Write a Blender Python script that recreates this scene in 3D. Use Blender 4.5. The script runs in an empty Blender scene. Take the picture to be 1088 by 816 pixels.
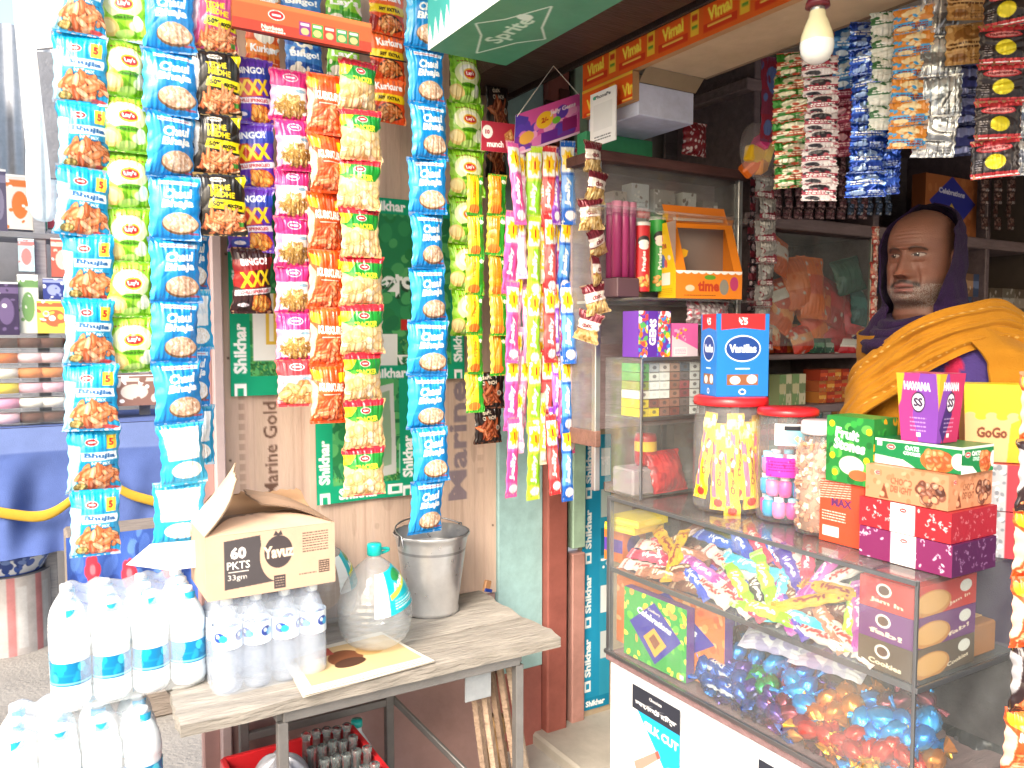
import bpy, math, random
import numpy as np
from mathutils import Matrix, Vector
R = math.radians
PI = math.pi
rng = np.random.default_rng(11)
random.seed(5)
S = bpy.context.scene
COL = S.collection
# ------------------------------------------------------------------ camera frame (used to turn a photo pixel into a point on a real plane)
FPX = 858.0
YAW, PIT, CH = R(31), R(3.5), 1.5
FW = np.array([math.sin(YAW)*math.cos(PIT), math.cos(YAW)*math.cos(PIT), -math.sin(PIT)])
RT = np.array([math.cos(YAW), -math.sin(YAW), 0.0])
UP = np.cross(RT, FW)
CP = np.array([0.0, 0.0, CH])
def pt(px, py, x=None, y=None, z=None, d=None):
    r = FW + RT*(px-544)/FPX + UP*(408-py)/FPX
    if x is not None: t = (x-CP[0])/r[0]
    elif y is not None: t = (y-CP[1])/r[1]
    elif z is not None: t = (z-CP[2])/r[2]
    else: t = d
    return CP + r*t
def depth(p): return float(np.dot(np.asarray(p)-CP, FW))
# ------------------------------------------------------------------ colours
def lin(c):
    if isinstance(c, str):
        c = c.lstrip('#')
        if len(c) == 3: c = ''.join(k*2 for k in c)
        c = [int(c[i:i+2], 16)/255 for i in (0, 2, 4)]
    c = np.array(c, float)
    return np.where(c <= .04045, c/12.92, ((c+.055)/1.055)**2.4)
def srgb(c):
    if isinstance(c, str):
        c = c.lstrip('#')
        if len(c) == 3: c = ''.join(k*2 for k in c)
        return np.array([int(c[i:i+2], 16)/255 for i in (0, 2, 4)])
    return np.array(c, float)
# ------------------------------------------------------------------ lettering -> triangles
_tx = {}
def glyphs(s, bold=0.0, shear=0.0):
    k = (s, bold, shear)
    if k in _tx: return _tx[k]
    cu = bpy.data.curves.new('lettering', 'FONT')
    bold = min(bold, .045)
    cu.body = s; cu.size = 1; cu.resolution_u = 2; cu.offset = bold; cu.shear = shear
    cu.align_x = 'CENTER'
    ob = bpy.data.objects.new('lettering', cu); COL.objects.link(ob)
    bpy.context.view_layer.update()
    me = bpy.data.meshes.new_from_object(ob.evaluated_get(bpy.context.evaluated_depsgraph_get()))
    me.calc_loop_triangles()
    V = np.array([v.co[:2] for v in me.vertices]).reshape(-1, 2)
    T = np.array([t.vertices[:] for t in me.loop_triangles]).reshape(-1, 3)
    bpy.data.objects.remove(ob); bpy.data.curves.remove(cu); bpy.data.meshes.remove(me)
    if len(V):
        V[:, 0] -= (V[:, 0].max()+V[:, 0].min())/2
        V[:, 1] -= (V[:, 1].max()+V[:, 1].min())/2
        V /= max(V[:, 1].max()-V[:, 1].min(), 1e-6)      # unit height
    _tx[k] = (V, T)
    return V, T
# ------------------------------------------------------------------ print artwork drawn in centimetres, baked to vertex colours
class Art:
    def __init__(s, w, h, bg='#ffffff', res=6.0, ss=2):
        s.w, s.h, s.res, s.ss = w, h, res, ss
        s.nu, s.nv = max(3, int(round(w*res))), max(3, int(round(h*res)))
        s.k = s.nu*ss/w; s.ky = s.nv*ss/h
        s.A = np.empty((s.nv*ss, s.nu*ss, 3)); s.A[:] = srgb(bg)
    def _box(s, x0, y0, x1, y1):
        a = max(0, int(x0*s.k)-1); b = min(s.A.shape[1], int(x1*s.k)+2)
        c = max(0, int(y0*s.ky)-1); d = min(s.A.shape[0], int(y1*s.ky)+2)
        if a >= b or c >= d: return None
        X, Y = np.meshgrid((np.arange(a, b)+.5)/s.k, (np.arange(c, d)+.5)/s.ky)
        return a, b, c, d, X, Y
    def _put(s, B, m, c, a=1.0):
        v = s.A[B[2]:B[3], B[0]:B[1]]
        v[m] = v[m]*(1-a)+srgb(c)*a
    def rect(s, x0, y0, x1, y1, c, a=1.0):
        B = s._box(x0, y0, x1, y1)
        if B: s._put(B, (B[4] >= x0) & (B[4] <= x1) & (B[5] >= y0) & (B[5] <= y1), c, a)
        return s
    def ell(s, cx, cy, rx, ry, c, ang=0, a=1.0):
        m = max(rx, ry); B = s._box(cx-m, cy-m, cx+m, cy+m)
        if B:
            ca, sa = math.cos(R(ang)), math.sin(R(ang)); dx, dy = B[4]-cx, B[5]-cy
            s._put(B, ((dx*ca+dy*sa)/rx)**2+((-dx*sa+dy*ca)/ry)**2 <= 1, c, a)
        return s
    def poly(s, P, c, a=1.0):
        P = np.array(P, float); B = s._box(P[:, 0].min(), P[:, 1].min(), P[:, 0].max(), P[:, 1].max())
        if B:
            m = np.zeros(B[4].shape, bool); n = len(P)
            for i in range(n):
                x0, y0 = P[i]; x1, y1 = P[(i+1) % n]
                if y0 == y1: continue
                m ^= ((y0 > B[5]) != (y1 > B[5])) & (B[4] < (x1-x0)*(B[5]-y0)/(y1-y0)+x0)
            s._put(B, m, c, a)
        return s
    def line(s, x0, y0, x1, y1, w, c, a=1.0):
        dx, dy = x1-x0, y1-y0; L = math.hypot(dx, dy) or 1; nx, ny = -dy/L*w/2, dx/L*w/2
        return s.poly([(x0+nx, y0+ny), (x1+nx, y1+ny), (x1-nx, y1-ny), (x0-nx, y0-ny)], c, a)
    def text(s, t, cx, cy, h, c, ang=0, bold=0.02, w=None, out=None, ow=.05, shear=0):
        for bb, cc in (((bold+ow, out),) if out else ())+((bold, c),):
            V, T = glyphs(t, bb, shear)
            if not len(V): continue
            V0 = glyphs(t, bold, shear)[0]
            sx = h if w is None else w/(V0[:, 0].max()-V0[:, 0].min())
            q = V*[sx, -h]; ca, sa = math.cos(R(ang)), math.sin(R(ang))
            q = np.stack([q[:, 0]*ca-q[:, 1]*sa+cx, q[:, 0]*sa+q[:, 1]*ca+cy], 1)
            for tr in T:
                p = q[tr]; B = s._box(p[:, 0].min(), p[:, 1].min(), p[:, 0].max(), p[:, 1].max())
                if not B: continue
                X, Y = B[4], B[5]
                e = [(p[(i+1) % 3, 0]-p[i, 0])*(Y-p[i, 1])-(p[(i+1) % 3, 1]-p[i, 1])*(X-p[i, 0]) for i in range(3)]
                s._put(B, ((e[0] >= 0) & (e[1] >= 0) & (e[2] >= 0)) | ((e[0] <= 0) & (e[1] <= 0) & (e[2] <= 0)), cc)
        return s
    def food(s, cx, cy, rx, ry, pal, size=.5, el=3.0, n=120, edge='#5a2a10', seed=1):
        g = np.random.default_rng(seed)
        for i in range(n):
            r, t = math.sqrt(g.random()), g.random()*2*PI
            x, y, a = cx+rx*r*math.cos(t), cy+ry*r*math.sin(t), g.random()*180
            z = size*(.7+.6*g.random())
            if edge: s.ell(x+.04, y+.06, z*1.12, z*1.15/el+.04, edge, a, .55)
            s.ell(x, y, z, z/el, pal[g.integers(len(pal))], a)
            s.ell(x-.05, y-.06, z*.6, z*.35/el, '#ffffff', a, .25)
        return s
    def specks(s, x0, y0, x1, y1, pal, n=60, r=.2, seed=1, el=1.0):
        g = np.random.default_rng(seed)
        for i in range(n):
            s.ell(x0+(x1-x0)*g.random(), y0+(y1-y0)*g.random(), r*(.5+g.random()), r*(.5+g.random())/el, pal[g.integers(len(pal))], g.random()*180)
        return s
    def lines(s, x0, y0, x1, y1, n, c, h=.14, seed=1, a=1.0):      # small print: broken rows
        g = np.random.default_rng(seed)
        for i in range(n):
            y = y0+(y1-y0)*(i+.5)/n; x = x0
            while x < x1-.1:
                L = min(.25+.7*g.random(), x1-x); s.rect(x, y-h/2, x+L, y+h/2, c, a); x += L+.15
        return s
    def img(s):
        a = s.A.reshape(s.nv, s.ss, s.nu, s.ss, 3).mean((1, 3))
        return lin(a)
# ------------------------------------------------------------------ mesh collector
class MB:
    def __init__(s): s.V, s.C, s.L, s.N, s.MI, s.SM, s.n = [], [], [], [], [], [], 0
    def add(s, V, F, c, mi=0, sm=False, xf=None):
        V = np.asarray(V, float).reshape(-1, 3)
        if xf is not None:
            A = np.array(xf); V = V@A[:3, :3].T+A[:3, 3]
        c = np.asarray(c if not isinstance(c, str) else lin(c), float)
        if c.ndim == 1: c = np.tile(c, (len(V), 1))
        if isinstance(F, np.ndarray):
            s.L.append((F+s.n).ravel()); s.N.append(np.full(len(F), F.shape[1])); m = len(F)
        else:
            s.L.append(np.array([i+s.n for f in F for i in f], int)); s.N.append(np.array([len(f) for f in F])); m = len(F)
        s.V.append(V); s.C.append(c.reshape(-1, 3)); s.MI.append(np.full(m, mi)); s.SM.append(np.full(m, sm)); s.n += len(V)
        return s
    def grid(s, V, c, mi=0, sm=True, wrap=False, flip=False, xf=None):
        nv, nu = V.shape[:2]; I = np.arange(nv*nu).reshape(nv, nu)
        if wrap: I = np.concatenate([I, I[:, :1]], 1)
        F = np.stack([I[:-1, :-1], I[1:, :-1], I[1:, 1:], I[:-1, 1:]], -1).reshape(-1, 4)
        if flip: F = F[:, ::-1]
        if not isinstance(c, str):
            c = np.asarray(c, float)
            if c.ndim == 3: c = c.reshape(-1, 3)
        return s.add(V.reshape(-1, 3), F, c, mi, sm, xf)
    def box(s, c, size, col, bev=.002, mi=0, xf=None, taper=1.0):
        hx, hy, hz = [k/2 for k in size]; b = min(bev, hx*.45, hy*.45, hz*.45)
        V = []
        for sx in (-1, 1):
            for sy in (-1, 1):
                for sz in (-1, 1):
                    t = taper if sz < 0 else 1
                    V += [(sx*hx*t, sy*(hy-b)*t, sz*(hz-b)), (sx*(hx-b)*t, sy*hy*t, sz*(hz-b)), (sx*(hx-b)*t, sy*(hy-b)*t, sz*hz)]
        def i(sx, sy, sz, k): return ((sx > 0)*4+(sy > 0)*2+(sz > 0))*3+k
        F = []
        for a in (-1, 1):
            F.append([i(a, -1, -1, 0), i(a, 1, -1, 0), i(a, 1, 1, 0), i(a, -1, 1, 0)][::a])
            F.append([i(-1, a, -1, 1), i(-1, a, 1, 1), i(1, a, 1, 1), i(1, a, -1, 1)][::a])
            F.append([i(-1, -1, a, 2), i(1, -1, a, 2), i(1, 1, a, 2), i(-1, 1, a, 2)][::a])
        for a in (-1, 1):
            for e in (-1, 1):
                F.append([i(a, e, -1, 0), i(a, e, -1, 1), i(a, e, 1, 1), i(a, e, 1, 0)][::a*e])
                F.append([i(a, -1, e, 0), i(a, 1, e, 0), i(a, 1, e, 2), i(a, -1, e, 2)][::a*e])
                F.append([i(-1, a, e, 1), i(-1, a, e, 2), i(1, a, e, 2), i(1, a, e, 1)][::a*e])
        for x in (-1, 1):
            for y in (-1, 1):
                for z in (-1, 1): F.append([i(x, y, z, 0), i(x, y, z, 1), i(x, y, z, 2)][::x*y*z])
        V = np.array(V)+np.array(c)
        return s.add(V, F, col, mi, False, xf)
    def lathe(s, prof, col, n=24, mi=0, sm=True, xf=None, c=(0, 0, 0)):      # prof: (r, z) top to bottom
        a = np.linspace(0, 2*PI, n, endpoint=False); p = np.array(prof, float)
        V = np.stack([np.outer(p[:, 0], np.cos(a))+c[0], np.outer(p[:, 0], np.sin(a))+c[1], np.outer(p[:, 1], np.ones(n))+c[2]], -1)
        if not isinstance(col, str) and np.ndim(col) == 2: col = np.repeat(np.asarray(col)[:, None], n, 1)
        return s.grid(V, col, mi, sm, True, False, xf)
    def tube(s, P, r, col, n=8, mi=0, sm=True, xf=None):
        P = np.array(P, float); m = len(P); r = np.full(m, r) if np.ndim(r) == 0 else np.array(r, float)
        T = np.gradient(P, axis=0); T /= np.linalg.norm(T, axis=1)[:, None]+1e-9
        u = np.cross(T[0], [0, 0, 1.]); u = np.array([1., 0, 0]) if np.linalg.norm(u) < .1 else u/np.linalg.norm(u)
        a = np.linspace(0, 2*PI, n, endpoint=False); rows = []
        for k in range(m):
            u = u-T[k]*np.dot(u, T[k]); u /= np.linalg.norm(u)+1e-9; w = np.cross(T[k], u)
            rows.append(P[k]+r[k]*(np.outer(np.cos(a), u)+np.outer(np.sin(a), w)))
        s.grid(np.array(rows), col, mi, sm, True, True, xf)
        s.add(rows[0], [list(range(n))[::-1]], col, mi, False, xf); s.add(rows[-1], [list(range(n))], col, mi, False, xf)
        return s
    def sphere(s, c, r, col, n=16, mi=0, xf=None):
        r = np.array([r]*3 if np.ndim(r) == 0 else r, float); t = np.linspace(.001, PI-.001, n//2+1); a = np.linspace(0, 2*PI, n, endpoint=False)
        V = np.stack([np.outer(np.sin(t), np.cos(a))*r[0]+c[0], np.outer(np.sin(t), np.sin(a))*r[1]+c[1], np.outer(np.cos(t), np.ones(n))*r[2]+c[2]], -1)
        return s.grid(V, col, mi, True, True, False, xf)
    def prism(s, P, y0, y1, col, mi=0, xf=None):      # outline in x,z extruded along y
        P = np.array(P, float); n = len(P)
        if sum(P[i, 0]*P[(i+1) % n, 1]-P[(i+1) % n, 0]*P[i, 1] for i in range(n)) < 0: P = P[::-1]
        V = [(x, y0, z) for x, z in P]+[(x, y1, z) for x, z in P]
        F = [list(range(n)), list(range(n, 2*n))[::-1]]+[[(i+1) % n, i, i+n, (i+1) % n+n] for i in range(n)]
        return s.add(V, F, col, mi, False, xf)
    def sheet(s, art, f, mi=0, sm=True, flip=False, xf=None):       # art on any surface f(u, v) -> xyz, v downwards
        U, W = np.meshgrid((np.arange(art.nu))/(art.nu-1), (np.arange(art.nv))/(art.nv-1))
        x, y, z = f(U, W); V = np.stack([x+0*U, y+0*U, z+0*U], -1)
        return s.grid(V, art.img(), mi, sm, False, flip, xf)
    def build(s, name, mats, parent=None, loc=(0, 0, 0), rot=(0, 0, 0)):
        me = bpy.data.meshes.new(name)
        V = np.concatenate(s.V); L = np.concatenate(s.L); N = np.concatenate(s.N)
        me.vertices.add(len(V)); me.vertices.foreach_set('co', V.ravel())
        me.loops.add(len(L)); me.loops.foreach_set('vertex_index', L.astype(np.int32))
        me.polygons.add(len(N)); me.polygons.foreach_set('loop_start', np.concatenate([[0], np.cumsum(N)[:-1]]).astype(np.int32))
        me.polygons.foreach_set('material_index', np.concatenate(s.MI).astype(np.int32))
        me.update(calc_edges=True)
        me.polygons.foreach_set('use_smooth', np.concatenate(s.SM))
        at = me.color_attributes.new('Col', 'FLOAT_COLOR', 'POINT')
        C = np.concatenate(s.C); at.data.foreach_set('color', np.concatenate([C, np.ones((len(C), 1))], 1).ravel())
        for m in (mats if isinstance(mats, (list, tuple)) else [mats]): me.materials.append(MAT[m])
        o = bpy.data.objects.new(name, me); COL.objects.link(o)
        o.location = loc; o.rotation_euler = rot
        if parent: o.parent = parent
        return o
def xf(loc=(0, 0, 0), rot=(0, 0, 0), sc=1.0):
    return Matrix.LocRotScale(Vector(loc), __import__('mathutils').Euler(rot), Vector([sc]*3 if np.ndim(sc) == 0 else sc))
def tag(o, label, cat, group=None, kind=None):
    o['label'] = label; o['category'] = cat
    if group: o['group'] = group
    if kind: o['kind'] = kind
    return o
def thing(name, label, cat, loc=(0, 0, 0), rot=(0, 0, 0), group=None):
    o = bpy.data.objects.new(name, None); COL.objects.link(o); o.empty_display_size = .05
    o.location = loc; o.rotation_euler = rot
    return tag(o, label, cat, group)
def struct(o): o['kind'] = 'structure'; return o
def copy_tree(o, parent=None):
    c = o.copy(); COL.objects.link(c); c.parent = parent
    for ch in [k for k in bpy.data.objects if k.parent == o]: copy_tree(ch, c)
    return c
def artbox(m, w, d, h, front=None, right=None, top=None, left=None, side='#cccccc', xfm=None, tp=1.0, mi=0, back=True):
    """carton: base on z=0, front faces -y; printed faces are dense sheets, tp tapers the foot"""
    a, b = w/2, d/2; at, bt = a*tp, b*tp
    def q(p00, p10, p11, p01, art, fill):
        P = [np.array(k, float) for k in (p00, p10, p11, p01)]
        if art is None: m.add(P, [[0, 1, 2, 3]], fill, mi, False, xfm); return
        m.sheet(art, lambda U, W: tuple((P[0][k]*(1-U)*(1-W)+P[1][k]*(1-U)*W+P[2][k]*U*W+P[3][k]*U*(1-W)) for k in range(3)), mi, False, False, xfm)
    q((-a, -b, h), (-at, -bt, 0), (at, -bt, 0), (a, -b, h), front, side)
    q((a, -b, h), (at, -bt, 0), (at, bt, 0), (a, b, h), right, side)
    q((-a, b, h), (-at, bt, 0), (-at, -bt, 0), (-a, -b, h), left, side)
    q((a, b, h), (at, bt, 0), (-at, bt, 0), (-a, b, h), None, side)
    q((-a, b, h), (-a, -b, h), (a, -b, h), (a, b, h), top, side)
    q((-at, -bt, 0), (-at, bt, 0), (at, bt, 0), (at, -bt, 0), None, side)
    return m
def fnoise(U, W, seed, f=3, oct=3):
    g = np.random.default_rng(seed); r = 0*U
    for o in range(oct):
        for k in range(3):
            a = g.random()*2*PI; q = f*2**o*(.6+.8*g.random())
            r = r+np.sin((U*math.cos(a)+W*math.sin(a))*q*2*PI+g.random()*7)/(2**o*3)
    return r
# ------------------------------------------------------------------ materials (all procedural)
MAT = {}
def mat(name, rough=.5, metal=0.0, coat=0.0, spec=.5, bump=0.0, bs=60.0, var=.08, vs=8.0, trans=0.0, ior=1.45, alpha=1.0, sss=0.0, rvar=0.0, stretch=None, sheen=0, milk=0):
    m = bpy.data.materials.new(name); m.use_nodes = True; nt = m.node_tree; N = nt.nodes; Lk = nt.links.new
    b = N['Principled BSDF']
    at = N.new('ShaderNodeAttribute'); at.attribute_name = 'Col'
    tc = N.new('ShaderNodeTexCoord'); vec = tc.outputs['Object']
    if stretch:
        mp = N.new('ShaderNodeMapping'); mp.inputs['Scale'].default_value = stretch; Lk(vec, mp.inputs[0]); vec = mp.outputs[0]
    no = N.new('ShaderNodeTexNoise'); no.inputs['Scale'].default_value = vs; no.inputs['Detail'].default_value = 6; no.inputs['Roughness'].default_value = .65
    Lk(vec, no.inputs['Vector'])
    mr = N.new('ShaderNodeMapRange'); mr.inputs[1].default_value = .25; mr.inputs[2].default_value = .75
    mr.inputs[3].default_value = 1-var; mr.inputs[4].default_value = 1+var*.6; Lk(no.outputs[0], mr.inputs[0])
    mx = N.new('ShaderNodeVectorMath'); mx.operation = 'SCALE'; Lk(at.outputs['Color'], mx.inputs[0]); Lk(mr.outputs[0], mx.inputs['Scale'])
    Lk(mx.outputs[0], b.inputs['Base Color'])
    b.inputs['Roughness'].default_value = rough; b.inputs['Metallic'].default_value = metal
    b.inputs['Coat Weight'].default_value = coat; b.inputs['Coat Roughness'].default_value = .08
    b.inputs['Specular IOR Level'].default_value = spec; b.inputs['IOR'].default_value = ior
    b.inputs['Transmission Weight'].default_value = trans; b.inputs['Alpha'].default_value = alpha
    b.inputs['Sheen Weight'].default_value = sheen
    if sss: b.inputs['Subsurface Weight'].default_value = sss; b.inputs['Subsurface Scale'].default_value = .01
    if rvar:
        r2 = N.new('ShaderNodeMapRange'); r2.inputs[3].default_value = max(.02, rough-rvar); r2.inputs[4].default_value = rough+rvar
        n2 = N.new('ShaderNodeTexNoise'); n2.inputs['Scale'].default_value = vs*2.3; Lk(vec, n2.inputs['Vector']); Lk(n2.outputs[0], r2.inputs[0]); Lk(r2.outputs[0], b.inputs['Roughness'])
    if bump:
        n3 = N.new('ShaderNodeTexNoise'); n3.inputs['Scale'].default_value = bs; n3.inputs['Detail'].default_value = 3; Lk(vec, n3.inputs['Vector'])
        bp = N.new('ShaderNodeBump'); bp.inputs['Strength'].default_value = 1; bp.inputs['Distance'].default_value = bump
        Lk(n3.outputs[0], bp.inputs['Height']); Lk(bp.outputs[0], b.inputs['Normal'])
    if milk:
        df = N.new('ShaderNodeBsdfDiffuse'); df.inputs[0].default_value = (.9, .93, .96, 1); y = N.new('ShaderNodeMixShader'); y.inputs[0].default_value = milk
        Lk(b.outputs[0], y.inputs[1]); Lk(df.outputs[0], y.inputs[2]); Lk(y.outputs[0], N['Material Output'].inputs[0])
    MAT[name] = m
    return m
mat('film', .30, 0, .25, .5, .0016, 34, .05, 20)
mat('foil', .24, .62, .3, .5, .0016, 60, .05, 20)
mat('foil_soft', .34, .35, .2, .5, .0016, 60, .05, 20)
mat('card', .45, 0, .12, .5, .0002, 120, .05, 12)
mat('paper', .8, 0, 0, .3, .0004, 40, .05, 10)
mat('kraft', .85, 0, 0, .2, .0004, 150, .10, 14)
mat('plastic', .32, 0, .1, .5, .0002, 90, .04, 10)
mat('rubber', .6, 0, 0, .3, .0004, 90, .06, 10)
mat('paint', .5, 0, .05, .4, .0012, 22, .16, 6, rvar=.12)
mat('paint_worn', .62, 0, 0, .4, .0022, 30, .28, 9, rvar=.12)
mat('plaster', .85, 0, 0, .3, .003, 18, .22, 5)
mat('plywood', .75, 0, 0, .3, .0012, 40, .20, 5, stretch=(3, 3, .5), rvar=.1)
mat('wood', .85, 0, 0, .3, .007, 22, .34, 9, stretch=(.9, 5, 5), rvar=.12)
mat('wood_dark', .55, 0, .05, .4, .002, 30, .35, 8, stretch=(.8, 5, 5), rvar=.12)
mat('metal', .34, .85, 0, .5, .0006, 120, .10, 16, rvar=.08)
mat('metal_worn', .5, .5, 0, .5, .0012, 80, .2, 14, rvar=.14)
mat('cloth', .9, 0, 0, .2, .0016, 240, .14, 8, sheen=.05)
mat('wool', .95, 0, 0, .2, .003, 190, .16, 10, sheen=.04)
mat('skin', .50, 0, 0, .45, .0011, 330, .10, 22, sss=.12)
mat('asphalt', .9, 0, 0, .3, .006, 60, .3, 3)
mat('food', .7, 0, 0, .4, .001, 200, .15, 60)
mat('porcelain', .25, 0, .3, .5, 0, 50, .02, 10)
mat('bottle_glass', .06, 0, 0, .5, .0, 10, 0, 5, trans=.85, ior=1.4)
def clear(name, tint=(1, 1, 1), fr=1.45, rough=.03, film=0.0, filmcol=(.8, .85, .9), bump=0.0, bs=30):
    """thin clear sheet: see-through + mirror by Fresnel, with an optional milky share"""
    m = bpy.data.materials.new(name); m.use_nodes = True; nt = m.node_tree; N = nt.nodes; Lk = nt.links.new
    N.remove(N['Principled BSDF']); out = N['Material Output']
    t = N.new('ShaderNodeBsdfTransparent'); t.inputs[0].default_value = (*tint, 1)
    g = N.new('ShaderNodeBsdfGlossy'); g.inputs['Roughness'].default_value = rough
    lw = N.new('ShaderNodeLayerWeight'); lw.inputs[0].default_value = .5
    pw = N.new('ShaderNodeMath'); pw.operation = 'POWER'; pw.inputs[1].default_value = 5; Lk(lw.outputs['Facing'], pw.inputs[0])
    f = N.new('ShaderNodeMapRange'); f0 = ((fr-1)/(fr+1))**2; f.inputs[3].default_value = f0; f.inputs[4].default_value = .85; Lk(pw.outputs[0], f.inputs[0])
    x = N.new('ShaderNodeMixShader'); Lk(f.outputs[0], x.inputs[0]); Lk(t.outputs[0], x.inputs[1]); Lk(g.outputs[0], x.inputs[2])
    res = x
    if film:
        d = N.new('ShaderNodeBsdfDiffuse'); d.inputs[0].default_value = (*filmcol, 1)
        no = N.new('ShaderNodeTexNoise'); no.inputs['Scale'].default_value = 9; no.inputs['Detail'].default_value = 5
        tc = N.new('ShaderNodeTexCoord'); Lk(tc.outputs['Object'], no.inputs['Vector'])
        mr = N.new('ShaderNodeMapRange'); mr.inputs[1].default_value = .3; mr.inputs[2].default_value = .7; mr.inputs[3].default_value = film*.6; mr.inputs[4].default_value = film*1.4
        Lk(no.outputs[0], mr.inputs[0])
        y = N.new('ShaderNodeMixShader'); Lk(mr.outputs[0], y.inputs[0]); Lk(x.outputs[0], y.inputs[1]); Lk(d.outputs[0], y.inputs[2]); res = y
    if bump:
        tc = N.new('ShaderNodeTexCoord'); n3 = N.new('ShaderNodeTexNoise'); n3.inputs['Scale'].default_value = bs; Lk(tc.outputs['Object'], n3.inputs['Vector'])
        bp = N.new('ShaderNodeBump'); bp.inputs['Distance'].default_value = bump; Lk(n3.outputs[0], bp.inputs['Height'])
        Lk(bp.outputs[0], g.inputs['Normal']); Lk(bp.outputs[0], lw.inputs['Normal'])
    Lk(res.outputs[0], out.inputs['Surface']); MAT[name] = m
clear('glass', (.96, .98, .975), 1.6, .02, .05, (.75, .78, .78))
clear('jar_plastic', (.95, .95, .96), 1.35, .12, .10, (.85, .85, .88), .002, 30)
clear('water', (.88, .92, .95), 1.7, .03, .13, (.92, .96, 1.0), .006, 22)
clear('shrink_film', (.95, .97, 1.0), 1.5, .12, .22, (.80, .87, .98), .006, 26)
clear('shrink_white', (.98, .99, 1.0), 1.6, .10, .24, (.9, .94, .97), .006, 26)
clear('dusty_glass', (.92, .93, .93), 1.5, .05, .08, (.65, .65, .65))
clear('poly_bag', (.9, .95, 1.0), 1.45, .2, .45, (.75, .88, .98), .01, 20)
# ================================================================== SETTING
GZ = -.12
m = MB()
g = np.linspace(-1, 1, 60); X, Y = np.meshgrid(np.sign(g)*np.abs(g)**3*400, np.sign(g[::-1])*np.abs(g[::-1])**3*400)
m.grid(np.stack([X, Y, np.full_like(X, GZ)], -1), lin('#96938f'), sm=True)
struct(m.build('ground', 'asphalt'))
m = MB()      # concrete step in front of the shop
m.box((1.95, 1.6, GZ+.035), (1.1, 2.6, .07), '#b9b5ae', .01)
struct(m.build('pavement', 'plaster'))
m = MB(); m.box((2.9, .9, GZ+.06), (2.6, 3.6, .11), '#b5afa4', .01); struct(m.build('shop_floor', 'plaster'))

# ---- side wall behind the bench (plane y = 2.52)
WY = 2.52
wx = lambda px, py=500: pt(px, py, y=WY)[0]
sw = thing('side_wall', 'pinkish plywood side wall behind the bench and the hanging snack strips', 'wall', (.9, WY, GZ))
def onwall(mb, name, mt): return mb.build(name, mt, sw, (-.9, -WY, -GZ))
x0, x1 = wx(240), wx(527)
WT = 2.75
A = Art((x1-x0)*100, (WT-.56)*100, '#d2b8a6', 2.6)
def wc(px, py):
    p = pt(px, py, y=WY); return (p[0]-x0)*100, (WT-p[2])*100
for k in range(60):      # grain streaks
    xx = rng.random()*A.w; A.rect(xx, 0, xx+.3+rng.random()*1.2, A.h, '#a8877a' if k % 2 else '#d2b6aa', .20)
for k in range(26):
    xx, yy = rng.random()*A.w, rng.random()*A.h; A.ell(xx, yy, .5+2.5*rng.random(), 1+6*rng.random(), ['#8f7466', '#dccabe', '#7c6458'][k % 3], 0, .18)
for xx in (1.5, A.w*.35, A.w*.7, A.w-1.5):
    for yy in range(8, int(A.h), 31): A.ell(xx, yy, .35, .35, '#5a4a42')
a, b = wc(288, 470); A.text('Marine Gold', a, b+2, 4.3, '#6e5347', -90, .015)
a, b = wc(258, 480); [A.rect(a-.8, b-18+q*3.1, a+.8, b-16+q*3.1, '#9a7d70', .45) for q in range(11)]
a, b = wc(486, 480); A.text('Marine', a, b-4, 7.5, '#8f8088', -90, .03, w=42)
a, b = wc(510, 470); [A.rect(a-1.2, b-14+q*4.6, a+1.2, b-12+q*4.6, '#a88b7e', .35) for q in range(6)]
m = MB()
m.sheet(A, lambda U, W: (x0+U*(x1-x0), WY+0*U, WT-W*(WT-.56)), 0, False)
m.box(((x0+x1)/2, WY+.012, (WT+.56)/2), (x1-x0, .02, WT-.56-.004), '#b58f80', .001)
onwall(m, 'plywood_panel', 'plywood')
m = MB(); m.box(((x0+x1)/2, WY+.03, (.555+GZ)/2), (x1-x0, .05, .555-GZ), '#a98a86', .003); onwall(m, 'plinth', 'plaster')
m = MB(); m.box((wx(233), WY-.004, 1.32), (.03, .05, 2.86), '#d9c2c0', .004); m.box((wx(219), WY+.02, 1.32), (.05, .04, 2.86), '#c49c96', .004); onwall(m, 'corner_batten', 'paint')
m = MB(); xa, xb = wx(527), wx(575); m.box(((xa+xb)/2, WY+.0, 1.5), (xb-xa-.004, .03, 2.5), '#9fc3c4', .003); m.box(((xa+xb)/2, WY+.004, .1), (xb-xa-.004, .03, .3-GZ), '#a0625a', .003)
onwall(m, 'painted_board', 'paint_worn')
m = MB(); xc = wx(597); m.box(((xb+xc)/2, WY-.01, 1.3), (xc-xb-.003, .07, 2.84), '#9a5a50', .006); onwall(m, 'door_post', 'paint_worn')
m = MB(); xd = wx(604); m.box(((xc+xd)/2, WY+.02, 1.3), (xd-xc, .04, 2.84), '#17140f', .001); onwall(m, 'gap_shade_strip', 'rubber')  # black strip stands in for the shade in the gap beside the post
m = MB(); xe = wx(618)
m.box(((xd+xe)/2, WY-.006, 1.68), (xe-xd-.002, .05, 2.0), '#a9c7b0', .004); m.box(((xd+xe)/2, WY-.004, .27), (xe-xd-.002, .052, .78), '#b98a80', .004); onwall(m, 'jamb', 'paint_worn')
m = MB(); xf_ = wx(700); m.box(((xe+xf_)/2, WY+.01, 1.3), (xf_-xe-.002, .04, 2.84), '#b9a78e', .004); onwall(m, 'end_board', 'paint_worn')
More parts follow.
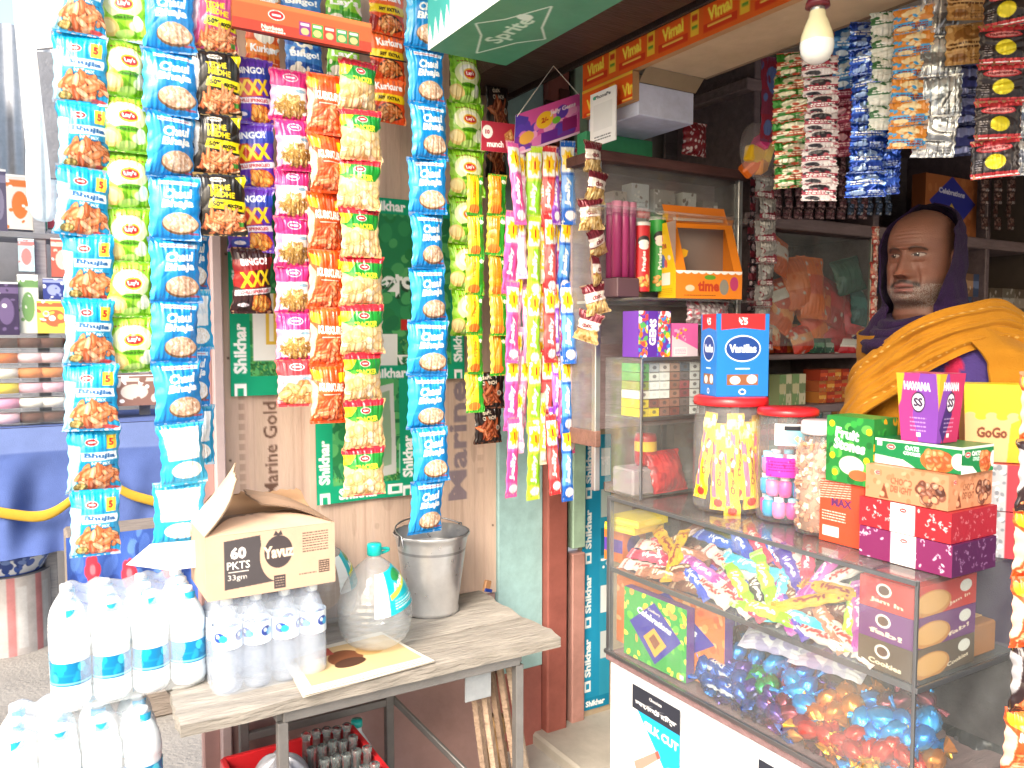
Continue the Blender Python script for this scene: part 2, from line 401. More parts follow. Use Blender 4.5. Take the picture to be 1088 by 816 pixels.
# hinge plates high on the post
m = MB()
for k in range(4): m.box((wx(578)-.012, WY-.055, 2.33-.05*k), (.05, .012, .018), '#3b1c18', .003)
m.box((wx(590), WY-.05, 2.28), (.045, .01, .22), '#5b2a24', .003); onwall(m, 'hinge', 'paint_worn')

# ---- posters
def poster(name, label, px0, py0, px1, py1, art, off=.004, curl=.009):
    a = pt(px0, (py0+py1)/2, y=WY-off); b = pt(px1, (py0+py1)/2, y=WY-off)
    xm = (px0+px1)/2
    zt, zb = pt(xm, py0, y=WY-off)[2], pt(xm, py1, y=WY-off)[2]
    A = art((b[0]-a[0])*100, (zt-zb)*100)
    m = MB(); w, h = b[0]-a[0], zt-zb
    m.sheet(A, lambda U, W: ((U-.5)*w, -curl*(.5+.5*fnoise(U, W, px0, 1.1, 2))-.003*np.abs(U-.5)**2, -W*h))
    o = m.build(name, 'paper', None, ((a[0]+b[0])/2, WY-off, zt)); tag(o, label, 'poster'); return o
def shikhar_border(A, g, bw, text='Shikhar', sides='lbrt', tc='#ffffff'):
    w, h = A.w, A.h; s = bw*.66
    def logo(x, y, ang):
        A.poly([(x+dx*math.cos(R(ang))-dy*math.sin(R(ang)), y+dx*math.sin(R(ang))+dy*math.cos(R(ang))) for dx, dy in ((-s*.7, -s*.45), (s*.7, -s*.45), (s*.7, s*.45), (-s*.7, s*.45))], tc)
        A.poly([(x+dx*math.cos(R(ang))-dy*math.sin(R(ang)), y+dx*math.sin(R(ang))+dy*math.cos(R(ang))) for dx, dy in ((-s*.35, -s*.22), (s*.35, -s*.22), (s*.35, s*.22), (-s*.35, s*.22))], g)
    for side in sides:
        if side == 'l': A.rect(0, 0, bw, h, g)
        if side == 'r': A.rect(w-bw, 0, w, h, g)
        if side == 'b': A.rect(0, h-bw, w, h, g)
        if side == 't': A.rect(0, 0, w, bw, g)
    step = bw*4.6
    for side in sides:
        L = h if side in 'lr' else w; t = L-bw*2.4 if side in 'lr' else bw*2.6
        while (t > bw if side in 'lr' else t < L-bw*1.5):
            if side == 'l': A.text(text, bw*.5, t, s, tc, -90, .05); logo(bw*.5, t+step*.48, -90)
            if side == 'r': A.text(text, w-bw*.5, t, s, tc, -90, .05); logo(w-bw*.5, t+step*.48, -90)
            if side == 'b': A.text(text, t, h-bw*.5, s, tc, 0, .05); logo(t+step*.48, h-bw*.5, 0)
            if side == 't': A.text(text, t, bw*.5, s, tc, 0, .05); logo(t+step*.48, bw*.5, 0)
            t += -step if side in 'lr' else step
    return A
EM = '#12a076'
def greenfield(A):
    A.specks(0, 0, A.w, A.h, ['#35915a', '#2a7e4a', '#4ba263', '#27744a', '#5aae68'], 260, 2.2, 3)
    A.specks(0, A.h*.75, A.w, A.h, ['#5aa04e', '#3b7d3b', '#2c5f2f', '#76b05e'], 500, .4, 4, 2)
    return A
def artA(w, h):
    A = greenfield(Art(w, h, '#1f7046', 4)); A.rect(w*.35, h*.42, w*1.0, h*.78, '#f2f4f2'); A.rect(w*.55, h*.36, w*.72, h*.68, '#e8c24a'); A.rect(w*.6, h*.36, w*.67, h*.66, '#f3f0e0')
    A.ell(w*.85, h*.7, 2, .8, '#e3bf4e')
    return shikhar_border(A, EM, 6.0, sides='lb')
def artB(w, h):
    A = greenfield(Art(w, h, '#2a8253', 3.6))
    A.text('পণ্য', w*.68, h*.5, 10.5, '#f4f6f4', 0, .03, out='#2a4a36', ow=.03); A.text('প্রথম', w*.25, h*.28, 9, '#f4f6f4', 0, .03); A.text('S', w*.05, h*.42, 6, '#dfe9e2', 0, .03)
    A.rect(w*.64, h*.66, w*.78, h*.72, '#c4302b'); A.text('অর্ডার', w*.63, h*.9, 6, '#f4f6f4', 0, .03)
    A.rect(w*.5, h*.74, w*.62, h*.98, '#eceeea')
    return shikhar_border(A, EM, 5.2, sides='tbr')
def artC(w, h):
    A = greenfield(Art(w, h, '#247344', 4)); A.poly([(w*.42, h*.1), (w*.78, h*.04), (w*.8, h*.8), (w*.44, h*.84)], '#cfd2cd'); A.poly([(w*.47, h*.16), (w*.74, h*.1), (w*.75, h*.72), (w*.48, h*.76)], '#8fae8e')
    A.rect(w*.83, h*.55, w*.86, h*.8, '#f5f5f5')
    return shikhar_border(A, EM, 5.6, sides='lbr')
poster('poster', 'green poster with a Shikhar border left of the black snack packets, beside the corner batten', 243, 250, 312, 420, artA, .010)
poster('poster', 'large green poster with big white Bengali letters behind the orange and cream snack strips', 290, 209, 492, 405, artB, .004)
poster('poster', 'small lower green poster with Shikhar border, behind the tail of the cracker strip', 335, 403, 440, 531, artC, .012)
def artD(w, h):
    A = Art(w, h, '#1c8fb8', 5); A.rect(w*.62, 0, w, h, '#2d97b8')
    for k in range(4):
        y = h*(.02+.235*k)
        A.text('Shikhar', 3.2, y+9, 3.0, '#eef4f4', -90, .05, w=15.5); A.rect(1.7, y+18.2, 4.7, y+22.6, '#eef4f4'); A.rect(2.4, y+19.3, 4.0, y+21.5, '#1c8fb8')
    for y, c in ((.05, '#e6eeee'), (.2, '#b9c9c6'), (.34, '#146d8c'), (.55, '#e8eaea'), (.72, '#c9d3d2')): A.rect(w*.66, h*y, w*.97, h*(y+.1), c)
    A.text('ন', w*.8, h*.1, 4, '#ffffff', 0, .04); A.text('র', w*.8, h*.47, 4, '#ffffff', 0, .04)
    A.rect(0, h*.955, w, h, '#1382a8'); A.text('Shikhar', w*.5, h*.977, 2.4, '#fff', 0, .05)
    return A
poster('poster', 'tall narrow blue Shikhar poster between the pale jamb and the glass counter', 618, 462, 648, 752, artD, .014, .002)

# ---- roofs and beams
m = MB()
def corrug(x0, x1, y0, y1, z0, z1, pitch=.076, amp=.011, n=8, col='#8b9096'):
    nx = max(8, int((x1-x0)/pitch*n)); xs = np.linspace(x0, x1, nx)
    X, Yy = np.meshgrid(xs, np.array([y0, (y0+y1)/2, y1])); Z = np.linspace(z0, z1, 3)[:, None]+amp*np.sin(X/pitch*2*PI)
    return np.stack([X, Yy, Z], -1)
for dz, fl in ((0, False), (.002, True)): m.grid(corrug(-.25, 1.3, 1.75, 2.9, 2.86, 2.98)+[0, 0, dz], lin('#8d9297'), sm=True, flip=fl)
tag(m.build('tin_roof', 'metal_worn'), 'corrugated tin roof sheltering the bench and the hanging snack strips', 'roof')
sr = thing('shop_roof', 'shop roof with its ceiling boards and hoarding beams over the counter', 'roof', (2.7, .9, 2.5))
def onroof(mb, name, mt): return mb.build(name, mt, sr, (-2.7, -.9, -2.5))
m = MB(); m.box((2.75, .9, 2.54), (2.9, 3.6, .05), '#a39a90', .005); onroof(m, 'ceiling_boards', 'wood_dark')
m = MB(); m.box((1.37, .9, 2.42), (.21, 3.4, .17), '#43302a', .012); m.box((1.485, .9, 2.40), (.012, 3.4, .15), '#2e211d', .002); onroof(m, 'beam', 'wood_dark')
# orange printed fascia (plane x = 1.5) with its deeper corner piece
def art_or(w, h, rows):
    A = Art(w, h, '#d9601c', 3.2)
    A.rect(0, 0, w, .9, '#e3b33a')
    for r in range(rows):
        y = 1.6+r*8.6; x = 1.0+(r % 2)*3
        while x < w:
            A.rect(x, y, x+11.5, y+7.2, '#e05a18'); A.rect(x, y+5.2, x+11.5, y+7.2, '#c93a16')
            A.text('Vimal', x+5.6, y+3.0, 3.4, '#f7e04a', -4, .05, w=8.2, out='#2d5a22', ow=.10)
            A.rect(x+1.5, y+5.6, x+9.6, y+6.2, '#f2d45a')
            A.rect(x+12.3, y+.2, x+15.4, y+6.8, '#e7b932'); A.rect(x+12.8, y+1.6, x+14.9, y+3.2, '#c23d1a'); A.rect(x+12.8, y+4.2, x+14.9, y+5.0, '#5d8f2e')
            x += 17
    return A
m = MB(); L = 2.07+.9
m.sheet(art_or(L*100, 10.2, 1), lambda U, W: (1.4985+0*U, 2.07-U*L, 2.352-W*.102), 0, False)
m.sheet(art_or(24.2, 8.2, 1), lambda U, W: (1.4985+0*U, 2.072-U*.242, 2.2492-W*.082), 0, False)
onroof(m, 'printed_fascia', 'paper')
m = MB(); m.box((1.512, 2.07-L/2, 2.301), (.024, L, .10), '#b58c62', .001); m.box((1.512, 1.95, 2.208), (.024, .24, .082), '#b58c62', .001); m.box((1.512, .6, 2.37), (.02, 3.0, .04), '#3b2c26', .002); onroof(m, 'fascia_board', 'plywood')
m = MB(); m.box((1.635, .44, 2.262), (.22, 2.72, .012), '#c6ae8e', .003)
m.add([(1.526, 1.80, 2.256), (1.745, 1.80, 2.256), (1.745, 1.835, 2.222), (1.526, 1.835, 2.222)], [[0, 1, 2, 3], [3, 2, 1, 0]], '#c6ae8e')
m.box((1.75, .44, 2.31), (.012, 2.72, .11), '#8a7660', .002)
onroof(m, 'soffit', 'plaster')
m = MB(); m.box((1.632, 1.955, 2.176), (.215, .24, .092), '#c3c9e2', .003); onroof(m, 'pier_cap', 'paint_worn')
m = MB(); m.box((1.64, 2.085, 2.09), (.27, .05, .08), '#3f9a6a', .003); onroof(m, 'green_board', 'paint_worn')

# ---- projecting shop sign over the street
sb = thing('shop_sign', 'projecting green and white box sign with a soft drink emblem underneath', 'sign', (1.11, 2.1, 2.30))
def onsign(mb, name, mt): return mb.build(name, mt, sb, (-1.11, -2.1, -2.30))
L = 3.1; z0 = 2.292
A = Art(L*100, 40, '#e9eceb', 2.2)
A.poly([(0, 0), (13, 0), (14, 36), (12, 31), (10.5, 38), (8.5, 31), (7, 38), (5, 32), (3.5, 39), (1.5, 33), (0, 38)], '#3fa3a0'); A.ell(6, 21, 4, 7, '#e9f3f2'); A.ell(6, 21, 3.2, 6, '#3fa3a0'); A.line(2, 10, 9, 28, .6, '#dff0ef')
for k in range(40): A.line(14+rng.random()*60, 28+rng.random()*11, 15+rng.random()*62, 27+rng.random()*12, .25, '#8f9a98', .6)
A.rect(60, 0, 310, 12, '#2f8f63')
m = MB(); m.sheet(A, lambda U, W: (.988+0*U, 2.1-U*L, z0+.40-W*.40), 0, False); onsign(m, 'fascia', 'paint')
A = Art(25, L*100, '#4b9273', 3.2)
cx, cy = 12.5, 24
st = [(cx+math.cos(t)*rx, cy+math.sin(t)*ry) for t, rx, ry in [(k*PI/4, 10.5 if k % 2 == 0 else 7.6, 19 if k % 2 == 0 else 9) for k in range(8)]]
for k in range(8): A.line(*st[k], *st[(k+1) % 8], .55, '#d4ebde')
A.text('Sprite', cx, cy, 6.6, '#c3e2cf', 90, .03, w=19); A.ell(cx+2, cy+10, 2.2, 1.8, '#d4ebde')
for k in range(4): A.specks(0, 50, 25, 310, ['#458a6c', '#559c7d'], 60, .8, k)
m = MB(); m.sheet(A, lambda U, W: (.99+(1-U)*.25, 2.098-W*L, z0+.0005+0*U), 0, False, True); 
onsign(m, 'underside', 'paint')
m = MB(); m.box((1.115, 2.1-L/2, z0+.203), (.246, L-.006, .40), '#357f5f', .003); onsign(m, 'frame', 'paint')

# ---- shop shell
sh = thing('shop_back_wall', 'dark back wall of the shop behind the shelves and the shopkeeper', 'wall', (3, 2.45, 0))
m = MB(); m.box((1.1, .02, 1.25), (4.0, .04, 2.6), '#8c898a', .004); m.box((1.15, -1.6, 1.25), (.04, 3.2, 2.6), '#5a4f49', .004); m.build('wall_panel', 'plaster', sh)

# ---- shelf unit with lines of boards (front plane y = 2.0)
sf = thing('shop_shelf', 'dark wooden shelf unit full of stock behind the shopkeeper', 'shelf', (3.1, 2.2, 0))
def board(px, py, t, z=None, x0=2.14, x1=4.05):
    z = pt(px, py, y=2.0)[2] if z is None else z
    m = MB(); m.box(((x0+x1)/2-3.1, 0, z), (x1-x0, .4, t), '#7d6c6e', .004); m.build('board', 'wood_dark', sf); return z
Z1 = board(860, 239, .045); Z2 = board(850, 379, .018); Z3 = board(850, 436, .03); Z0 = board(0, 0, .04, 2.36); Z4 = board(0, 0, .04, .6)
for px, t in ((803, .03), (931, .035), (1050, .03)):
    x = pt(px, 300, y=2.0)[0]; m = MB(); m.box((x-3.1, 0, 1.25), (t, .39, 2.45), '#6f6064', .004); m.build('upright', 'wood_dark', sf)
m = MB(); m.box((0, .2, 1.25), (1.95, .012, 2.45), '#6a6266', .002); m.build('back_panel', 'wood_dark', sf)
# glazed door of the left bay
xa, xb = pt(810, 300, y=1.99)[0], pt(924, 300, y=1.99)[0]
m = MB(); m.box(((xa+xb)/2-3.1, -.212, (Z1+Z2)/2), (xb-xa, .004, Z1-Z2-.08), '#ffffff', .001); m.build('glass_door', 'glass', sf)
for x in (xa, xb): m = MB(); m.box((x-3.1, -.212, (Z1+Z2)/2), (.012, .012, Z1-Z2-.06), '#8a8d86', .002); m.build('door_stile', 'metal', sf)
# ================================================================== SNACK PACKETS AND STRIPS
W_, H_ = 11.6, 16.0
ORG = ['#e0702c', '#d9581c', '#ee8c46', '#c9501c', '#f0a060']
def logo_oval(A, x, y, r, t='Haldi', c='#c2181c'):
    A.ell(x, y, r*1.12, r*.66, '#ffffff'); A.ell(x, y, r, r*.56, c); A.rect(x-r*.6, y-r*.12, x+r*.6, y+r*.14, '#ffffff')
def a_noodle():
    A = Art(W_, H_, '#0c8fc4')
    A.poly([(0, 0), (12, 0), (12, 3.6), (6, 5.2), (0, 4)], '#079fd3'); A.ell(3.2, 3.2, 2.6, 1.2, '#5ac6e6', 20, .7); A.ell(9, 1.6, 2, .7, '#38b6de', -10, .8)
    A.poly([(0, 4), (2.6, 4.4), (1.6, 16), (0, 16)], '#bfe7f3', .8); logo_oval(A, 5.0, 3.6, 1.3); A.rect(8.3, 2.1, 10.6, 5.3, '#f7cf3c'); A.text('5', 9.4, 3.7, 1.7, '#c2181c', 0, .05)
    A.rect(2.6, 5.9, 10.9, 7.9, '#f6fafc'); A.text('Bhujia', 6.8, 6.9, 1.45, '#1d5f9e', 3, .05, w=7.4); A.text('NUT MIX', 7, 8.6, .8, '#ffffff', 2, .03); A.rect(3, 9.2, 10.4, 9.6, '#0a5f94')
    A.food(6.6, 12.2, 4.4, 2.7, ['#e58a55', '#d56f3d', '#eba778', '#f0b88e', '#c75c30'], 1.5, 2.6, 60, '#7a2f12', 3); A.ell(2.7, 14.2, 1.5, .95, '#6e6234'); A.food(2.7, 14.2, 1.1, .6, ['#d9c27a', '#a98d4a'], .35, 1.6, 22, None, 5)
    A.rect(0, 15.3, 12, 16, '#0c7db4'); A.ell(9.6, 15.0, 1.7, .45, '#d34d52', 8)
    return A
def a_lays(dark=False):
    g = '#7dc41a' if not dark else '#6fb41c'
    A = Art(W_, 13.6, g); A.specks(0, 0, 12, 14, ['#8fd02c', '#6ab012', '#a3da4a'], 50, 1.3, 8)
    A.ell(5.9, 5.6, 4.6, 3.4, '#e7efb4'); A.ell(5.9, 5.2, 3.3, 2.2, '#f6f6e4'); A.ell(6.3, 5.6, 2.3, 1.5, '#f1c429'); A.ell(6.3, 5.6, 2.0, 1.05, '#cf1f26'); A.text("Lay's", 6.3, 5.6, 1.3, '#ffffff', -4, .05, w=2.9)
    for k in range(9): A.rect(2.2+k*.85, 2.3-abs(k-4)*-.11-.5, 2.7+k*.85, 2.55-abs(k-4)*-.11-.45, '#8a2b1e')
    A.ell(6.2, 8.6, 2.9, .65, '#4f9a10'); A.text('Cream & Onion', 6.2, 8.6, .55, '#1d3b08', 0, .02)
    A.ell(2.2, 10.6, 2.6, 1.9, '#e8c979', 25); A.ell(2.0, 10.4, 2.0, 1.3, '#f3dd9c', 25); A.ell(8.6, 10.5, 1.6, 1.1, '#dcecc0'); A.ell(9.2, 9.6, 1.1, 1.5, '#eef5e2'); A.ell(5.8, 12.1, 2.3, .9, '#b8de7a', -8)
    A.rect(0, 13.1, 12, 13.6, '#5ea40e'); A.rect(0, 0, 12, .4, '#5ea40e')
    return A
def a_chaul(faded=False):
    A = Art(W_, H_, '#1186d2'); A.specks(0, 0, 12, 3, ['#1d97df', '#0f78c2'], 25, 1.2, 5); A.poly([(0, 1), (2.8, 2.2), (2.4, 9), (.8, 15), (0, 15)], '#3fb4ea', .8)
    A.rect(2.3, 1.5, 10.8, 2.5, '#d9e7f2', .9); A.rect(2.3, 1.9, 9.8, 2.2, '#c74c60', .8)
    A.text('Chaul', 6.6, 4.7, 2.4, '#ffffff', -4, .09, w=6.6, out='#0a4f96', ow=.09, shear=.2); A.text('Bhaja', 6.4, 7.4, 2.5, '#ffffff', -4, .09, w=7.4, out='#0a4f96', ow=.09, shear=.2)
    A.ell(7.0, 12.0, 4.1, 2.6, '#7a5940'); A.ell(7.0, 11.7, 3.9, 2.35, '#dcb79a' if not faded else '#f2ece6')
    A.food(7.0, 11.7, 3.4, 1.9, ['#e9cdb4', '#d6ab8a', '#f3e2d2', '#c99b7a'] if not faded else ['#f4f0ec', '#e8dccf', '#fff'], .42, 1.9, 130, None, 6)
    A.rect(8.9, 14.0, 11, 14.5, '#c23a4a', .7); A.rect(0, 15.2, 12, 16, '#0f76bd')
    return A
def a_white(): 
    A = Art(W_, H_, '#2aa5d8'); A.poly([(.8, 2), (10.4, 1.8), (9.8, 9.6), (1.6, 9.8)], '#f3f7f9'); A.text('Bhaja', 5.6, 6, 2.4, '#dcebf5', -4, .08, w=7); A.ell(6.2, 12.3, 3.9, 2.1, '#f6f2ee'); A.food(6.2, 12.3, 3.3, 1.7, ['#fff', '#efe4d8'], .42, 1.9, 90, None, 6); A.rect(0, 0, 12, 1.2, '#5cc3e6'); A.rect(0, 15, 12, 16, '#35b0dd'); return A
def a_tedhe(bg='#1a1718', pink=False):
    A = Art(W_, H_, bg); A.specks(0, 0, 12, 16, [bg], 5, 1, 2); A.poly([(9.0, 1), (11.4, .6), (11.4, 3.6)], '#f2e21a'); A.ell(5.2, 1.8, 1.8, .6, '#e9e4d8'); A.text('WOW', 5.2, 1.8, .7, '#222', 0, .04)
    A.text('TEDHE', 5.4, 3.9, 1.5, '#f3d91c', -3, .09, w=5.0); A.text('MEDHE', 6.1, 5.6, 1.5, '#f3d91c', 4, .09, w=5.6)
    A.poly([(3.2, 6.8), (11.6, 7.2), (11.4, 9.8), (2.6, 9.0)], '#f5e512' if not pink else '#e6ea2a'); A.text('50% extra', 7.1, 8.2, 1.35, '#1a1718', 4, .05, w=7.2)
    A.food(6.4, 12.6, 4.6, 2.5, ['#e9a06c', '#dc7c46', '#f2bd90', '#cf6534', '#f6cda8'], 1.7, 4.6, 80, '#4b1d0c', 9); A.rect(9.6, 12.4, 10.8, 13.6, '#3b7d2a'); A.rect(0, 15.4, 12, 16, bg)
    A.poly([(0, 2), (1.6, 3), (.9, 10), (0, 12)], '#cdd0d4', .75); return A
def a_bingo(c1='#5b2ea6', c2='#c93a24', c3='#2b3fa8'):
    A = Art(W_, 16.5, c1); A.poly([(0, 3.2), (12, 2.0), (12, 5), (0, 6)], c3); A.text('BiNGO!', 5.6, 3.4, 1.8, '#ffffff', -5, .08, w=7.6, out='#c2181c', ow=.08)
    A.poly([(0, 6), (5, 5.4), (9, 9.4), (3, 10.4), (0, 9.6)], c2); A.text('XXX', 6.0, 7.6, 3.9, '#f6cf22', -7, .12, w=9.4, out='#7a1d0c', ow=.07)
    A.poly([(.4, 10.6), (11.4, 9.6), (11.4, 11), (.4, 12)], '#f1e9ee'); A.text('CHILLI SPRINKLED', 6, 10.8, .8, '#b3202a', -5, .03)
    A.ell(8.2, 13.8, 2.9, 2.2, '#e0572a'); A.food(8.2, 13.6, 2.1, 1.6, ['#eb9a3c', '#d8692a', '#f1bd58'], 1.1, 1.8, 24, '#7a2a10', 4); A.ell(3.0, 14.2, 2.4, 1.1, c3 if c1 != '#3a1a1c' else '#2a1718'); A.ell(3.0, 14.2, 1.5, .5, '#e8dfe8'); return A
def a_pink(c='#d8327e', last=False):
    A = Art(9.4, 13.0, c); A.poly([(0, 0), (9.4, 0), (9.4, 4.2), (0, 4.4)], c); A.ell(4.8, 2.2, 1.8, 1.0, '#fff'); A.ell(4.8, 2.2, 1.6, .8, c); A.rect(3.7, 1.95, 5.9, 2.4, '#fff', .9)
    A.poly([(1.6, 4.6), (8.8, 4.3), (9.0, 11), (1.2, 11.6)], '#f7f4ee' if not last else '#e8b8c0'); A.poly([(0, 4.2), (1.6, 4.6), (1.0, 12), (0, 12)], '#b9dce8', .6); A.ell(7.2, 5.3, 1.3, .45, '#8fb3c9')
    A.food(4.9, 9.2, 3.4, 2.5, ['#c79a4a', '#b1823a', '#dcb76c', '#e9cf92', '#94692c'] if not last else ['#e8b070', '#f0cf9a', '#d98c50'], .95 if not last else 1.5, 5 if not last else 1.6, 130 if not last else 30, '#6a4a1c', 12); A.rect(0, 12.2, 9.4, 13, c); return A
def a_kurkure(t='KURKURE', c='#e6541a'):
    A = Art(10.2, H_, c); A.specks(0, 0, 10, 5, ['#ee6a2c', '#df4512'], 25, 1.2, 4); A.poly([(.3, 1.2), (3.2, 2.0), (2.6, 4.6), (.6, 4)], '#f4b01e'); A.poly([(7.6, 2.4), (9.4, 2.2), (9.6, 4.6), (7.9, 5.0)], '#f6d61e')
    A.text('KURKURE', 5.6, 6.2, 2.2, '#ffffff', 3, .10, w=7.2, out='#7a1a10', ow=.10); A.rect(2.8, 7.9, 8.8, 8.5, '#b42a17'); A.rect(3, 8.0, 8.2, 8.25, '#f2d9c4')
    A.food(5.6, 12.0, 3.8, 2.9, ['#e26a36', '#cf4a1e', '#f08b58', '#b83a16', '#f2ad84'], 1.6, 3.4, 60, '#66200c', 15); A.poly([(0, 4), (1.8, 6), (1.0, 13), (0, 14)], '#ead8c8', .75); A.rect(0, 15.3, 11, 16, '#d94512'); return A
def a_cracker():
    A = Art(11.2, 13.2, '#e2c58f'); A.rect(0, 0, 11.2, 1.9, '#c8283a'); A.poly([(0, 1.9), (11.2, 1.9), (11.2, 4.2), (9.6, 6.0), (4, 6.6), (0, 4.6)], '#1c8a30'); A.poly([(0, 1.9), (3.4, 2.1), (1.6, 4.4), (0, 4.6)], '#f1d620'); logo_oval(A, 5.6, 3.1, 1.3)
    A.text('CRACKER', 5.9, 5.3, 1.5, '#f5ec3a', -2, .07, w=6.6, out='#155f22', ow=.1); A.ell(2.2, 5.2, .9, .5, '#55b33a')
    A.food(5.6, 9.6, 4.8, 2.9, ['#e2bd84', '#ecd0a0', '#d7ab6c', '#f2debb'], 1.25, 1.15, 70, '#a5793f', 18); A.rect(0, 12.8, 11.2, 13.2, '#c8283a'); return A
def a_kurk2():
    A = Art(10.5, 12.4, '#dd4a18'); A.poly([(0, .6), (10.5, .4), (10.5, 4.6), (0, 5.0)], '#e8682a'); A.text('Kurkure', 5.6, 2.7, 2.0, '#ffffff', -4, .09, w=7.6, out='#233f8c', ow=.12); A.poly([(0, 5.0), (10.5, 4.6), (10.5, 6.8), (0, 7.2)], '#f3cf1c'); A.text('50% EXTRA', 5.6, 5.9, 1.0, '#2a1a10', -2, .05)
    A.ell(6, 9.4, 3.6, 2.2, '#3a2a20'); A.food(6, 9.4, 3, 1.8, ['#e08a4a', '#d06a2a', '#f0b06c'], 1.1, 3, 40, '#5a2410', 21); A.poly([(0, 7.5), (2.6, 8.4), (1.8, 12), (0, 12)], '#8f1e14'); return A
def a_dark():
    A = Art(11, 13, '#221a1a'); A.text('dark', 4.6, 2.0, 1.5, '#d8c8b0', -6, .04); A.text('CRUNCH', 5.4, 3.9, 1.3, '#e8ddc8', -4, .05, w=5.5); A.food(5.8, 8.4, 4.3, 2.8, ['#b4562e', '#8f3a1c', '#cc7448'], 2.2, 4.2, 26, '#2a0f08', 24); A.ell(9.0, 7.4, .9, .9, '#cfc7bb'); A.ell(9.0, 7.4, .6, .6, '#7a7470'); return A
def a_yg(k=0):
    A = Art(5.6, 12, '#e0b818' if k == 0 else '#d58a1e'); A.rect(3.7, 0, 5.6, 12, '#2f9a2c'); A.rect(0, 0, 1.0, 12, '#e8d04a'); A.text('Yippee', 2.2, 4.8, 1.3, '#c8701c', -84, .03, w=5); A.ell(2.4, 10, 1.8, 1.2, '#d9762a'); A.ell(4.6, 2.2, .8, .6, '#e9f0d8'); A.rect(0, 11.2, 5.6, 12, '#3aa02c'); A.rect(0, 0, 5.6, .6, '#3aa02c'); return A
def a_candy(c, c2, c3='#ffffff', w=4.0):
    A = Art(w, 12, c); A.rect(w*.1, 1.0, w*.9, 4.6, '#f8f3ec'); A.poly([(w*(.5+.42*math.cos(t*PI/8)*(1 if t % 2 else .7)), 2.8+1.5*math.sin(t*PI/8)*(1 if t % 2 else .7)) for t in range(16)], '#f6c915'); A.text('1', w*.5, 2.8, 1.1, '#c2181c', 0, .08)
    A.rect(w*.05, 5.0, w*.95, 9.6, c2); A.text('Jelly', w*.45, 7.3, w*.42, c3, -88, .08, w=4.2); A.ell(w*.6, 10.6, w*.34, .7, '#f4e9ef'); A.rect(0, 11.5, w, 12, c); return A
def sachet(bg, a, b, t='', tc='#ffffff', w=6.5, h=8, n=1, sd=1, band=.4):
    A = Art(w, h, bg, 7); g = np.random.default_rng(sd)
    A.rect(0, h*band, w, h*(band+.28), a); A.ell(w*.5, h*.28, w*.3, h*.16, b); A.specks(0, 0, w, h, [a, b, bg], 22, w*.07, sd)
    if t in ('Kurkure', 'Bingo!', "Lay's"): A.text(t, w*.5, h*(band+.14), h*.15, tc, -3, .06, w=w*.8)
    elif t: A.lines(w*.12, h*(band+.06), w*.88, h*(band+.24), 2, tc, h*.05, sd)
    A.ell(w*.3, h*.83, w*.2, h*.09, b); A.lines(w*.55, h*.74, w*.92, h*.94, 3, tc, .25, sd, .7); A.rect(0, 0, w, h*.05, a); return A

def packet_mesh(name, A, w, h, t=.022, mt='film', seed=1, waist=.10, seam=.05):
    g = np.random.default_rng(seed); ph = g.random(8)*7
    def surf(U, W, sgn=-1):
        u = U-.5; vv = np.clip((W-seam)/(1-2*seam), 0, 1); tv = np.sin(PI*vv)**.55; tu = np.clip(np.cos(PI*u), 0, 1)**.65
        wd = w*(1-waist*tv**1.3+.012*np.sin(W*17+ph[0]))
        e = np.exp(-vv*5.5)+np.exp(-(1-vv)*5.5)
        cr = (np.sin(u*46+ph[1])+.7*np.sin(u*77+ph[2])+.6*np.sin(u*23+W*9+ph[3]))*.0016*e*np.minimum(1, tv*3+.15)
        rid = np.abs(np.sin((u*math.cos(ph[4])+W*1.4*math.sin(ph[4]))*8+ph[5]+1.2*np.sin(W*5+u*4+ph[6])))**.6*.0028*tu*tv
        sd = .0042*tu*tv*fnoise(U, W, seed+5, 1.4, 2)
        inseam = ((W < seam) | (W > 1-seam))*.0006*np.sin(W*h/.0018)
        y = sgn*(t*.5*tv*tu+cr+rid*.9+sd*.6)+inseam
        x = u*wd+.0015*np.sin(W*30+ph[7])*(np.abs(u)*2)**3
        return x, y, -W*h
    m = MB(); m.sheet(A, lambda U, W: surf(U, W, -1))
    nu, nv = 14, 18; U, W = np.meshgrid(np.linspace(0, 1, nu), np.linspace(0, 1, nv)); x, y, z = surf(U, W, 1)
    m.grid(np.stack([x, y, z], -1), A.img().mean((0, 1))*.9, sm=True, flip=True)
    o = m.build(name, mt); me = o.data; bpy.data.objects.remove(o); return me
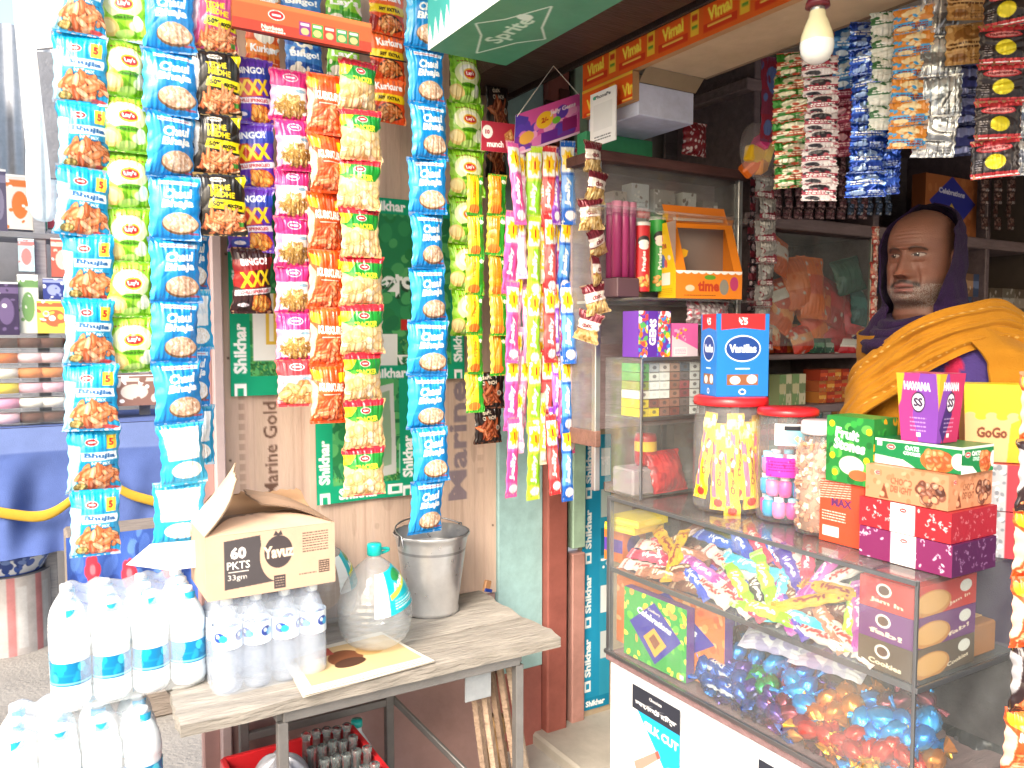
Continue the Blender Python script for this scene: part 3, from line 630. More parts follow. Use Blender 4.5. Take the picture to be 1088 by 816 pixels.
def strip(name, label, cat, px, py, ytop, ybot, n, wpx, arts, y=None, x=None, d=None, t=.022, mt='film', group=None, rot=0.0, pn='packet', tilt=.06, waist=.10, order=None, sway=0.0, ov=1.04):
    kw = dict(y=y) if y is not None else dict(x=x) if x is not None else dict(d=d)
    c = pt(px, py, **kw); dp = depth(c)
    zt, zb = pt(px, ytop, **kw)[2], pt(px, ybot, **kw)[2]
    zt = pt(px, ytop, d=1)[2] and (lambda q: (pt(px, q, **kw)[2]))(ytop)
    h = (zt-zb)/n; w = wpx*dp/FPX
    if rot: w /= max(.5, math.cos(abs(rot)))
    nvar = max(1, -(-(3 if n >= 5 else 2 if n > 2 else 1)//len(set(map(id, arts))))) if not order else 2; base_n = len(arts)
    meshes = [packet_mesh(pn, arts[k % base_n], w*(1.02+.03*math.sin(k*2.3)), h*ov, min(t, w*.42)*(1+.25*math.sin(k*1.7)), mt, hash_(label)+k*3, waist*(1+.4*math.sin(k*2.9))) for k in range(base_n*nvar)]
    T = thing(name, label, cat, (c[0], c[1], zt), (0, 0, rot), group)
    g = np.random.default_rng(hash_(label))
    for i in range(n):
        me = meshes[(order[i]+base_n*(i % nvar)) if order else int(g.integers(len(meshes))) if base_n == 1 or len(set(map(id, arts))) == 1 else i % len(meshes)]
        o = bpy.data.objects.new(pn, me); COL.objects.link(o); o.parent = T
        o.location = (sway*math.sin(i*.9+px)+g.normal()*.0022*min(1, w/.08), g.normal()*.003, -h*i+g.normal()*.0012)
        o.rotation_euler = (g.normal()*tilt*.8, g.normal()*.022, g.normal()*tilt*1.9)
        if n > 3 and g.random() < .5: o.scale = (1+.05*g.normal(), 1+.35*g.random(), 1+.02*g.random())
    return T
def hash_(s): return sum(ord(c)*(i+3) for i, c in enumerate(s)) % 9973
Yp = 2.25
GF = 'snack strips hanging in front of the side wall'
nood = [a_noodle()]; ch = a_chaul(); ly = a_lays()
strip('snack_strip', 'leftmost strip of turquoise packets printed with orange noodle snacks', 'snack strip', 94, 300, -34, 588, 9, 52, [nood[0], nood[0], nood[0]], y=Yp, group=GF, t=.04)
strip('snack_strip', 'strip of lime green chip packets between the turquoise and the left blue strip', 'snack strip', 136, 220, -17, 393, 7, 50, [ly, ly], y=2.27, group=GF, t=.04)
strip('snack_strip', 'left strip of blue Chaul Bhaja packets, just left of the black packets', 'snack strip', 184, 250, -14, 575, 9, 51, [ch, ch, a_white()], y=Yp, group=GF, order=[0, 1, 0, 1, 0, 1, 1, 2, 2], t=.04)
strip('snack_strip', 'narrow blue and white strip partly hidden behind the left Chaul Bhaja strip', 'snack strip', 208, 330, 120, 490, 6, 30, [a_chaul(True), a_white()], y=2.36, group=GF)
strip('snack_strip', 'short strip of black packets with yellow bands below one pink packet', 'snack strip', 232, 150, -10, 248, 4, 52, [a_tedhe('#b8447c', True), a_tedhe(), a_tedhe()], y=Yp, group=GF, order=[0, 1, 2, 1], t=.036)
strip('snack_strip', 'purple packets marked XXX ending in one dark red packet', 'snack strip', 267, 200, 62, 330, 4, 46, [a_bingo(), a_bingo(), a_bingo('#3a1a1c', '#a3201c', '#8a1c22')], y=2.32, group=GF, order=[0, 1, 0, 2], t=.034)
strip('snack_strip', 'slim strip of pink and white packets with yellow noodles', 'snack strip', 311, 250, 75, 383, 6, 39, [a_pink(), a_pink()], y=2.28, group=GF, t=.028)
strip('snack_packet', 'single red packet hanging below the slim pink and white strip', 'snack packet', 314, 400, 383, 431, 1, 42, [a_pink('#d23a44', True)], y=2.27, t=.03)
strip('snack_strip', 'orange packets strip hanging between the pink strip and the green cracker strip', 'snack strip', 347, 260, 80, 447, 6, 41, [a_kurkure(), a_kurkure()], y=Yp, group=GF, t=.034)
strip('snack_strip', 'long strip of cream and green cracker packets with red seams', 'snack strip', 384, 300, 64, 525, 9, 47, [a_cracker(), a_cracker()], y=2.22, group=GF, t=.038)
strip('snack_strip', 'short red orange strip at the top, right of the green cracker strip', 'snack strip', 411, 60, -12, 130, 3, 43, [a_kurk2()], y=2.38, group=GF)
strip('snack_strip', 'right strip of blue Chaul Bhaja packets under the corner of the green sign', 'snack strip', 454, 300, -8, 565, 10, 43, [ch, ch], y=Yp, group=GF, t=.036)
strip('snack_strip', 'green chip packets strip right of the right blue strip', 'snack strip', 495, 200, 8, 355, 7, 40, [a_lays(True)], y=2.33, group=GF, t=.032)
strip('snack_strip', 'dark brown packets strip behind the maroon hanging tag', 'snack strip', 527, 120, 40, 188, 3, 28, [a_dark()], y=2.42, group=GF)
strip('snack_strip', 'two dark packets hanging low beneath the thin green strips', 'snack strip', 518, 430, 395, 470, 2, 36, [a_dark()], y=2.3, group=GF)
strip('snack_strip', 'thin yellow and green strip overlapping the green chip packets', 'snack strip', 504, 300, 185, 437, 6, 21, [a_yg(0)], y=2.2, group=GF, t=.016)
strip('snack_strip', 'thin orange and green strip left of the pink candy strips', 'snack strip', 529, 300, 185, 396, 5, 21, [a_yg(1)], y=2.2, group=GF, t=.016)
for px, lab, bg in ((278, 'orange', '#d9541c'), (322, 'blue', '#1f4f9e'), (364, 'green', '#3f9a24')):
    strip('snack_strip', f'short {lab} strip high behind the red cardboard hanger', 'snack strip', px, 40, -28, 84 if lab != 'orange' else 74, 2, 42 if lab != 'blue' else 46, [sachet(bg, {'orange': '#e88a3c', 'blue': '#3c7cc4', 'green': '#8fd03c'}[lab], '#e9e0d0', {'orange': 'Kurkure', 'blue': 'Bingo!', 'green': "Lay's"}[lab], '#ffffff', 11, 14, 1, px)], y=2.42, group=GF)
# wire rail and cords the strips hang from
def cord(name, label, P, r=.0015, c='#2a2624', mt='rubber', cat='wire'):
    m = MB(); m.tube(P, r, c, 6); o = m.build(name, mt); return tag(o, label, cat)
a, b = pt(60, 22, y=2.30), pt(560, 22, y=2.30); zr = 2.40
cord('hanging_rail', 'black wire rail from which the snack strips hang beneath the tin roof', [(-.1, 2.3, 2.52), (.3, 2.3, 2.515), (.8, 2.3, 2.505), (1.25, 2.3, 2.52)], .004)
q0, q1 = pt(204, 20, y=2.30), pt(432, 66, y=2.30)
cord('wire', 'thin dark wire running behind the red cardboard hanger', [q0, (q0+q1)/2+[0, 0, -.004], q1], .0022)
# red cardboard hanger
p0, p1 = pt(244, 10, y=2.2), pt(391, 44, y=2.2); wd = p1[0]-p0[0]; hh = pt(244, -2, y=2.2)[2]-pt(244, 31, y=2.2)[2]
A = Art(wd*100, hh*100, '#b8381f', 6); A.rect(0, 0, A.w, A.h*.16, '#d8743a'); A.rect(0, A.h*.16, A.w, A.h*.66, '#cf5a2a'); logo_oval(A, A.w*.3, A.h*.38, 1.9); A.text("Namkeen", A.w*.27, A.h*.80, 1.1, '#f5e6dc', 0, .04); A.lines(A.w*.2, A.h*.88, A.w*.36, A.h*.96, 1, '#f5e6dc', .4)
for k, c in enumerate(('#7a2a7e', '#3b9a3c', '#c2302c', '#2d8f52', '#2c7c3c')): A.rect(A.w*(.46+.09*k), A.h*.42, A.w*(.54+.09*k), A.h*.86, c); A.ell(A.w*(.50+.09*k), A.h*.72, 1.1, .9, '#e2b478'); A.rect(A.w*(.47+.09*k), A.h*.46, A.w*(.53+.09*k), A.h*.54, '#efe8dc')
m = MB(); m.sheet(A, lambda U, W: ((U-.5)*wd, -.012+0*U, (.5-W)*hh), 0, False); m.box((0, 0, 0), (wd-.002, .023, hh-.002), '#8e2d1b', .002)
tag(m.build('hanger_box', 'card', None, ((p0[0]+p1[0])/2, 2.185, (p0[2]+p1[2])/2-.005), (0, 0, 0)), 'long red cardboard hanger box across the top of the snack strips', 'box')
# candy card with its thin strips
YC = 2.12
c0, c1, c2, c3 = pt(548, 122, y=YC), pt(546, 166, y=YC), pt(616, 142, y=YC), pt(616, 99, y=YC)
A = Art(20, 12, '#d655a4', 6); A.poly([(0, 0), (4, 2), (3, 12), (0, 12)], '#4e3aa8'); A.specks(0, 3, 20, 12, ['#5b3cb4', '#e27abf', '#7a2f9a', '#f0a0d0'], 40, 1.4, 3); A.ell(9, 4.4, 2.6, 2.4, '#f6c32a'); A.text('2/-', 9, 4.4, 1.5, '#c23a1c', 0, .06)
A.text('Jelly Gems', 14.6, 3.0, 1.7, '#f7e9f4', -2, .05, w=8); A.ell(3.6, 7.8, 2.2, 1.8, '#f0b04a'); A.ell(12.6, 5.6, 1.3, 1, '#6cc03a'); A.rect(14.5, 6.0, 19, 9.6, '#8d1f6a'); A.rect(8, 8, 13, 11.5, '#6a2496'); A.rect(0, 11.2, 20, 12, '#f2c9e2')
m = MB()
m.sheet(A, lambda U, W: tuple((c0[k]*(1-U)+c3[k]*U)*(1-W)+(c1[k]*(1-U)+c2[k]*U)*W-(pt(580, 132, y=YC)[k]) for k in range(3)), 0, False)
m.sheet(Art(20, 12, '#e8dfe4', 2), lambda U, W: tuple((c0[k]*(1-U)+c3[k]*U)*(1-W)+(c1[k]*(1-U)+c2[k]*U)*W-(pt(580, 132, y=YC)[k])+(.002 if k == 1 else 0) for k in range(3)), 0, False, True)
tag(m.build('candy_card', 'card', None, pt(580, 132, y=YC)), 'pink and purple header card hung on a triangle of string, holding thin candy strips', 'card')
ap = pt(588, 70, y=YC)
cord('string', 'white string triangle holding up the pink candy card', [c0+[.004, 0, -.005], ap, c3+[-.004, 0, -.005]], .0013, '#e9e4da', 'cloth', 'string')
CS = [(545, 330, 150, 515, 15, '#d760a8', '#e84a96', 'bright pink', 5, 0), (559, 300, 160, 440, 11, '#e08ab8', '#ef9ac4', 'pale pink', 4, .015), (568, 330, 155, 517, 15, '#b9d83c', '#8fd42c', 'lime green', 5, -.004), (583, 330, 155, 510, 14, '#d6383e', '#e05a5a', 'red', 5, -.002), (594, 300, 160, 450, 11, '#c81f62', '#e0508a', 'magenta', 4, .015), (602, 330, 150, 516, 14, '#1f62c4', '#5a9ae8', 'royal blue', 5, -.004), (613, 280, 155, 405, 12, '#2a58c2', '#6aa0f0', 'dark blue', 4, .015), (552, 320, 158, 470, 9, '#e8a0c8', '#f4c0dc', 'blush pink', 5, .010), (576, 320, 158, 480, 9, '#e8e0c0', '#f0c83c', 'cream and yellow', 5, .010), (589, 330, 156, 500, 9, '#8a3ac0', '#b070e0', 'purple', 5, .006), (607, 320, 156, 470, 9, '#e84a8a', '#f090b8', 'rose', 5, .008), (621, 300, 215, 402, 11, '#b8285e', '#e05a8a', 'short crimson', 3, .02)]
for px, py, a, b, wp, c, c2_, nm, n, dy in CS:
    wp *= 1.15; strip('candy_strip', f'thin {nm} candy strip hanging from the pink card', 'candy strip', px, py, a, b, n, wp, [a_candy(c, c2_, w=3.6)]*2, y=YC+dy, group='thin candy strips under the pink card', t=.016, tilt=.07, sway=.001, waist=.07, ov=1.2)
# maroon hanging tag
q = pt(529, 146, y=2.17); A = Art(11, 9, '#a8263c', 7); A.ell(2.0, 3.2, 1.7, 2.0, '#f3eeea'); A.text('10', 2.0, 3.2, 1.3, '#a8263c', 0, .05); A.poly([(7.4, 3.4), (9.6, 1.6), (10.6, 4.2), (8.4, 7.2)], '#cf8a4a'); A.food(9, 4.4, .9, 1.8, ['#b86a2e', '#e2ad6c'], .6, 1.4, 14, '#6a3414', 2); A.text('munch', 4.6, 6.6, 1.9, '#ffffff', -3, .09, w=5.4)
m = MB(); m.sheet(A, lambda U, W: ((U-.5)*.112, -.003+0*U, (.5-W)*.088), 0, False); m.box((0, 0, 0), (.111, .005, .087), '#d8ccc8', .001)
tag(m.build('hanging_tag', 'card', None, q, (R(4), 0, R(-6))), 'maroon cardboard tag hanging between the green packets and the pink candy card', 'tag')
# twisted chocolate strip right of the candy card
T = thing('chocolate_strip', 'strip of maroon and gold wrapped chocolate bars hanging before the cabinet edge', 'chocolate strip', pt(630, 150, y=1.90))
base = pt(630, 150, y=1.90); zz = [pt(630, k, y=1.90)[2]-base[2] for k in (150, 420)]
for k in range(7):
    h = (zz[0]-zz[1])/9.0; g = np.random.default_rng(k)
    A = Art(8, 9, '#6a1f2c', 6); A.rect(0, 2.6, 8, 5.2, '#eee2da'); A.text('choc', 4, 3.9, 1.5, '#7a1a24', -4, .05); A.poly([(0, 5.6), (8, 5.0), (8, 9), (0, 9)], '#c9a468'); A.specks(0, 5.4, 8, 9, ['#e4cb96', '#a9803f', '#d9b97c'], 40, .5, k)
    me = packet_mesh('bar', A, .085, h*1.12, .024, 'foil_soft', 40+k, .22)
    o = bpy.data.objects.new('bar', me); COL.objects.link(o); o.parent = T; o.location = (.012*math.sin(k*2.1)+.01*(k % 2), 0, zz[0]-h*k); o.rotation_euler = (g.normal()*.1, g.normal()*.16, g.normal()*.4)
# ---- small sachet strips hanging inside the shop front
GI = 'sachet strips hanging over the counter'
def a_pan():
    A = Art(8, 10, '#2a2226', 7); A.rect(0, 0, 8, 1.6, '#b8323a'); A.ell(4, 2.6, 3, 1.0, '#c8404a'); A.ell(4, 2.6, 2.5, .7, '#e0989a'); A.text('Rajnigandha', 4, 2.6, .9, '#7a1a20', 0, .03, w=4.6); A.ell(4.2, 6.0, 1.7, 1.9, '#e0cf28'); A.lines(.8, 5, 2, 8, 5, '#9a9298', .2, 3); A.rect(0, 8.6, 8, 10, '#b8323a'); A.rect(0, 9.3, 8, 9.6, '#e8dcdc'); return A
RS = [(845, 120, 55, 198, 6, 30, 1.76, sachet('#2c7a26', '#b5472a', '#e8e2c8', 'GOPAL', '#f2ead0', 6, 7, 1, 1), 'green tobacco sachet strip left of the bulb', 'foil_soft'),
 (872, 130, 62, 214, 8, 23, 1.70, sachet('#e0d6d8', '#a8324a', '#2f2b34', 'Rajni', '#ffffff', 6, 6, 1, 2), 'white strip with red and black print hanging right below the bulb', 'film'),
 (893, 110, 30, 165, 5, 17, 1.84, sachet('#7d1a34', '#a33050', '#d8a0a8', 'Vim', '#f0c8c8', 5, 8, 1, 3), 'narrow maroon sachet strip behind the blue ones', 'foil_soft'),
 (903, 60, 28, 92, 2, 22, 1.80, sachet('#1f5fa8', '#5aa0dc', '#d8e8f4', 'rin', '#ffffff', 6, 8, 1, 4), 'short light blue two packet strip beside the bulb', 'foil_soft'),
 (922, 120, 24, 208, 7, 25, 1.74, sachet('#123a9c', '#3a6ad8', '#a8c4f4', 'surf', '#ffffff', 6, 7, 1, 5, .3), 'shiny deep blue sachet strip, the longest blue one', 'foil'),
 (942, 170, 120, 206, 3, 17, 1.79, sachet('#0f3188', '#2f5ac8', '#88a8e8', '', '#ffffff', 5, 8, 1, 6), 'short dark blue foil strip behind the white and green strip', 'foil'),
 (945, 75, 12, 136, 5, 25, 1.71, sachet('#dfe4dc', '#2f6a3c', '#f4f4ec', 'Baba', '#ffffff', 7, 8, 1, 7, .25), 'white sachet strip with green labels', 'film'),
 (968, 80, 8, 157, 6, 26, 1.70, sachet('#d88a38', '#3a9ad8', '#f0d8a8', 'Silver', '#8a2a1c', 7, 8, 1, 8, .6), 'orange sachet strip with sky blue bands', 'film'),
 (984, 105, 40, 160, 4, 16, 1.78, sachet('#8a1f2a', '#c23a3a', '#3a8ac8', '', '#ffffff', 5, 8, 1, 9), 'narrow dark red strip behind the orange and blue strip', 'foil_soft'),
 (999, 80, -6, 165, 4, 27, 1.74, sachet('#b9bcc0', '#8a8d92', '#dfe2e4', '', '#555', 7, 10, 1, 10), 'plain silver foil pouch strip', 'foil'),
 (1026, 20, -20, 66, 2, 27, 1.76, sachet('#b98a4e', '#d8b078', '#8a5a28', 'gold', '#5a3414', 8, 10, 1, 11), 'tan two packet strip high beside the silver pouches', 'film'),
 (1028, 110, 68, 165, 3, 33, 1.82, sachet('#1e2348', '#3a4080', '#8a90c0', '', '#c0c4e0', 7, 7, 1, 12), 'dark navy sachet strip under the tan packets', 'foil_soft'),
 (1063, 90, -14, 186, 5, 32, 1.72, a_pan(), 'black and red pouch strip with yellow dots near the right edge', 'foil_soft'),
 (1085, 90, -14, 186, 5, 15, 1.78, sachet('#a8abb4', '#5a5f70', '#e0e2e8', '', '#555', 4, 8, 1, 14), 'grey silver strip cut by the right edge of the picture', 'foil')]
for px, py, a, b, n, wp, xx, art, lab, mt in RS:
    strip('sachet_strip', lab, 'sachet strip', px, py, a, b, n, wp, [art, art], x=xx, group=GI, t=.008, mt=mt, rot=R(-48), pn='sachet', tilt=.10, waist=.03, sway=.003)
strip('sachet_strip', 'long grey sachet strip with dark red bands beside the yellow display box', 'sachet strip', 813, 280, 186, 372, 8, 25, [sachet('#8f8a86', '#7a1a2a', '#b9b4ae', 'Manik', '#e8d8d8', 7, 7, 1, 15, .66)], y=1.88, group=GI, t=.008, pn='sachet', mt='foil_soft', waist=.03)
strip('sachet_strip', 'narrow dark strip behind the long grey sachet strip', 'sachet strip', 799, 280, 180, 330, 6, 11, [sachet('#2a2530', '#7a2a3a', '#b9a4ae', '', '#e8d8d8', 4, 7, 1, 16)], y=1.93, group=GI, t=.006, pn='sachet', mt='foil_soft', waist=.03)
strip('sachet_strip', 'red and brown string of candies behind the counter, left of the man', 'sachet strip', 929, 300, 240, 352, 6, 10, [sachet('#b8463a', '#d8907a', '#e8d8c8', '', '#fff', 4, 7, 1, 17)], y=1.86, group=GI, t=.01, pn='sachet', mt='foil_soft')
strip('snack_strip', 'orange and black packets strip low at the right edge', 'snack strip', 1103, 600, 392, 830, 6, 52, [a_kurkure('K', '#d8481c'), a_tedhe('#2a1a1c')], d=1.30, group=GF, t=.034, order=[0, 1, 0, 0, 1, 0], tilt=.03, rot=R(-30))
m = MB(); m.tube([(1.79, -.3, 2.30), (1.79, .8, 2.31), (1.79, 1.8, 2.30)], .005, '#6a5a48', 8)
tag(m.build('hanging_rod', 'wood_dark'), 'thin wooden rod under the soffit that the sachet strips hang on', 'rod')
# bag of coloured blocks
Q = pt(808, 160, y=1.80); T = thing('toy_bag', 'clear plastic bag of yellow, pink and orange blocks hanging over the display box', 'bag', Q)
for k, (dx, dz, c, r) in enumerate([(-.035, -.02, '#e8b81c', 10), (.0, -.045, '#e8961c', -20), (.035, -.01, '#ecc02a', 30), (-.01, .02, '#e8488a', 5), (.03, .035, '#e87a1c', -15), (-.03, -.05, '#e8701c', 40), (.01, -.0, '#f0c834', 70)]):
    m = MB(); m.box((0, 0, 0), (.068, .036, .05), c, .006); m.build('block', 'plastic', T, (dx, .01*(k % 3)-.01, dz), (R(10*k), R(r), R(k*25)))
m = MB(); t = np.linspace(.02, PI-.02, 18); a = np.linspace(0, 2*PI, 24, endpoint=False)
rr = np.sin(t)**.7
m.grid(np.stack([np.outer(rr, np.cos(a))*.075*(1+.08*np.sin(a*5)), np.outer(rr, np.sin(a))*.045*(1+.1*np.sin(a*7)), np.outer(np.cos(t), np.ones(24))*.085], -1), '#ffffff', wrap=True)
m.build('plastic_wrap', 'jar_plastic', T)
m = MB(); m.tube([(0, 0, .08), (.004, 0, .14), (0, 0, .30)], .0015, '#8a9096', 6); m.build('cord', 'cloth', T)
# price board (its printed code is left out)
q0, q1 = pt(628, 127, x=1.47), pt(655, 122, x=1.47); hh = .155; A = Art(9, 15.5, '#e3e4e6', 7); A.text('PhonePe', 4.5, 1.5, 1.0, '#3a3f48', 0, .03, w=5.4); A.rect(1.2, 3.6, 7.8, 11.2, '#d6d8da'); A.lines(1.6, 12.6, 7.4, 14.2, 2, '#5a5f66', .35); A.ell(1.5, 1.5, .5, .5, '#2a9a7a')
Lq = abs(q0[1]-q1[1]); m = MB(); m.sheet(A, lambda U, W: ((U-.5)*Lq, -.003+0*U, (.5-W)*hh), 0, False); m.box((0, 0, 0), (Lq-.001, .005, hh-.001), '#c9cbce', .001)
tag(m.build('payment_card', 'card', None, ((q0[0]+q1[0])/2, (q0[1]+q1[1])/2, (pt(641, 92, x=1.47)[2]+pt(641, 157, x=1.47)[2])/2), (R(0), R(0), R(-90))), 'small white payment board in front of the green board and orange fascia', 'sign')
# light bulb
B = pt(868, 45, d=1.55); T = thing('light_bulb', 'unlit white bulb in a maroon holder hanging at the shop front', 'light bulb', B)
m = MB(); m.lathe([(.001, -.0405), (.012, -.039), (.022, -.033), (.029, -.022), (.0315, -.008), (.031, .0)], '#e9ebe6', 28); m.build('globe', 'porcelain', T)
m = MB(); m.lathe([(.031, .0), (.029, .014), (.022, .034), (.016, .048), (.0145, .058)], '#e6dcb4', 28); m.build('bulb_body', 'porcelain', T)
m = MB(); m.lathe([(.0135, .058), (.0135, .070), (.012, .072)], '#b8b8b4', 20); m.build('cap', 'metal', T)
m = MB(); m.lathe([(.001, .108), (.012, .107), (.014, .10), (.016, .085), (.022, .074), (.023, .066), (.017, .064), (.001, .064)], '#6e1f28', 22); m.build('lamp_holder', 'plastic', T)
m = MB(); m.tube([(0, 0, .105), (.003, .0, .17), (.01, .02, .26)], .0028, '#3a2a28', 8); m.build('cable', 'rubber', T)

p = pt(815, 118, x=1.95); strip('banner', 'dull red and blue cloth banner hanging behind the toy bag', 'banner', 818, 110, 62, 150, 1, 30, [sachet('#8a2a3c', '#7a3048', '#5a6a9c', '', '#fff', 7, 12, 1, 61)], x=1.95, t=.01, pn='panel', mt='cloth')
A = Art(10, 10, '#8a1f2c', 6); A.specks(0, 0, 10, 10, ['#e8d8d8'], 40, .4, 7); me = packet_mesh('packet', A, .11, .11, .05, 'film', 71, .1)
o = bpy.data.objects.new('gift_packet', me); COL.objects.link(o); o.location = pt(738, 130, y=2.02); tag(o, 'dark red polka dot packet on the cabinet top beside the green board', 'packet')
# ================================================================== BENCH AND WHAT STANDS ON IT
BZ = .60
fl, fr_, br = pt(192, 768, z=BZ), pt(597, 685, z=BZ), pt(508, 626, z=BZ)
bx0, bx1, by0, by1 = fl[0], fr_[0]+.035, 1.955, 2.47
T = thing('bench', 'weathered plank bench on a grey steel frame against the plywood wall', 'bench', ((bx0+bx1)/2, 2.2, GZ))
bo = (-(bx0+bx1)/2, -2.2, -GZ)
m = MB()
def plank(y0, y1, z, t, c, sd, xe0=0, xe1=0):
    nu, nv = 60, 8; U, V = np.meshgrid(np.linspace(0, 1, nu), np.linspace(0, 1, nv))
    X = bx0+xe0+(bx1+xe1-bx0-xe0)*U; Yy = y0+(y1-y0)*V+.004*fnoise(U, V*0, sd, 3, 2)*(1-2*V)
    k = .0022*fnoise(U*.5, V*3, sd+2, 2, 3); edge = .004*(np.abs(V-.5)*2)**8; X = X+.006*fnoise(V*3, U*0, sd+4, 2, 2)*(2*U-1)
    top = np.stack([X, Yy, z+k-edge], -1); bot = np.stack([X, Yy, z-t+0*k], -1)
    tone = .5+.5*fnoise(U*.5, V*4, sd+9, 5, 3); C = lin(c)[None, None]*(1+.22*tone[..., None])
    m.grid(top, C, flip=True); m.grid(bot, C)
    for V0, V1, f in ((top[0], bot[0], False), (top[-1], bot[-1], True), (top[:, 0], bot[:, 0], True), (top[:, -1], bot[:, -1], False)):
        m.grid(np.stack([V0, V1]), lin(c)*.9, sm=False, flip=f)
plank(by0, by0+.20, BZ, .034, '#98928a', 1); plank(by0+.203, by0+.38, BZ-.001, .034, '#a19b93', 2, .01, -.004); plank(by0+.383, by1, BZ-.002, .034, '#918b83', 3, -.01, .002)
m.build('tabletop', 'wood', T, bo)
FR = '#7d7b7a'
def bar(mb, a, b, w, h, c=FR):
    a, b = np.array(a, float), np.array(b, float); L = np.linalg.norm(b-a); q = Vector(b-a).to_track_quat('X', 'Z').to_matrix().to_4x4(); q.translation = Vector((a+b)/2); mb.box((0, 0, 0), (L, w, h), c, .002, 0, q)
m = MB(); zf = BZ-.052
bar(m, (bx0+.24, by0+.03, zf), (bx1-.13, by0+.03, zf), .03, .03); bar(m, (bx0+.24, by1-.05, zf), (bx1-.13, by1-.05, zf), .03, .03); bar(m, (bx0+.24, by0+.03, zf), (bx0+.24, by1-.05, zf), .03, .03); bar(m, (bx1-.13, by0+.03, zf), (bx1-.13, by1-.05, zf), .03, .03)
m.build('frame', 'metal_worn', T, bo)
for x, y in ((bx0+.24, by0+.03), (bx1-.13, by0+.03), (bx0+.24, by1-.05), (bx1-.36, by1-.05)):
    m = MB(); bar(m, (x, y, zf-.016), (x, y, GZ), .026, .026); m.build('leg', 'metal_worn', T, bo)
m = MB(); bar(m, (bx0+.25, by1-.05, .30), (bx1-.37, by1-.05, .30), .02, .024); m.build('stretcher', 'metal_worn', T, bo)
m = MB(); bar(m, (bx1-.35, by1-.04, .31), (bx1-.16, by0+.05, .08), .012, .022); m.build('brace', 'metal_worn', T, bo)
m = MB(); m.box((bx1-.25, by0+.055, .50), (.085, .006, .115), '#9ea3a8', .002); m.build('bracket_plate', 'metal_worn', T, bo)
# leaning bundle of boards
for k in range(5):
    a, b = pt(508+k*9, 712-k*1.5, y=2.02+.01*k), pt(528+k*10.5, 832, y=2.0+.012*k)
    m = MB(); bar(m, (a[0], 2.06+.006*k, a[2]), (b[0], 1.99+.008*k, GZ+.01), .03, .017, ['#8f7a68', '#a58f7b', '#7d6857', '#9b8471', '#ab9987'][k])
    tag(m.build('plank', 'wood'), ['thin grey brown plank leaning under the bench, nearest the crate', 'second plank in the leaning bundle under the bench corner', 'darkest plank, middle of the leaning bundle', 'fourth plank in the leaning bundle under the bench corner', 'palest plank leaning outermost under the bench corner'][k], 'plank', 'planks leaning under the bench corner')
m = MB(); q = pt(528, 775, y=2.25); m.lathe([(.02, .05), (.03, .045), (.032, .0), (.02, -.03), (.034, -.05), (.036, -.12), (.001, -.122)], '#9a7a52', 20, c=q)
tag(m.build('brass_jug', 'metal_worn'), 'small dull brass jug on the ground beneath the bench brace', 'jug')
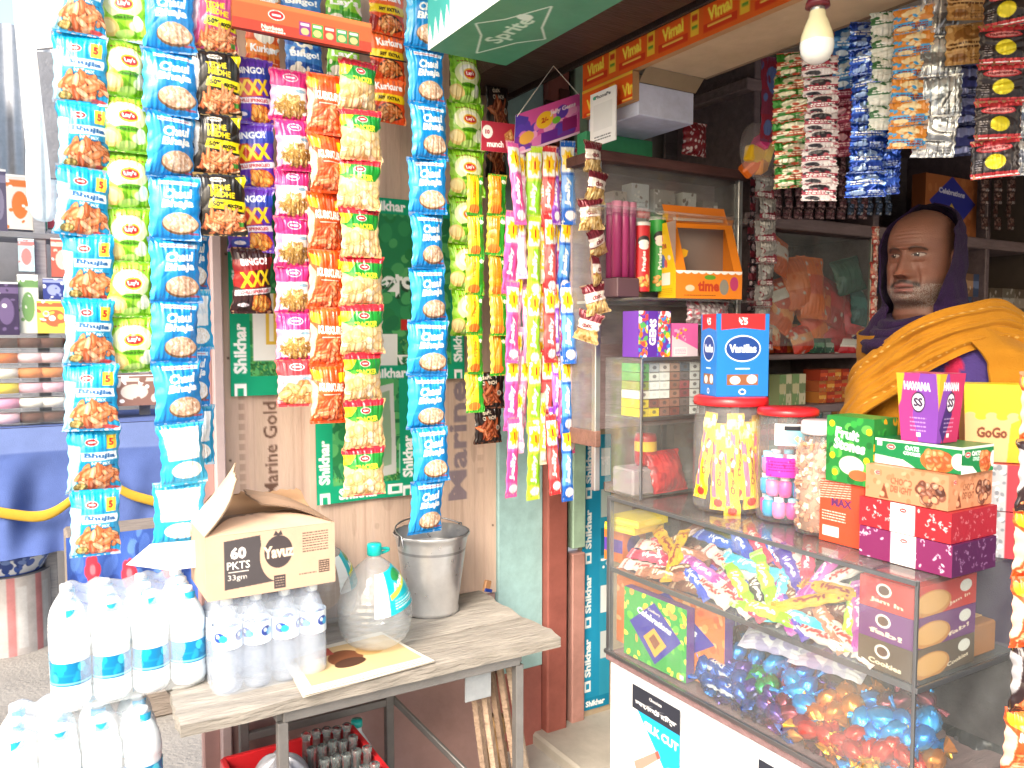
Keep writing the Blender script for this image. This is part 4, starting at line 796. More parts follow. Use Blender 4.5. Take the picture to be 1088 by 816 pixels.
# ---- water bottles
CY = '#007cb4'
def bottle_prof(h, r): return [(.0135, h), (.0145, h-.003), (.0145, h-.016), (.012, h-.018), (.0125, h-.021), (.019, h-.028), (r*.66, h-.044), (r*.86, h-.062), (r*.97, h-.082), (r, h-.10), (r, h*.56), (r*.965, h*.545), (r*.965, h*.36), (r, h*.345), (r*.99, h*.2), (r*.955, h*.18), (r, h*.16), (r, .018), (r*.88, .004), (r*.4, .0), (.001, .006)]
def make_pack(name, label, loc, nx, ny, r, h, white, lab, rotz=0, band=(.25, .47)):
    T = thing(name, label, 'water pack', loc, (0, 0, rotz), None)
    proto = None
    for j in range(ny):
        for i in range(nx):
            x, y = (i-(nx-1)/2)*r*2.0, (j)*r*2.0+r
            if proto is None:
                m = MB(); p = bottle_prof(h, r); m.lathe(p[3:], '#e9f2f6' if white else '#ffffff', 22); body = m.build('bottle', 'milky_pet' if white else 'pet', T, (x, y, 0))
                m = MB(); m.lathe([(.001, h+.001), (.0135, h), (.015, h-.004), (.015, h-.017), (.0125, h-.018)], '#eef2f4' if white else '#dfe8f0', 16); cp = m.build('cap', 'plastic', body)
                A = Art(2*PI*r*100, h*(band[1]-band[0])*100, lab, 5)
                if white:
                    A.rect(0, A.h*.5, A.w, A.h*.58, '#0e8fc4'); A.specks(0, 0, A.w, A.h, ['#3fcbe6', '#0f9fce', '#1f8fc8'], 50, .9, 3); A.ell(A.w*.72, A.h*.3, 1.2, .6, '#0b86b4'); A.rect(0, A.h*.86, A.w, A.h*.92, '#7fd6ea')
                    m = MB()
                else:
                    A.rect(0, 0, A.w, A.h, '#dfeaf4')
                    for q in range(4): A.ell(A.w*(.125+.25*q), A.h*.45, 1.5, 1.2, '#1f3f9c'); A.ell(A.w*(.17+.25*q), A.h*.5, 1.1, .9, '#2fa4dc'); A.ell(A.w*(.11+.25*q), A.h*.4, .5, .5, '#dfeaf4')
                    m = MB()
                m.sheet(A, lambda U, W: (np.cos(U*2*PI-PI/2)*(r*1.012), np.sin(U*2*PI-PI/2)*(r*1.012), h*band[1]-W*h*(band[1]-band[0])), 0, True)
                lb = m.build('label', 'film', body)
                if white:
                    m = MB(); A = Art(2*PI*.0125*100, 1.2, '#2aa9dc', 6); m.sheet(A, lambda U, W: (np.cos(U*1.9-PI/2-.4)*.0205, np.sin(U*1.9-PI/2-.4)*.0205, h-.012-W*.018)); m.build('neck_seal', 'film', body)
                proto = body
            else:
                c = copy_tree(proto, T); c.location = (x, y, 0); c.rotation_euler = (0, 0, rng.normal()*.5)
    # shrink film hugging the bottles, rounded on top
    n = 96; a = np.linspace(0, 2*PI, n, endpoint=False); Lx, Ly = nx*r-.001, ny*r-.002
    ex = 7; ca, sa = np.cos(a), np.sin(a); sx = np.sign(ca)*np.abs(ca)**(2/ex); sy = np.sign(sa)*np.abs(sa)**(2/ex)
    rows = []
    for t in np.linspace(0, 1, 26):
        z = h*(-.004+1.012*t); k = 1.0 if t < .6 else 1-.22*((t-.6)/.4)**1.6
        bul = 1+.012*np.sin(t*PI)
        px_, py_ = sx*Lx*k*bul, sy*Ly*k*bul
        sc = 1-.055*np.abs(np.sin(px_/r*PI/2+(PI/2 if nx % 2 == 0 else 0)))**3*(np.abs(sy) > .9)*(1-t*.4)
        hum = np.abs(np.cos(px_/r*PI/2+(PI/2 if nx % 2 == 0 else 0))); zz = z+.006*t**4-(.018-.018*hum**.8)*t**4
        rows.append(np.stack([px_, py_*sc+ny*r, zz], -1))
    for k in (.93, .85, .75, .65, .55, .45, .35, .25, .15, .02):
        X_, Y_ = sx*Lx*.78*k, sy*Ly*.78*k
        rows.append(np.stack([X_, Y_+ny*r, np.full(n, h*1.006)+.006-.018+.018*np.abs(np.cos(X_/r*PI/2+(PI/2 if nx % 2 == 0 else 0)))**.8-.006*(1-np.cos(Y_/r*PI))], -1))
    V = np.array(rows); g = np.random.default_rng(4)
    V += .0012*fnoise(V[..., 0]*6, V[..., 2]*9, 7, 2, 3)[..., None]
    m = MB(); m.grid(V, '#ffffff', sm=True, wrap=True, flip=True); m.build('shrink_wrap', 'shrink_white' if white else 'shrink_film', T)
    return T
mat('milky_pet', .22, 0, .2, .5, 0, 20, .02, 5); clear('pet', (.95,.97,1), 1.5, .08, .18, (.78,.86,.98), .004, 40)
a, b = pt(62, 760, z=BZ), pt(219, 722, z=BZ); wpk = b[0]-a[0]
make_pack('water_pack', 'upper white pack of shrink wrapped water bottles with turquoise labels, resting on the bench end', ((a[0]+b[0])/2-.005, 2.145, BZ+.003), 4, 3, wpk/8*1.05, .25, True, CY)
make_pack('water_pack', 'lower white pack of shrink wrapped water bottles, cut by the bottom edge', ((a[0]+b[0])/2-.125, 2.08, BZ-.262), 4, 3, wpk/8*1.05, .25, True, CY)
m = MB(); m.box(((a[0]+b[0])/2-.13, 2.23, (BZ-.262+GZ)/2), (.38, .30, BZ-.264-GZ), '#a58b6c', .004)
tag(m.build('cardboard_carton', 'kraft'), 'brown carton on the ground carrying the lower white water pack', 'carton')
a, b = pt(232, 742, z=BZ), pt(350, 712, z=BZ); w2 = b[0]-a[0]
make_pack('water_pack', 'small clear pack of water bottles with dark blue labels under the cardboard box', ((a[0]+b[0])/2-.005, 2.045, BZ+.001), 4, 3, w2/8, .240, False, '#e8f0f6', 0, (.48, .72))
# ---- cardboard box with open flaps
zc = BZ+.2475; a, b = pt(205, 645, z=zc), pt(359, 634, z=zc)
cw = b[0]-a[0]; ch_ = pt(359, 567, y=b[1])[2]-zc; cd_ = .22
T = thing('cardboard_box', 'open cardboard box printed 60 PKTS 33gm on top of the small water pack', 'cardboard box', ((a[0]+b[0])/2+.036, max(2.045, (a[1]+b[1])/2)+.11, zc))
A = Art(cw*100, ch_*100, '#c8ab94', 7); w_, h_ = A.w, A.h
A.poly([(w_*.13, h_*.10), (w_*.40, h_*.06), (w_*.42, h_*.5), (w_*.52, h_*.82), (w_*.13, h_*.86)], '#4e4a4d'); A.ell(w_*.54, h_*.40, w_*.145, h_*.43, '#c8ab94')
A.text('60', w_*.235, h_*.30, h_*.19, '#f4efe9', 0, .05); A.text('PKTS', w_*.235, h_*.49, h_*.12, '#f4efe9', 0, .01, w=w_*.17); A.rect(w_*.16, h_*.585, w_*.31, h_*.6, '#e8e0d8'); A.text('33gm', w_*.225, h_*.69, h_*.11, '#e8e0d8', 0, .0, w=w_*.14)
A.ell(w_*.54, h_*.36, w_*.11, h_*.26, '#4a4346'); A.text('Yavuz', w_*.54, h_*.36, h_*.2, '#e3cdb6', 0, .05, w=w_*.24, out='#4a4346', ow=.06); A.poly([(w_*.50, h_*.1), (w_*.52, h_*.02), (w_*.54, h_*.07), (w_*.56, h_*.02), (w_*.575, h_*.1)], '#4a4346')
A.lines(w_*.73, h_*.10, w_*.94, h_*.44, 8, '#5a4a44', .25, 4); A.rect(w_*.86, h_*.60, w_*.95, h_*.80, '#5b4c46'); A.lines(w_*.865, h_*.61, w_*.945, h_*.79, 5, '#c8ab94', .16, 3); A.lines(w_*.70, h_*.76, w_*.84, h_*.80, 1, '#6a5850', .25, 2); A.rect(w_*.50, h_*.74, w_*.59, h_*.95, '#4a4346'); A.lines(w_*.51, h_*.76, w_*.58, h_*.93, 4, '#c8ab94', .16, 3)

m = MB(); th = .004
m.sheet(A, lambda U, W: ((U-.5)*cw, -cd_/2-.0006+.004*np.sin(U*PI)*(-1), (1-W)*ch_+.0*U), 0, True)
KC = '#bf9f88'
for c, s in (((0, -cd_/2+th/2, ch_/2), (cw-.001, th, ch_)), ((0, cd_/2-th/2, ch_/2), (cw, th, ch_)), ((-cw/2+th/2, 0, ch_/2), (th, cd_-.012, ch_)), ((cw/2-th/2, 0, ch_/2), (th, cd_-.012, ch_)), ((0, 0, th/2), (cw-.01, cd_-.01, th))): m.box(c, s, KC, .0012)
m.build('box_body', 'kraft', T)
def flap(name, P, col, sd=1):
    nu, nv = 26, 16; U, V = np.meshgrid(np.linspace(0, 1, nu), np.linspace(0, 1, nv)); P = [np.array(p, float) for p in P]
    Q = sum(((1-U)*(1-V), (1-U)*V, U*V, U*(1-V))[k][..., None]*P[k] for k in range(4)); n = np.cross(P[3]-P[0], P[1]-P[0]); n /= np.linalg.norm(n)
    Q = Q+n*(.006*fnoise(U, V, sd, 1, 2)*V+.010*np.sin(V*PI))[..., None]
    jag = (rng.random(nu)-.5)*.010; Q[-1] += (P[1]-P[0])/np.linalg.norm(P[1]-P[0])*jag[:, None]
    m = MB(); m.grid(Q, lin(col)); m.grid(Q-n*.004, lin(col), flip=True)
    for s_ in (np.s_[0], np.s_[-1], np.s_[:, 0], np.s_[:, -1]): m.grid(np.stack([Q[s_], Q[s_]-n*.004]), lin(col)*.8, sm=False); m.grid(np.stack([Q[s_], Q[s_]-n*.004]), lin(col)*.8, sm=False, flip=True)
    m.build(name, 'kraft', T)
X, Yh = cw/2, cd_/2
flap('flap', [(-X, -Yh, ch_), (-X+.075, -Yh-.02, ch_+.135), (-X+.11, Yh*.6, ch_+.15), (-X, Yh, ch_)], '#cdb39c', 2)      # left flap raised
flap('flap', [(X, -Yh, ch_), (X-.17, -Yh+.06, ch_+.055), (X-.19, Yh-.02, ch_+.075), (X, Yh, ch_)], '#b89a82', 3)      # right flap folded inward
flap('flap', [(X, Yh, ch_), (X-.02, Yh+.02, ch_+.05), (-X+.06, Yh+.02, ch_+.06), (-X, Yh, ch_)], '#b08c6c', 5)
flap('flap', [(-X, -Yh, ch_), (-X+.10, -Yh+.10, ch_+.02), (X-.17, -Yh+.11, ch_+.025), (X, -Yh, ch_)], '#c8ab94', 6)
# ---- newspaper, big water bottles, bucket
P4 = [pt(k[0], k[1], z=BZ+.005) for k in ((322, 741), (462, 703), (405, 672), (300, 700))]; c0 = sum(P4)/4
A = Art(34, 22, '#e6dfd2', 5); A.rect(3, 2, 33, 18.5, '#d8b98a'); A.ell(16, 9, 5, 4, '#7a4a30'); A.ell(16, 12, 4.4, 2.2, '#4e3326'); A.rect(7, 2, 14, 6, '#b8564a'); A.ell(24, 8, 4, 3, '#c9a068'); A.lines(4, 19, 32, 21.4, 3, '#8a8278', .3, 3)
m = MB(); m.sheet(A, lambda U, W: tuple((P4[3][k]*(1-U)*(1-W)+P4[0][k]*(1-U)*W+P4[1][k]*U*W+P4[2][k]*U*(1-W)-c0[k])+(.003*(1+fnoise(U, W, 3, 1, 2)) if k == 2 else 0) for k in range(3)), 0, True)
m.sheet(Art(34, 22, '#d8d2c6', 1), lambda U, W: tuple((P4[3][k]*(1-U)*(1-W)+P4[0][k]*(1-U)*W+P4[1][k]*U*W+P4[2][k]*U*(1-W)-c0[k])-(.001 if k == 2 else 0) for k in range(3)), 0, False, True)
tag(m.build('magazine', 'paper', None, c0), 'old magazine page lying on the bench under the big water bottle', 'magazine')
def big_bottle(label, loc, s=1.0, rz=0):
    T = thing('water_jug', label, 'water bottle', loc, (0, 0, rz)); h, r = .262*s, .0935*s
    pr = [(.016, 1.0), (.018, .965), (.030, .93), (.048, .875), (.068, .79), (.086, .68), (.099, .56), (.1055, .45), (.107, .36), (.1045, .25), (.096, .13), (.082, .05), (.064, .01), (.03, .0), (.001, .008)]
    pp = []
    for k in range(len(pr)-1):
        for t in np.linspace(0, 1, 6, endpoint=False): pp.append((pr[k][0]*(1-t)+pr[k+1][0]*t, pr[k][1]*(1-t)+pr[k+1][1]*t))
    pp = [((q[0]+(.0011*math.sin(q[1]*95) if q[1] < .62 else 0))*s, q[1]*h) for q in pp]+[(.001, .008*h)]
    m = MB(); m.lathe(pp, '#f2f7fa', 48); body = m.build('bottle', 'water', T)
    m = MB(); m.lathe([(.001, h+.030*s), (.019*s, h+.029*s), (.021*s, h+.024*s), (.021*s, h-.002), (.018*s, h-.004)], '#13b9b4', 28); m.build('cap', 'plastic', T)
    hd = MB(); t = np.linspace(0, PI, 16); hd.tube(np.stack([.02*s+.028*s*np.sin(t), 0*t, h+.004*s+.006*np.cos(t)], -1), .0045*s, '#17b8b2', 8); hd.build('handle', 'plastic', T)
    A = Art(13, 9.5, '#14a8bd', 6); A.ell(6.5, 4.7, 6.5, 5, '#16b3c4'); A.rect(0, 0, 3.6, 9.5, '#eef6f6'); A.ell(9, 1.8, 3, 1.2, '#2a8f4e'); A.poly([(4, 5), (12.6, 2.4), (12.8, 3.4), (4.2, 6.2)], '#d7e24a'); A.text('Aqua', 8.4, 3.4, 1.8, '#f4fafa', -12, .06, w=6); A.lines(5, 6.2, 12, 8.6, 4, '#e8f6f6', .22, 4)
    def rad(z): return np.interp(z, [q[1] for q in pp[::-1]], [q[0] for q in pp[::-1]])
    def f(U, W):
        z = h*(.86-.42*W-.03*np.cos(U*PI)); an = -PI/2-.55+U*1.55; rr = rad(z)+.0012; return rr*np.cos(an), rr*np.sin(an), z
    m = MB(); m.sheet(A, f); m.build('label', 'film', T); return T
big_bottle('large clear water bottle with turquoise cap on the magazine page', pt(410, 693, z=BZ+.012)+[0, .08, -.0], 1.0, R(10))
big_bottle('second large water bottle, half hidden behind the cardboard box', pt(352, 668, z=BZ+.002)+[.015, .10, 0], .95, R(40))
q = pt(472, 657, z=BZ)+[0, .09, .001]; T = thing('bucket', 'dented aluminium bucket with wire bail standing at the wall end of the bench', 'bucket', q)
m = MB(); rb, rt_, hb = .083, .119, .262; n = 56
zs = [hb, hb-.006, hb-.012, hb-.03, hb*.8, hb*.6, hb*.4, hb*.2, .02, .012, 0, 0, .004]; rs = [rt_+.004, rt_+.006, rt_, rt_-.004]+[rb+(rt_-rb)*k*.96 for k in (.8, .6, .4, .2, .08)]+[rb+.004, rb+.004, rb-.01, .001]
m.lathe(list(zip(rs, zs)), '#d6d8dc', n)
zs = [hb, hb*.8, hb*.5, .012, .010]; rs = [rt_-.001, rb+(rt_-rb)*.77, rb+(rt_-rb)*.46, rb-.004, .001]
V = np.stack([np.outer(rs, np.cos(np.linspace(0, 2*PI, n, endpoint=False))), np.outer(rs, np.sin(np.linspace(0, 2*PI, n, endpoint=False))), np.outer(zs, np.ones(n))], -1); m.grid(V, '#a9abb0', wrap=True, flip=True)
m.build('bucket_body', 'alu', T) if 'alu' in MAT else (mat('alu', .32, .8, 0, .5, .0012, 26, .16, 14, rvar=.12), m.build('bucket_body', 'alu', T))
t = np.linspace(0, PI, 30); m = MB(); m.tube(np.stack([(rt_+.004)*np.cos(t), (rt_-.006)*np.sin(t)*.93+.0, hb+.004+.02*np.sin(t)], -1), .0028, '#9a9ca0', 8); m.build('bail', 'metal', T, (0, 0, 0), (0, 0, R(15)))
for s_ in (-1, 1):
    m = MB(); m.tube([(s_*(rt_+.006)-.0, -.010, hb-.03), (s_*(rt_+.008), -.004, hb+.006), (s_*(rt_+.008), .006, hb+.006), (s_*(rt_+.006), .012, hb-.03)], .003, '#8d8f94', 8); m.build('ear', 'metal', T, (0, 0, 0), (0, 0, R(15)))
m = MB(); m.box((0, 0, .02), (.03, .012, .04), '#b98a62', .003); m.box((.006, -.002, .006), (.04, .014, .012), '#1f3f9c', .002)
tag(m.build('scrap_packet', 'card', None, pt(522, 632, z=BZ)+[0, .04, 0], (0, R(20), R(20))), 'small crumpled brown and blue packet at the back corner of the bench', 'packet')
# ---- red crate of empty bottles under the bench
cz = .12; a, b = pt(240, 768, y=1.98), pt(400, 800, y=2.05)
CB = .06; zt = .33; cx0, cx1, cy0, cy1 = .33, .80, 1.80, 2.12
# crate seen from above: its top rim passes below the bench front
cx0, cx1 = pt(243, 800, z=zt)[0]-.02, pt(398, 800, z=zt)[0]
T = thing('bottle_crate', 'red plastic crate of empty glass bottles on the ground under the bench', 'crate', ((cx0+cx1)/2, 2.1, CB))
m = MB(); w, d_, hz = cx1-cx0, .34, zt-CB; RC = '#c8252b'
for c, s in (((0, -d_/2, hz-.03), (w, .016, .06)), ((0, d_/2, hz-.03), (w, .016, .06)), ((-w/2, 0, hz-.03), (.016, d_, .06)), ((w/2, 0, hz-.03), (.016, d_, .06)), ((0, -d_/2, .04), (w, .016, .08)), ((0, d_/2, .04), (w, .016, .08)), ((-w/2, 0, .04), (.016, d_, .08)), ((w/2, 0, .04), (.016, d_, .08)), ((0, 0, .01), (w-.02, d_-.02, .02))): m.box(c, s, RC, .003)
for k in range(9):
    for s_ in (-1, 1): m.box((-w/2+.02+(w-.04)*k/8, s_*d_/2, hz/2), (.014, .012, hz-.06), '#b81f26', .002)
for k in range(6):
    for s_ in (-1, 1): m.box((s_*w/2, -d_/2+.02+(d_-.04)*k/5, hz/2), (.012, .014, hz-.06), '#b81f26', .002)
m.build('crate_body', 'plastic', T)
bp = None
k = 0
for i in range(5):
    for j in range(4):
        x, y = (cx0+cx1)/2-w/2+.21+(w-.25)*i/4+.01*(j % 2), 2.1-d_/2+.045+(d_-.09)*j/3
        if bp is None:
            bp = thing('glass_bottle', 'empty clear glass soft drink bottle standing in the red crate', 'glass bottle', (x, y, CB+.022), group='empty glass bottles in the red crate')
            m = MB(); m.lathe([(.011, .275), (.0135, .273), (.0135, .262), (.011, .258), (.012, .21), (.019, .16), (.028, .12), (.030, .08), (.027, .06), (.030, .03), (.028, .004), (.001, .001)], '#b9c2c2', 18); m.build('bottle_body', 'bottle_glass', bp)
        else:
            c = copy_tree(bp); c.location = (x, y, CB+.022+rng.random()*.01)
m = MB(); m.box(((cx0+cx1)/2, 2.1, (CB+GZ)/2-.001), (w+.03, d_+.02, CB-GZ-.004), '#7d6a58', .006); tag(m.build('wooden_pallet', 'wood'), 'low wooden pallet raising the red crate off the ground', 'pallet')
# grey sack in the crate's left end
nu, nv = 40, 24; t = np.linspace(.05, PI-.3, nv); a = np.linspace(0, 2*PI, nu, endpoint=False)
r_ = 1+.10*np.sin(a*7)[None]*np.sin(t)[:, None]+.05*np.sin(a*13+2)[None]
m = MB(); m.grid(np.stack([np.outer(np.sin(t), np.cos(a))*.085*r_, np.outer(np.sin(t), np.sin(a))*.12*r_, np.outer(np.cos(t), np.ones(nu))*.12+.01*np.sin(a*9)[None]], -1), '#a9abb4', wrap=True, flip=True)
tag(m.build('plastic_sack', 'foil_soft', None, ((cx0+cx1)/2-w/2+.11, 2.08, zt-.06)), 'crumpled grey plastic sack stuffed in the left end of the red crate', 'sack')
q = pt(379, 771, y=2.3); m = MB(); m.lathe([(.001, .02), (.017, .019), (.018, .0), (.001, 0)], '#14a39b', 20, c=(0, 0, 0)); m.lathe([(.014, 0), (.016, -.02), (.045, -.07), (.05, -.35)], '#c9d6da', 20)
tag(m.build('bottle', 'plastic', None, q), 'bottle with teal cap standing behind the red crate', 'bottle')
# ================================================================== NEIGHBOUR STALL ACROSS THE LEFT BACKGROUND
YS = 4.6
tb = thing('stall_table', 'street stall table draped in blue cloth with a yellow swag, behind the left snack strips', 'table', (.35, 4.9, GZ))
xl, xr = -.75, 1.15; ztp = 1.045; zb = .40
def on(mb, name, mt, p=tb): return mb.build(name, mt, p, (-.35, -4.9, -GZ))
m = MB(); m.box(((xl+xr)/2, 5.0, ztp-.02), (xr-xl, .8, .03), '#7a6a58', .004); on(m, 'tabletop', 'wood')
for x in (xl+.1, xr-.1):
    for y in (4.68, 5.3): m = MB(); m.box((x, y, (ztp-.04+GZ)/2), (.05, .05, ztp-.04-GZ), '#5d5146', .004); on(m, 'leg', 'wood')
nu, nv = 160, 60; U, V = np.meshgrid(np.linspace(0, 1, nu), np.linspace(0, 1, nv))
X = xl+(xr-xl)*U; fold = (.035*np.sin(U*38+np.sin(V*3)*1.2)+.018*np.sin(U*67+2+V*3)+.016*np.sin(U*21+V*4))*np.clip((V-.22)*2, 0, 1)+.02*np.sin(U*9+V*3)*V
Zc = ztp-(ztp-zb)*V*(1+.04*np.sin(U*11)); Yc = YS-.01-fold-.05*V
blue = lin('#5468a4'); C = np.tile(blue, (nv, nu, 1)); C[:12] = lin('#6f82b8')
sw_ = .66+.10*np.cos((U*2.1-.35)*2*PI)
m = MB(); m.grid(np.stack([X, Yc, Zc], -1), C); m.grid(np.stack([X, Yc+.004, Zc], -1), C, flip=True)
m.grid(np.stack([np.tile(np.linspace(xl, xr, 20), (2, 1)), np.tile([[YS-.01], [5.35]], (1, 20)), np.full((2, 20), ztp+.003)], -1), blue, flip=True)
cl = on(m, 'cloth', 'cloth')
m = MB(); uu = np.linspace(0, 1, 140)
for dy in (0,):
    ph_ = (uu*1.9/.62+.30) % 1; zz = ztp-(ztp-zb)*(.36+.30*(1-(2*ph_-1)**2))+.008*np.sin(uu*40); P = np.stack([xl+(xr-xl)*uu, np.full(140, YS-.085), zz], -1)
    rows = np.stack([P+[0, -.02*0, 0]+[0, -.012*math.cos(a), .026*math.sin(a)] for a in np.linspace(-PI/2, PI/2, 8)]); m.grid(rows, '#c9a43c', flip=True)
on(m, 'yellow_swag', 'cloth')
def bgx(px, py, y=YS): return pt(px, py, y=y)
# donut cake trays in stacks
cols = ['#5a3428', '#e9c7cf', '#d98a52', '#e8b7c9', '#f1ece6', '#5a3428']
c2_ = ['#4e2e26', '#d9763a', '#efeae4', '#e9d23c', '#e39ac0', '#e6b8c8']
for s_, (pa, pb, cc, lab) in enumerate([(0, 22, c2_, 'left'), (21, 69, cols, 'right')]):
    xa, xb = bgx(pa-(14 if s_ == 0 else 0), 400)[0], bgx(pb, 400)[0]; n = 6; z0 = ztp+.005; hh = (bgx(40, 356)[2]-z0)/n
    for k in range(n):
        c = cc[n-1-k]; T = thing('cake_tray', f'clear tray of {dict(zip(cols+c2_, ["chocolate", "pale pink", "orange", "pink", "white", "chocolate", "dark chocolate", "caramel", "cream", "yellow", "rose", "blush"]))[c]} ring cakes, {["bottom", "second", "third", "fourth", "fifth", "top"][k]} in the {lab} stack on the blue stall', 'cake tray', ((xa+xb)/2, YS+.13, z0+hh*k), group='trays of ring cakes on the blue stall')
        m = MB(); m.box((0, 0, hh/2), (xb-xa-.006, .2, hh*.92), '#ffffff', .006); m.build('tray', 'glass', T)
        for q in range(1 if s_ == 0 else 2):
            m = MB(); m.lathe([(.02, hh*.5), (.035, hh*.78), (.06, hh*.8), (.078, hh*.5), (.06, hh*.15), (.03, hh*.15), (.02, hh*.5)], c, 22); cx_ = (-.5+(q+.5)/(1 if s_ == 0 else 2))*(xb-xa-.02); m.build('cake', 'food', T, (cx_, -.01, 0))
            
# other goods on and above the blue stall
def pk(px0, py0, px1, py1, y, col, col2, label, name='goods_packet', d=.08, mt='film', cat='packet', t=''):
    a, b = bgx(px0, py1, y), bgx(px1, py0, y); w, h = b[0]-a[0], b[2]-a[2]
    A = Art(max(4, w*100), max(4, h*100), col, 3); A.ell(A.w*.5, A.h*.55, A.w*.3, A.h*.25, col2); A.rect(0, A.h*.1, A.w, A.h*.22, col2); A.specks(0, 0, A.w, A.h, [col, col2, '#ffffff'], 14, A.w*.07, int(px0+py0)); A.rect(0, 0, A.w, A.h*.04, '#ffffff')
    m = MB(); artbox(m, w, d, h, A, side=col); tag(m.build(name, mt, None, ((a[0]+b[0])/2, y+d/2, a[2])), label, cat)
pk(78, 393, 118, 432, 4.75, '#a9b0a2', '#5c6156', 'grey green carton behind the green chip strip on the stall', 'goods_carton', .2, 'card', 'carton')
pk(119, 398, 166, 432, 4.8, '#8d6a60', '#d8cfc6', 'brown carton behind the blue strip on the stall', 'goods_carton', .2, 'card', 'carton')
pk(40, 319, 76, 354, 4.72, '#e6cf5a', '#c26a48', 'yellow biscuit box above the cake trays', 'goods_box', .12, 'card', 'box')
pk(-6, 300, 19, 356, 4.72, '#3b2f52', '#6b5a86', 'dark violet hanging packets left of the yellow biscuit box', 'goods_packet', .06)
pk(20, 292, 40, 354, 4.74, '#d9dcd4', '#6f9a62', 'white and green sachets beside the dark violet packets', 'goods_packet', .05)
pk(46, 296, 68, 318, 4.74, '#33418e', '#9aa6dc', 'dark blue box above the yellow biscuit box', 'goods_box', .1, 'card', 'box')
pk(8, 187, 34, 243, 4.9, '#ece6e2', '#e07a34', 'white pack with an orange mark on the upper stall shelf', 'goods_packet', .1)
pk(35, 213, 49, 243, 4.9, '#57a880', '#dfeee6', 'green and white carton on the upper stall shelf', 'goods_carton', .1, 'card', 'carton')
pk(51, 196, 64, 242, 4.9, '#a8354a', '#e5c3c8', 'maroon jar on the upper stall shelf', 'goods_jar', .08, 'plastic', 'jar')
pk(-8, 180, 6, 246, 4.95, '#5b5478', '#8a86a8', 'violet grey packet at the left edge of the upper shelf', 'goods_packet', .1)
pk(55, 254, 78, 294, 4.8, '#c86a5c', '#f0d8c8', 'salmon packet hanging under the stall shelf', 'goods_packet', .05)
pk(20, 254, 36, 288, 4.82, '#bcdce8', '#e58a8a', 'pale blue packet hanging under the stall shelf', 'goods_packet', .05)
st = thing('market_stall', 'grey timber frame and shelf of the neighbouring stall in the left background', 'stall', (.3, 4.9, GZ))
def ons(mb, name, mt): return mb.build(name, mt, st, (-.3, -4.9, -GZ))
za = bgx(30, 246, 4.85)[2]; m = MB(); m.box((.3, 4.98, za-.02), (2.0, .28, .03), '#8e8f96', .003); ons(m, 'shelf_board', 'wood_dark')
for px, y in ((44, 4.88), (150, 5.0), (-30, 4.9)): x = bgx(px, 300, y)[0]; m = MB(); m.box((x, y, 1.25), (.055, .055, 2.75), '#a2a3aa', .004); ons(m, 'post', 'wood_dark')
m = MB(); m.box((.35, 5.4, 1.1), (2.1, .03, 2.4), '#b4b4ba', .004); ons(m, 'back_board', 'plaster')
# corrugated shed wall and roof further off
fr = thing('tin_shed', 'grey corrugated tin shed standing behind the neighbouring stall', 'shed', (-1, 7.5, GZ))
m = MB(); xs = np.linspace(-5, 2.5, 500); zz = np.array([GZ, 1.6, 3.9]); Xc, Zc = np.meshgrid(xs, zz); m.grid(np.stack([Xc, 7.5+.012*np.sin(Xc*60)+0*Zc, Zc], -1), '#b4b7be', flip=True); m.build('tin_wall', 'metal_worn', fr, (1, -7.5, -GZ))
m = MB(); Xc, Yc = np.meshgrid(np.linspace(-5, -.25, 12), np.linspace(3.8, 7.6, 300)); Zr = 3.05+(Yc-3.8)*.12+.016*np.sin(Yc*55); m.grid(np.stack([Xc, Yc, Zr], -1), '#80848e', flip=True); m.grid(np.stack([Xc, Yc, Zr-.002], -1), '#80848e'); m.build('roof', 'metal_worn', fr, (1, -7.5, -GZ))
m = MB(); m.box((-.28, 5.6, 3.12), (.06, 3.8, .09), '#6d6f76', .004); m.build('ridge_beam', 'wood_dark', fr, (1, -7.5, -GZ))
# white panel board in front of the stall with a grey channel beside it
a = pt(22, 0, y=3.0); b = pt(52, 235, y=3.0)
def quad_slab(name, label, P, y, t, col, mt, cat, dy=None):
    Q = [pt(px, py, y=y+(dy[i] if dy else 0)) for i, (px, py) in enumerate(P)]; c = sum(Q)/len(Q)
    m = MB(); m.prism([(q[0]-c[0], q[2]-c[2]) for q in Q], -t/2, t/2, col); return tag(m.build(name, mt, None, c), label, cat)
quad_slab('white_signboard', 'white painted board hanging from the roof edge left of the turquoise strip', [(12, -60), (80, -60), (66, 50), (39, 53), (46, 150), (30, 190), (24, 120), (14, 10)], 3.0, .02, '#e6e8ea', 'paint', 'board')
quad_slab('grey_channel', 'grey metal channel beside the white painted board', [(39, 56), (62, 58), (65, 190), (54, 190), (46, 120)], 2.9, .03, '#8a8e9a', 'metal_worn', 'post')
q = pt(44, 160, y=2.95); m = MB(); t = np.linspace(.02, PI-.02, 20); a = np.linspace(0, 2*PI, 40, endpoint=False)
rr = (.055*np.sin(t)**.6*(.35+.65*(t/PI)))[:, None]*(1+.12*np.sin(a*6)[None]+.08*np.sin(a*11+1)[None])
m.grid(np.stack([rr*np.cos(a), rr*np.sin(a)*.6, np.outer(np.cos(t), np.ones(40))*.22], -1), '#ffffff', wrap=True)
tag(m.build('plastic_bag', 'poly_bag', None, q), 'pale blue polythene bag hanging by the grey channel at left', 'bag')
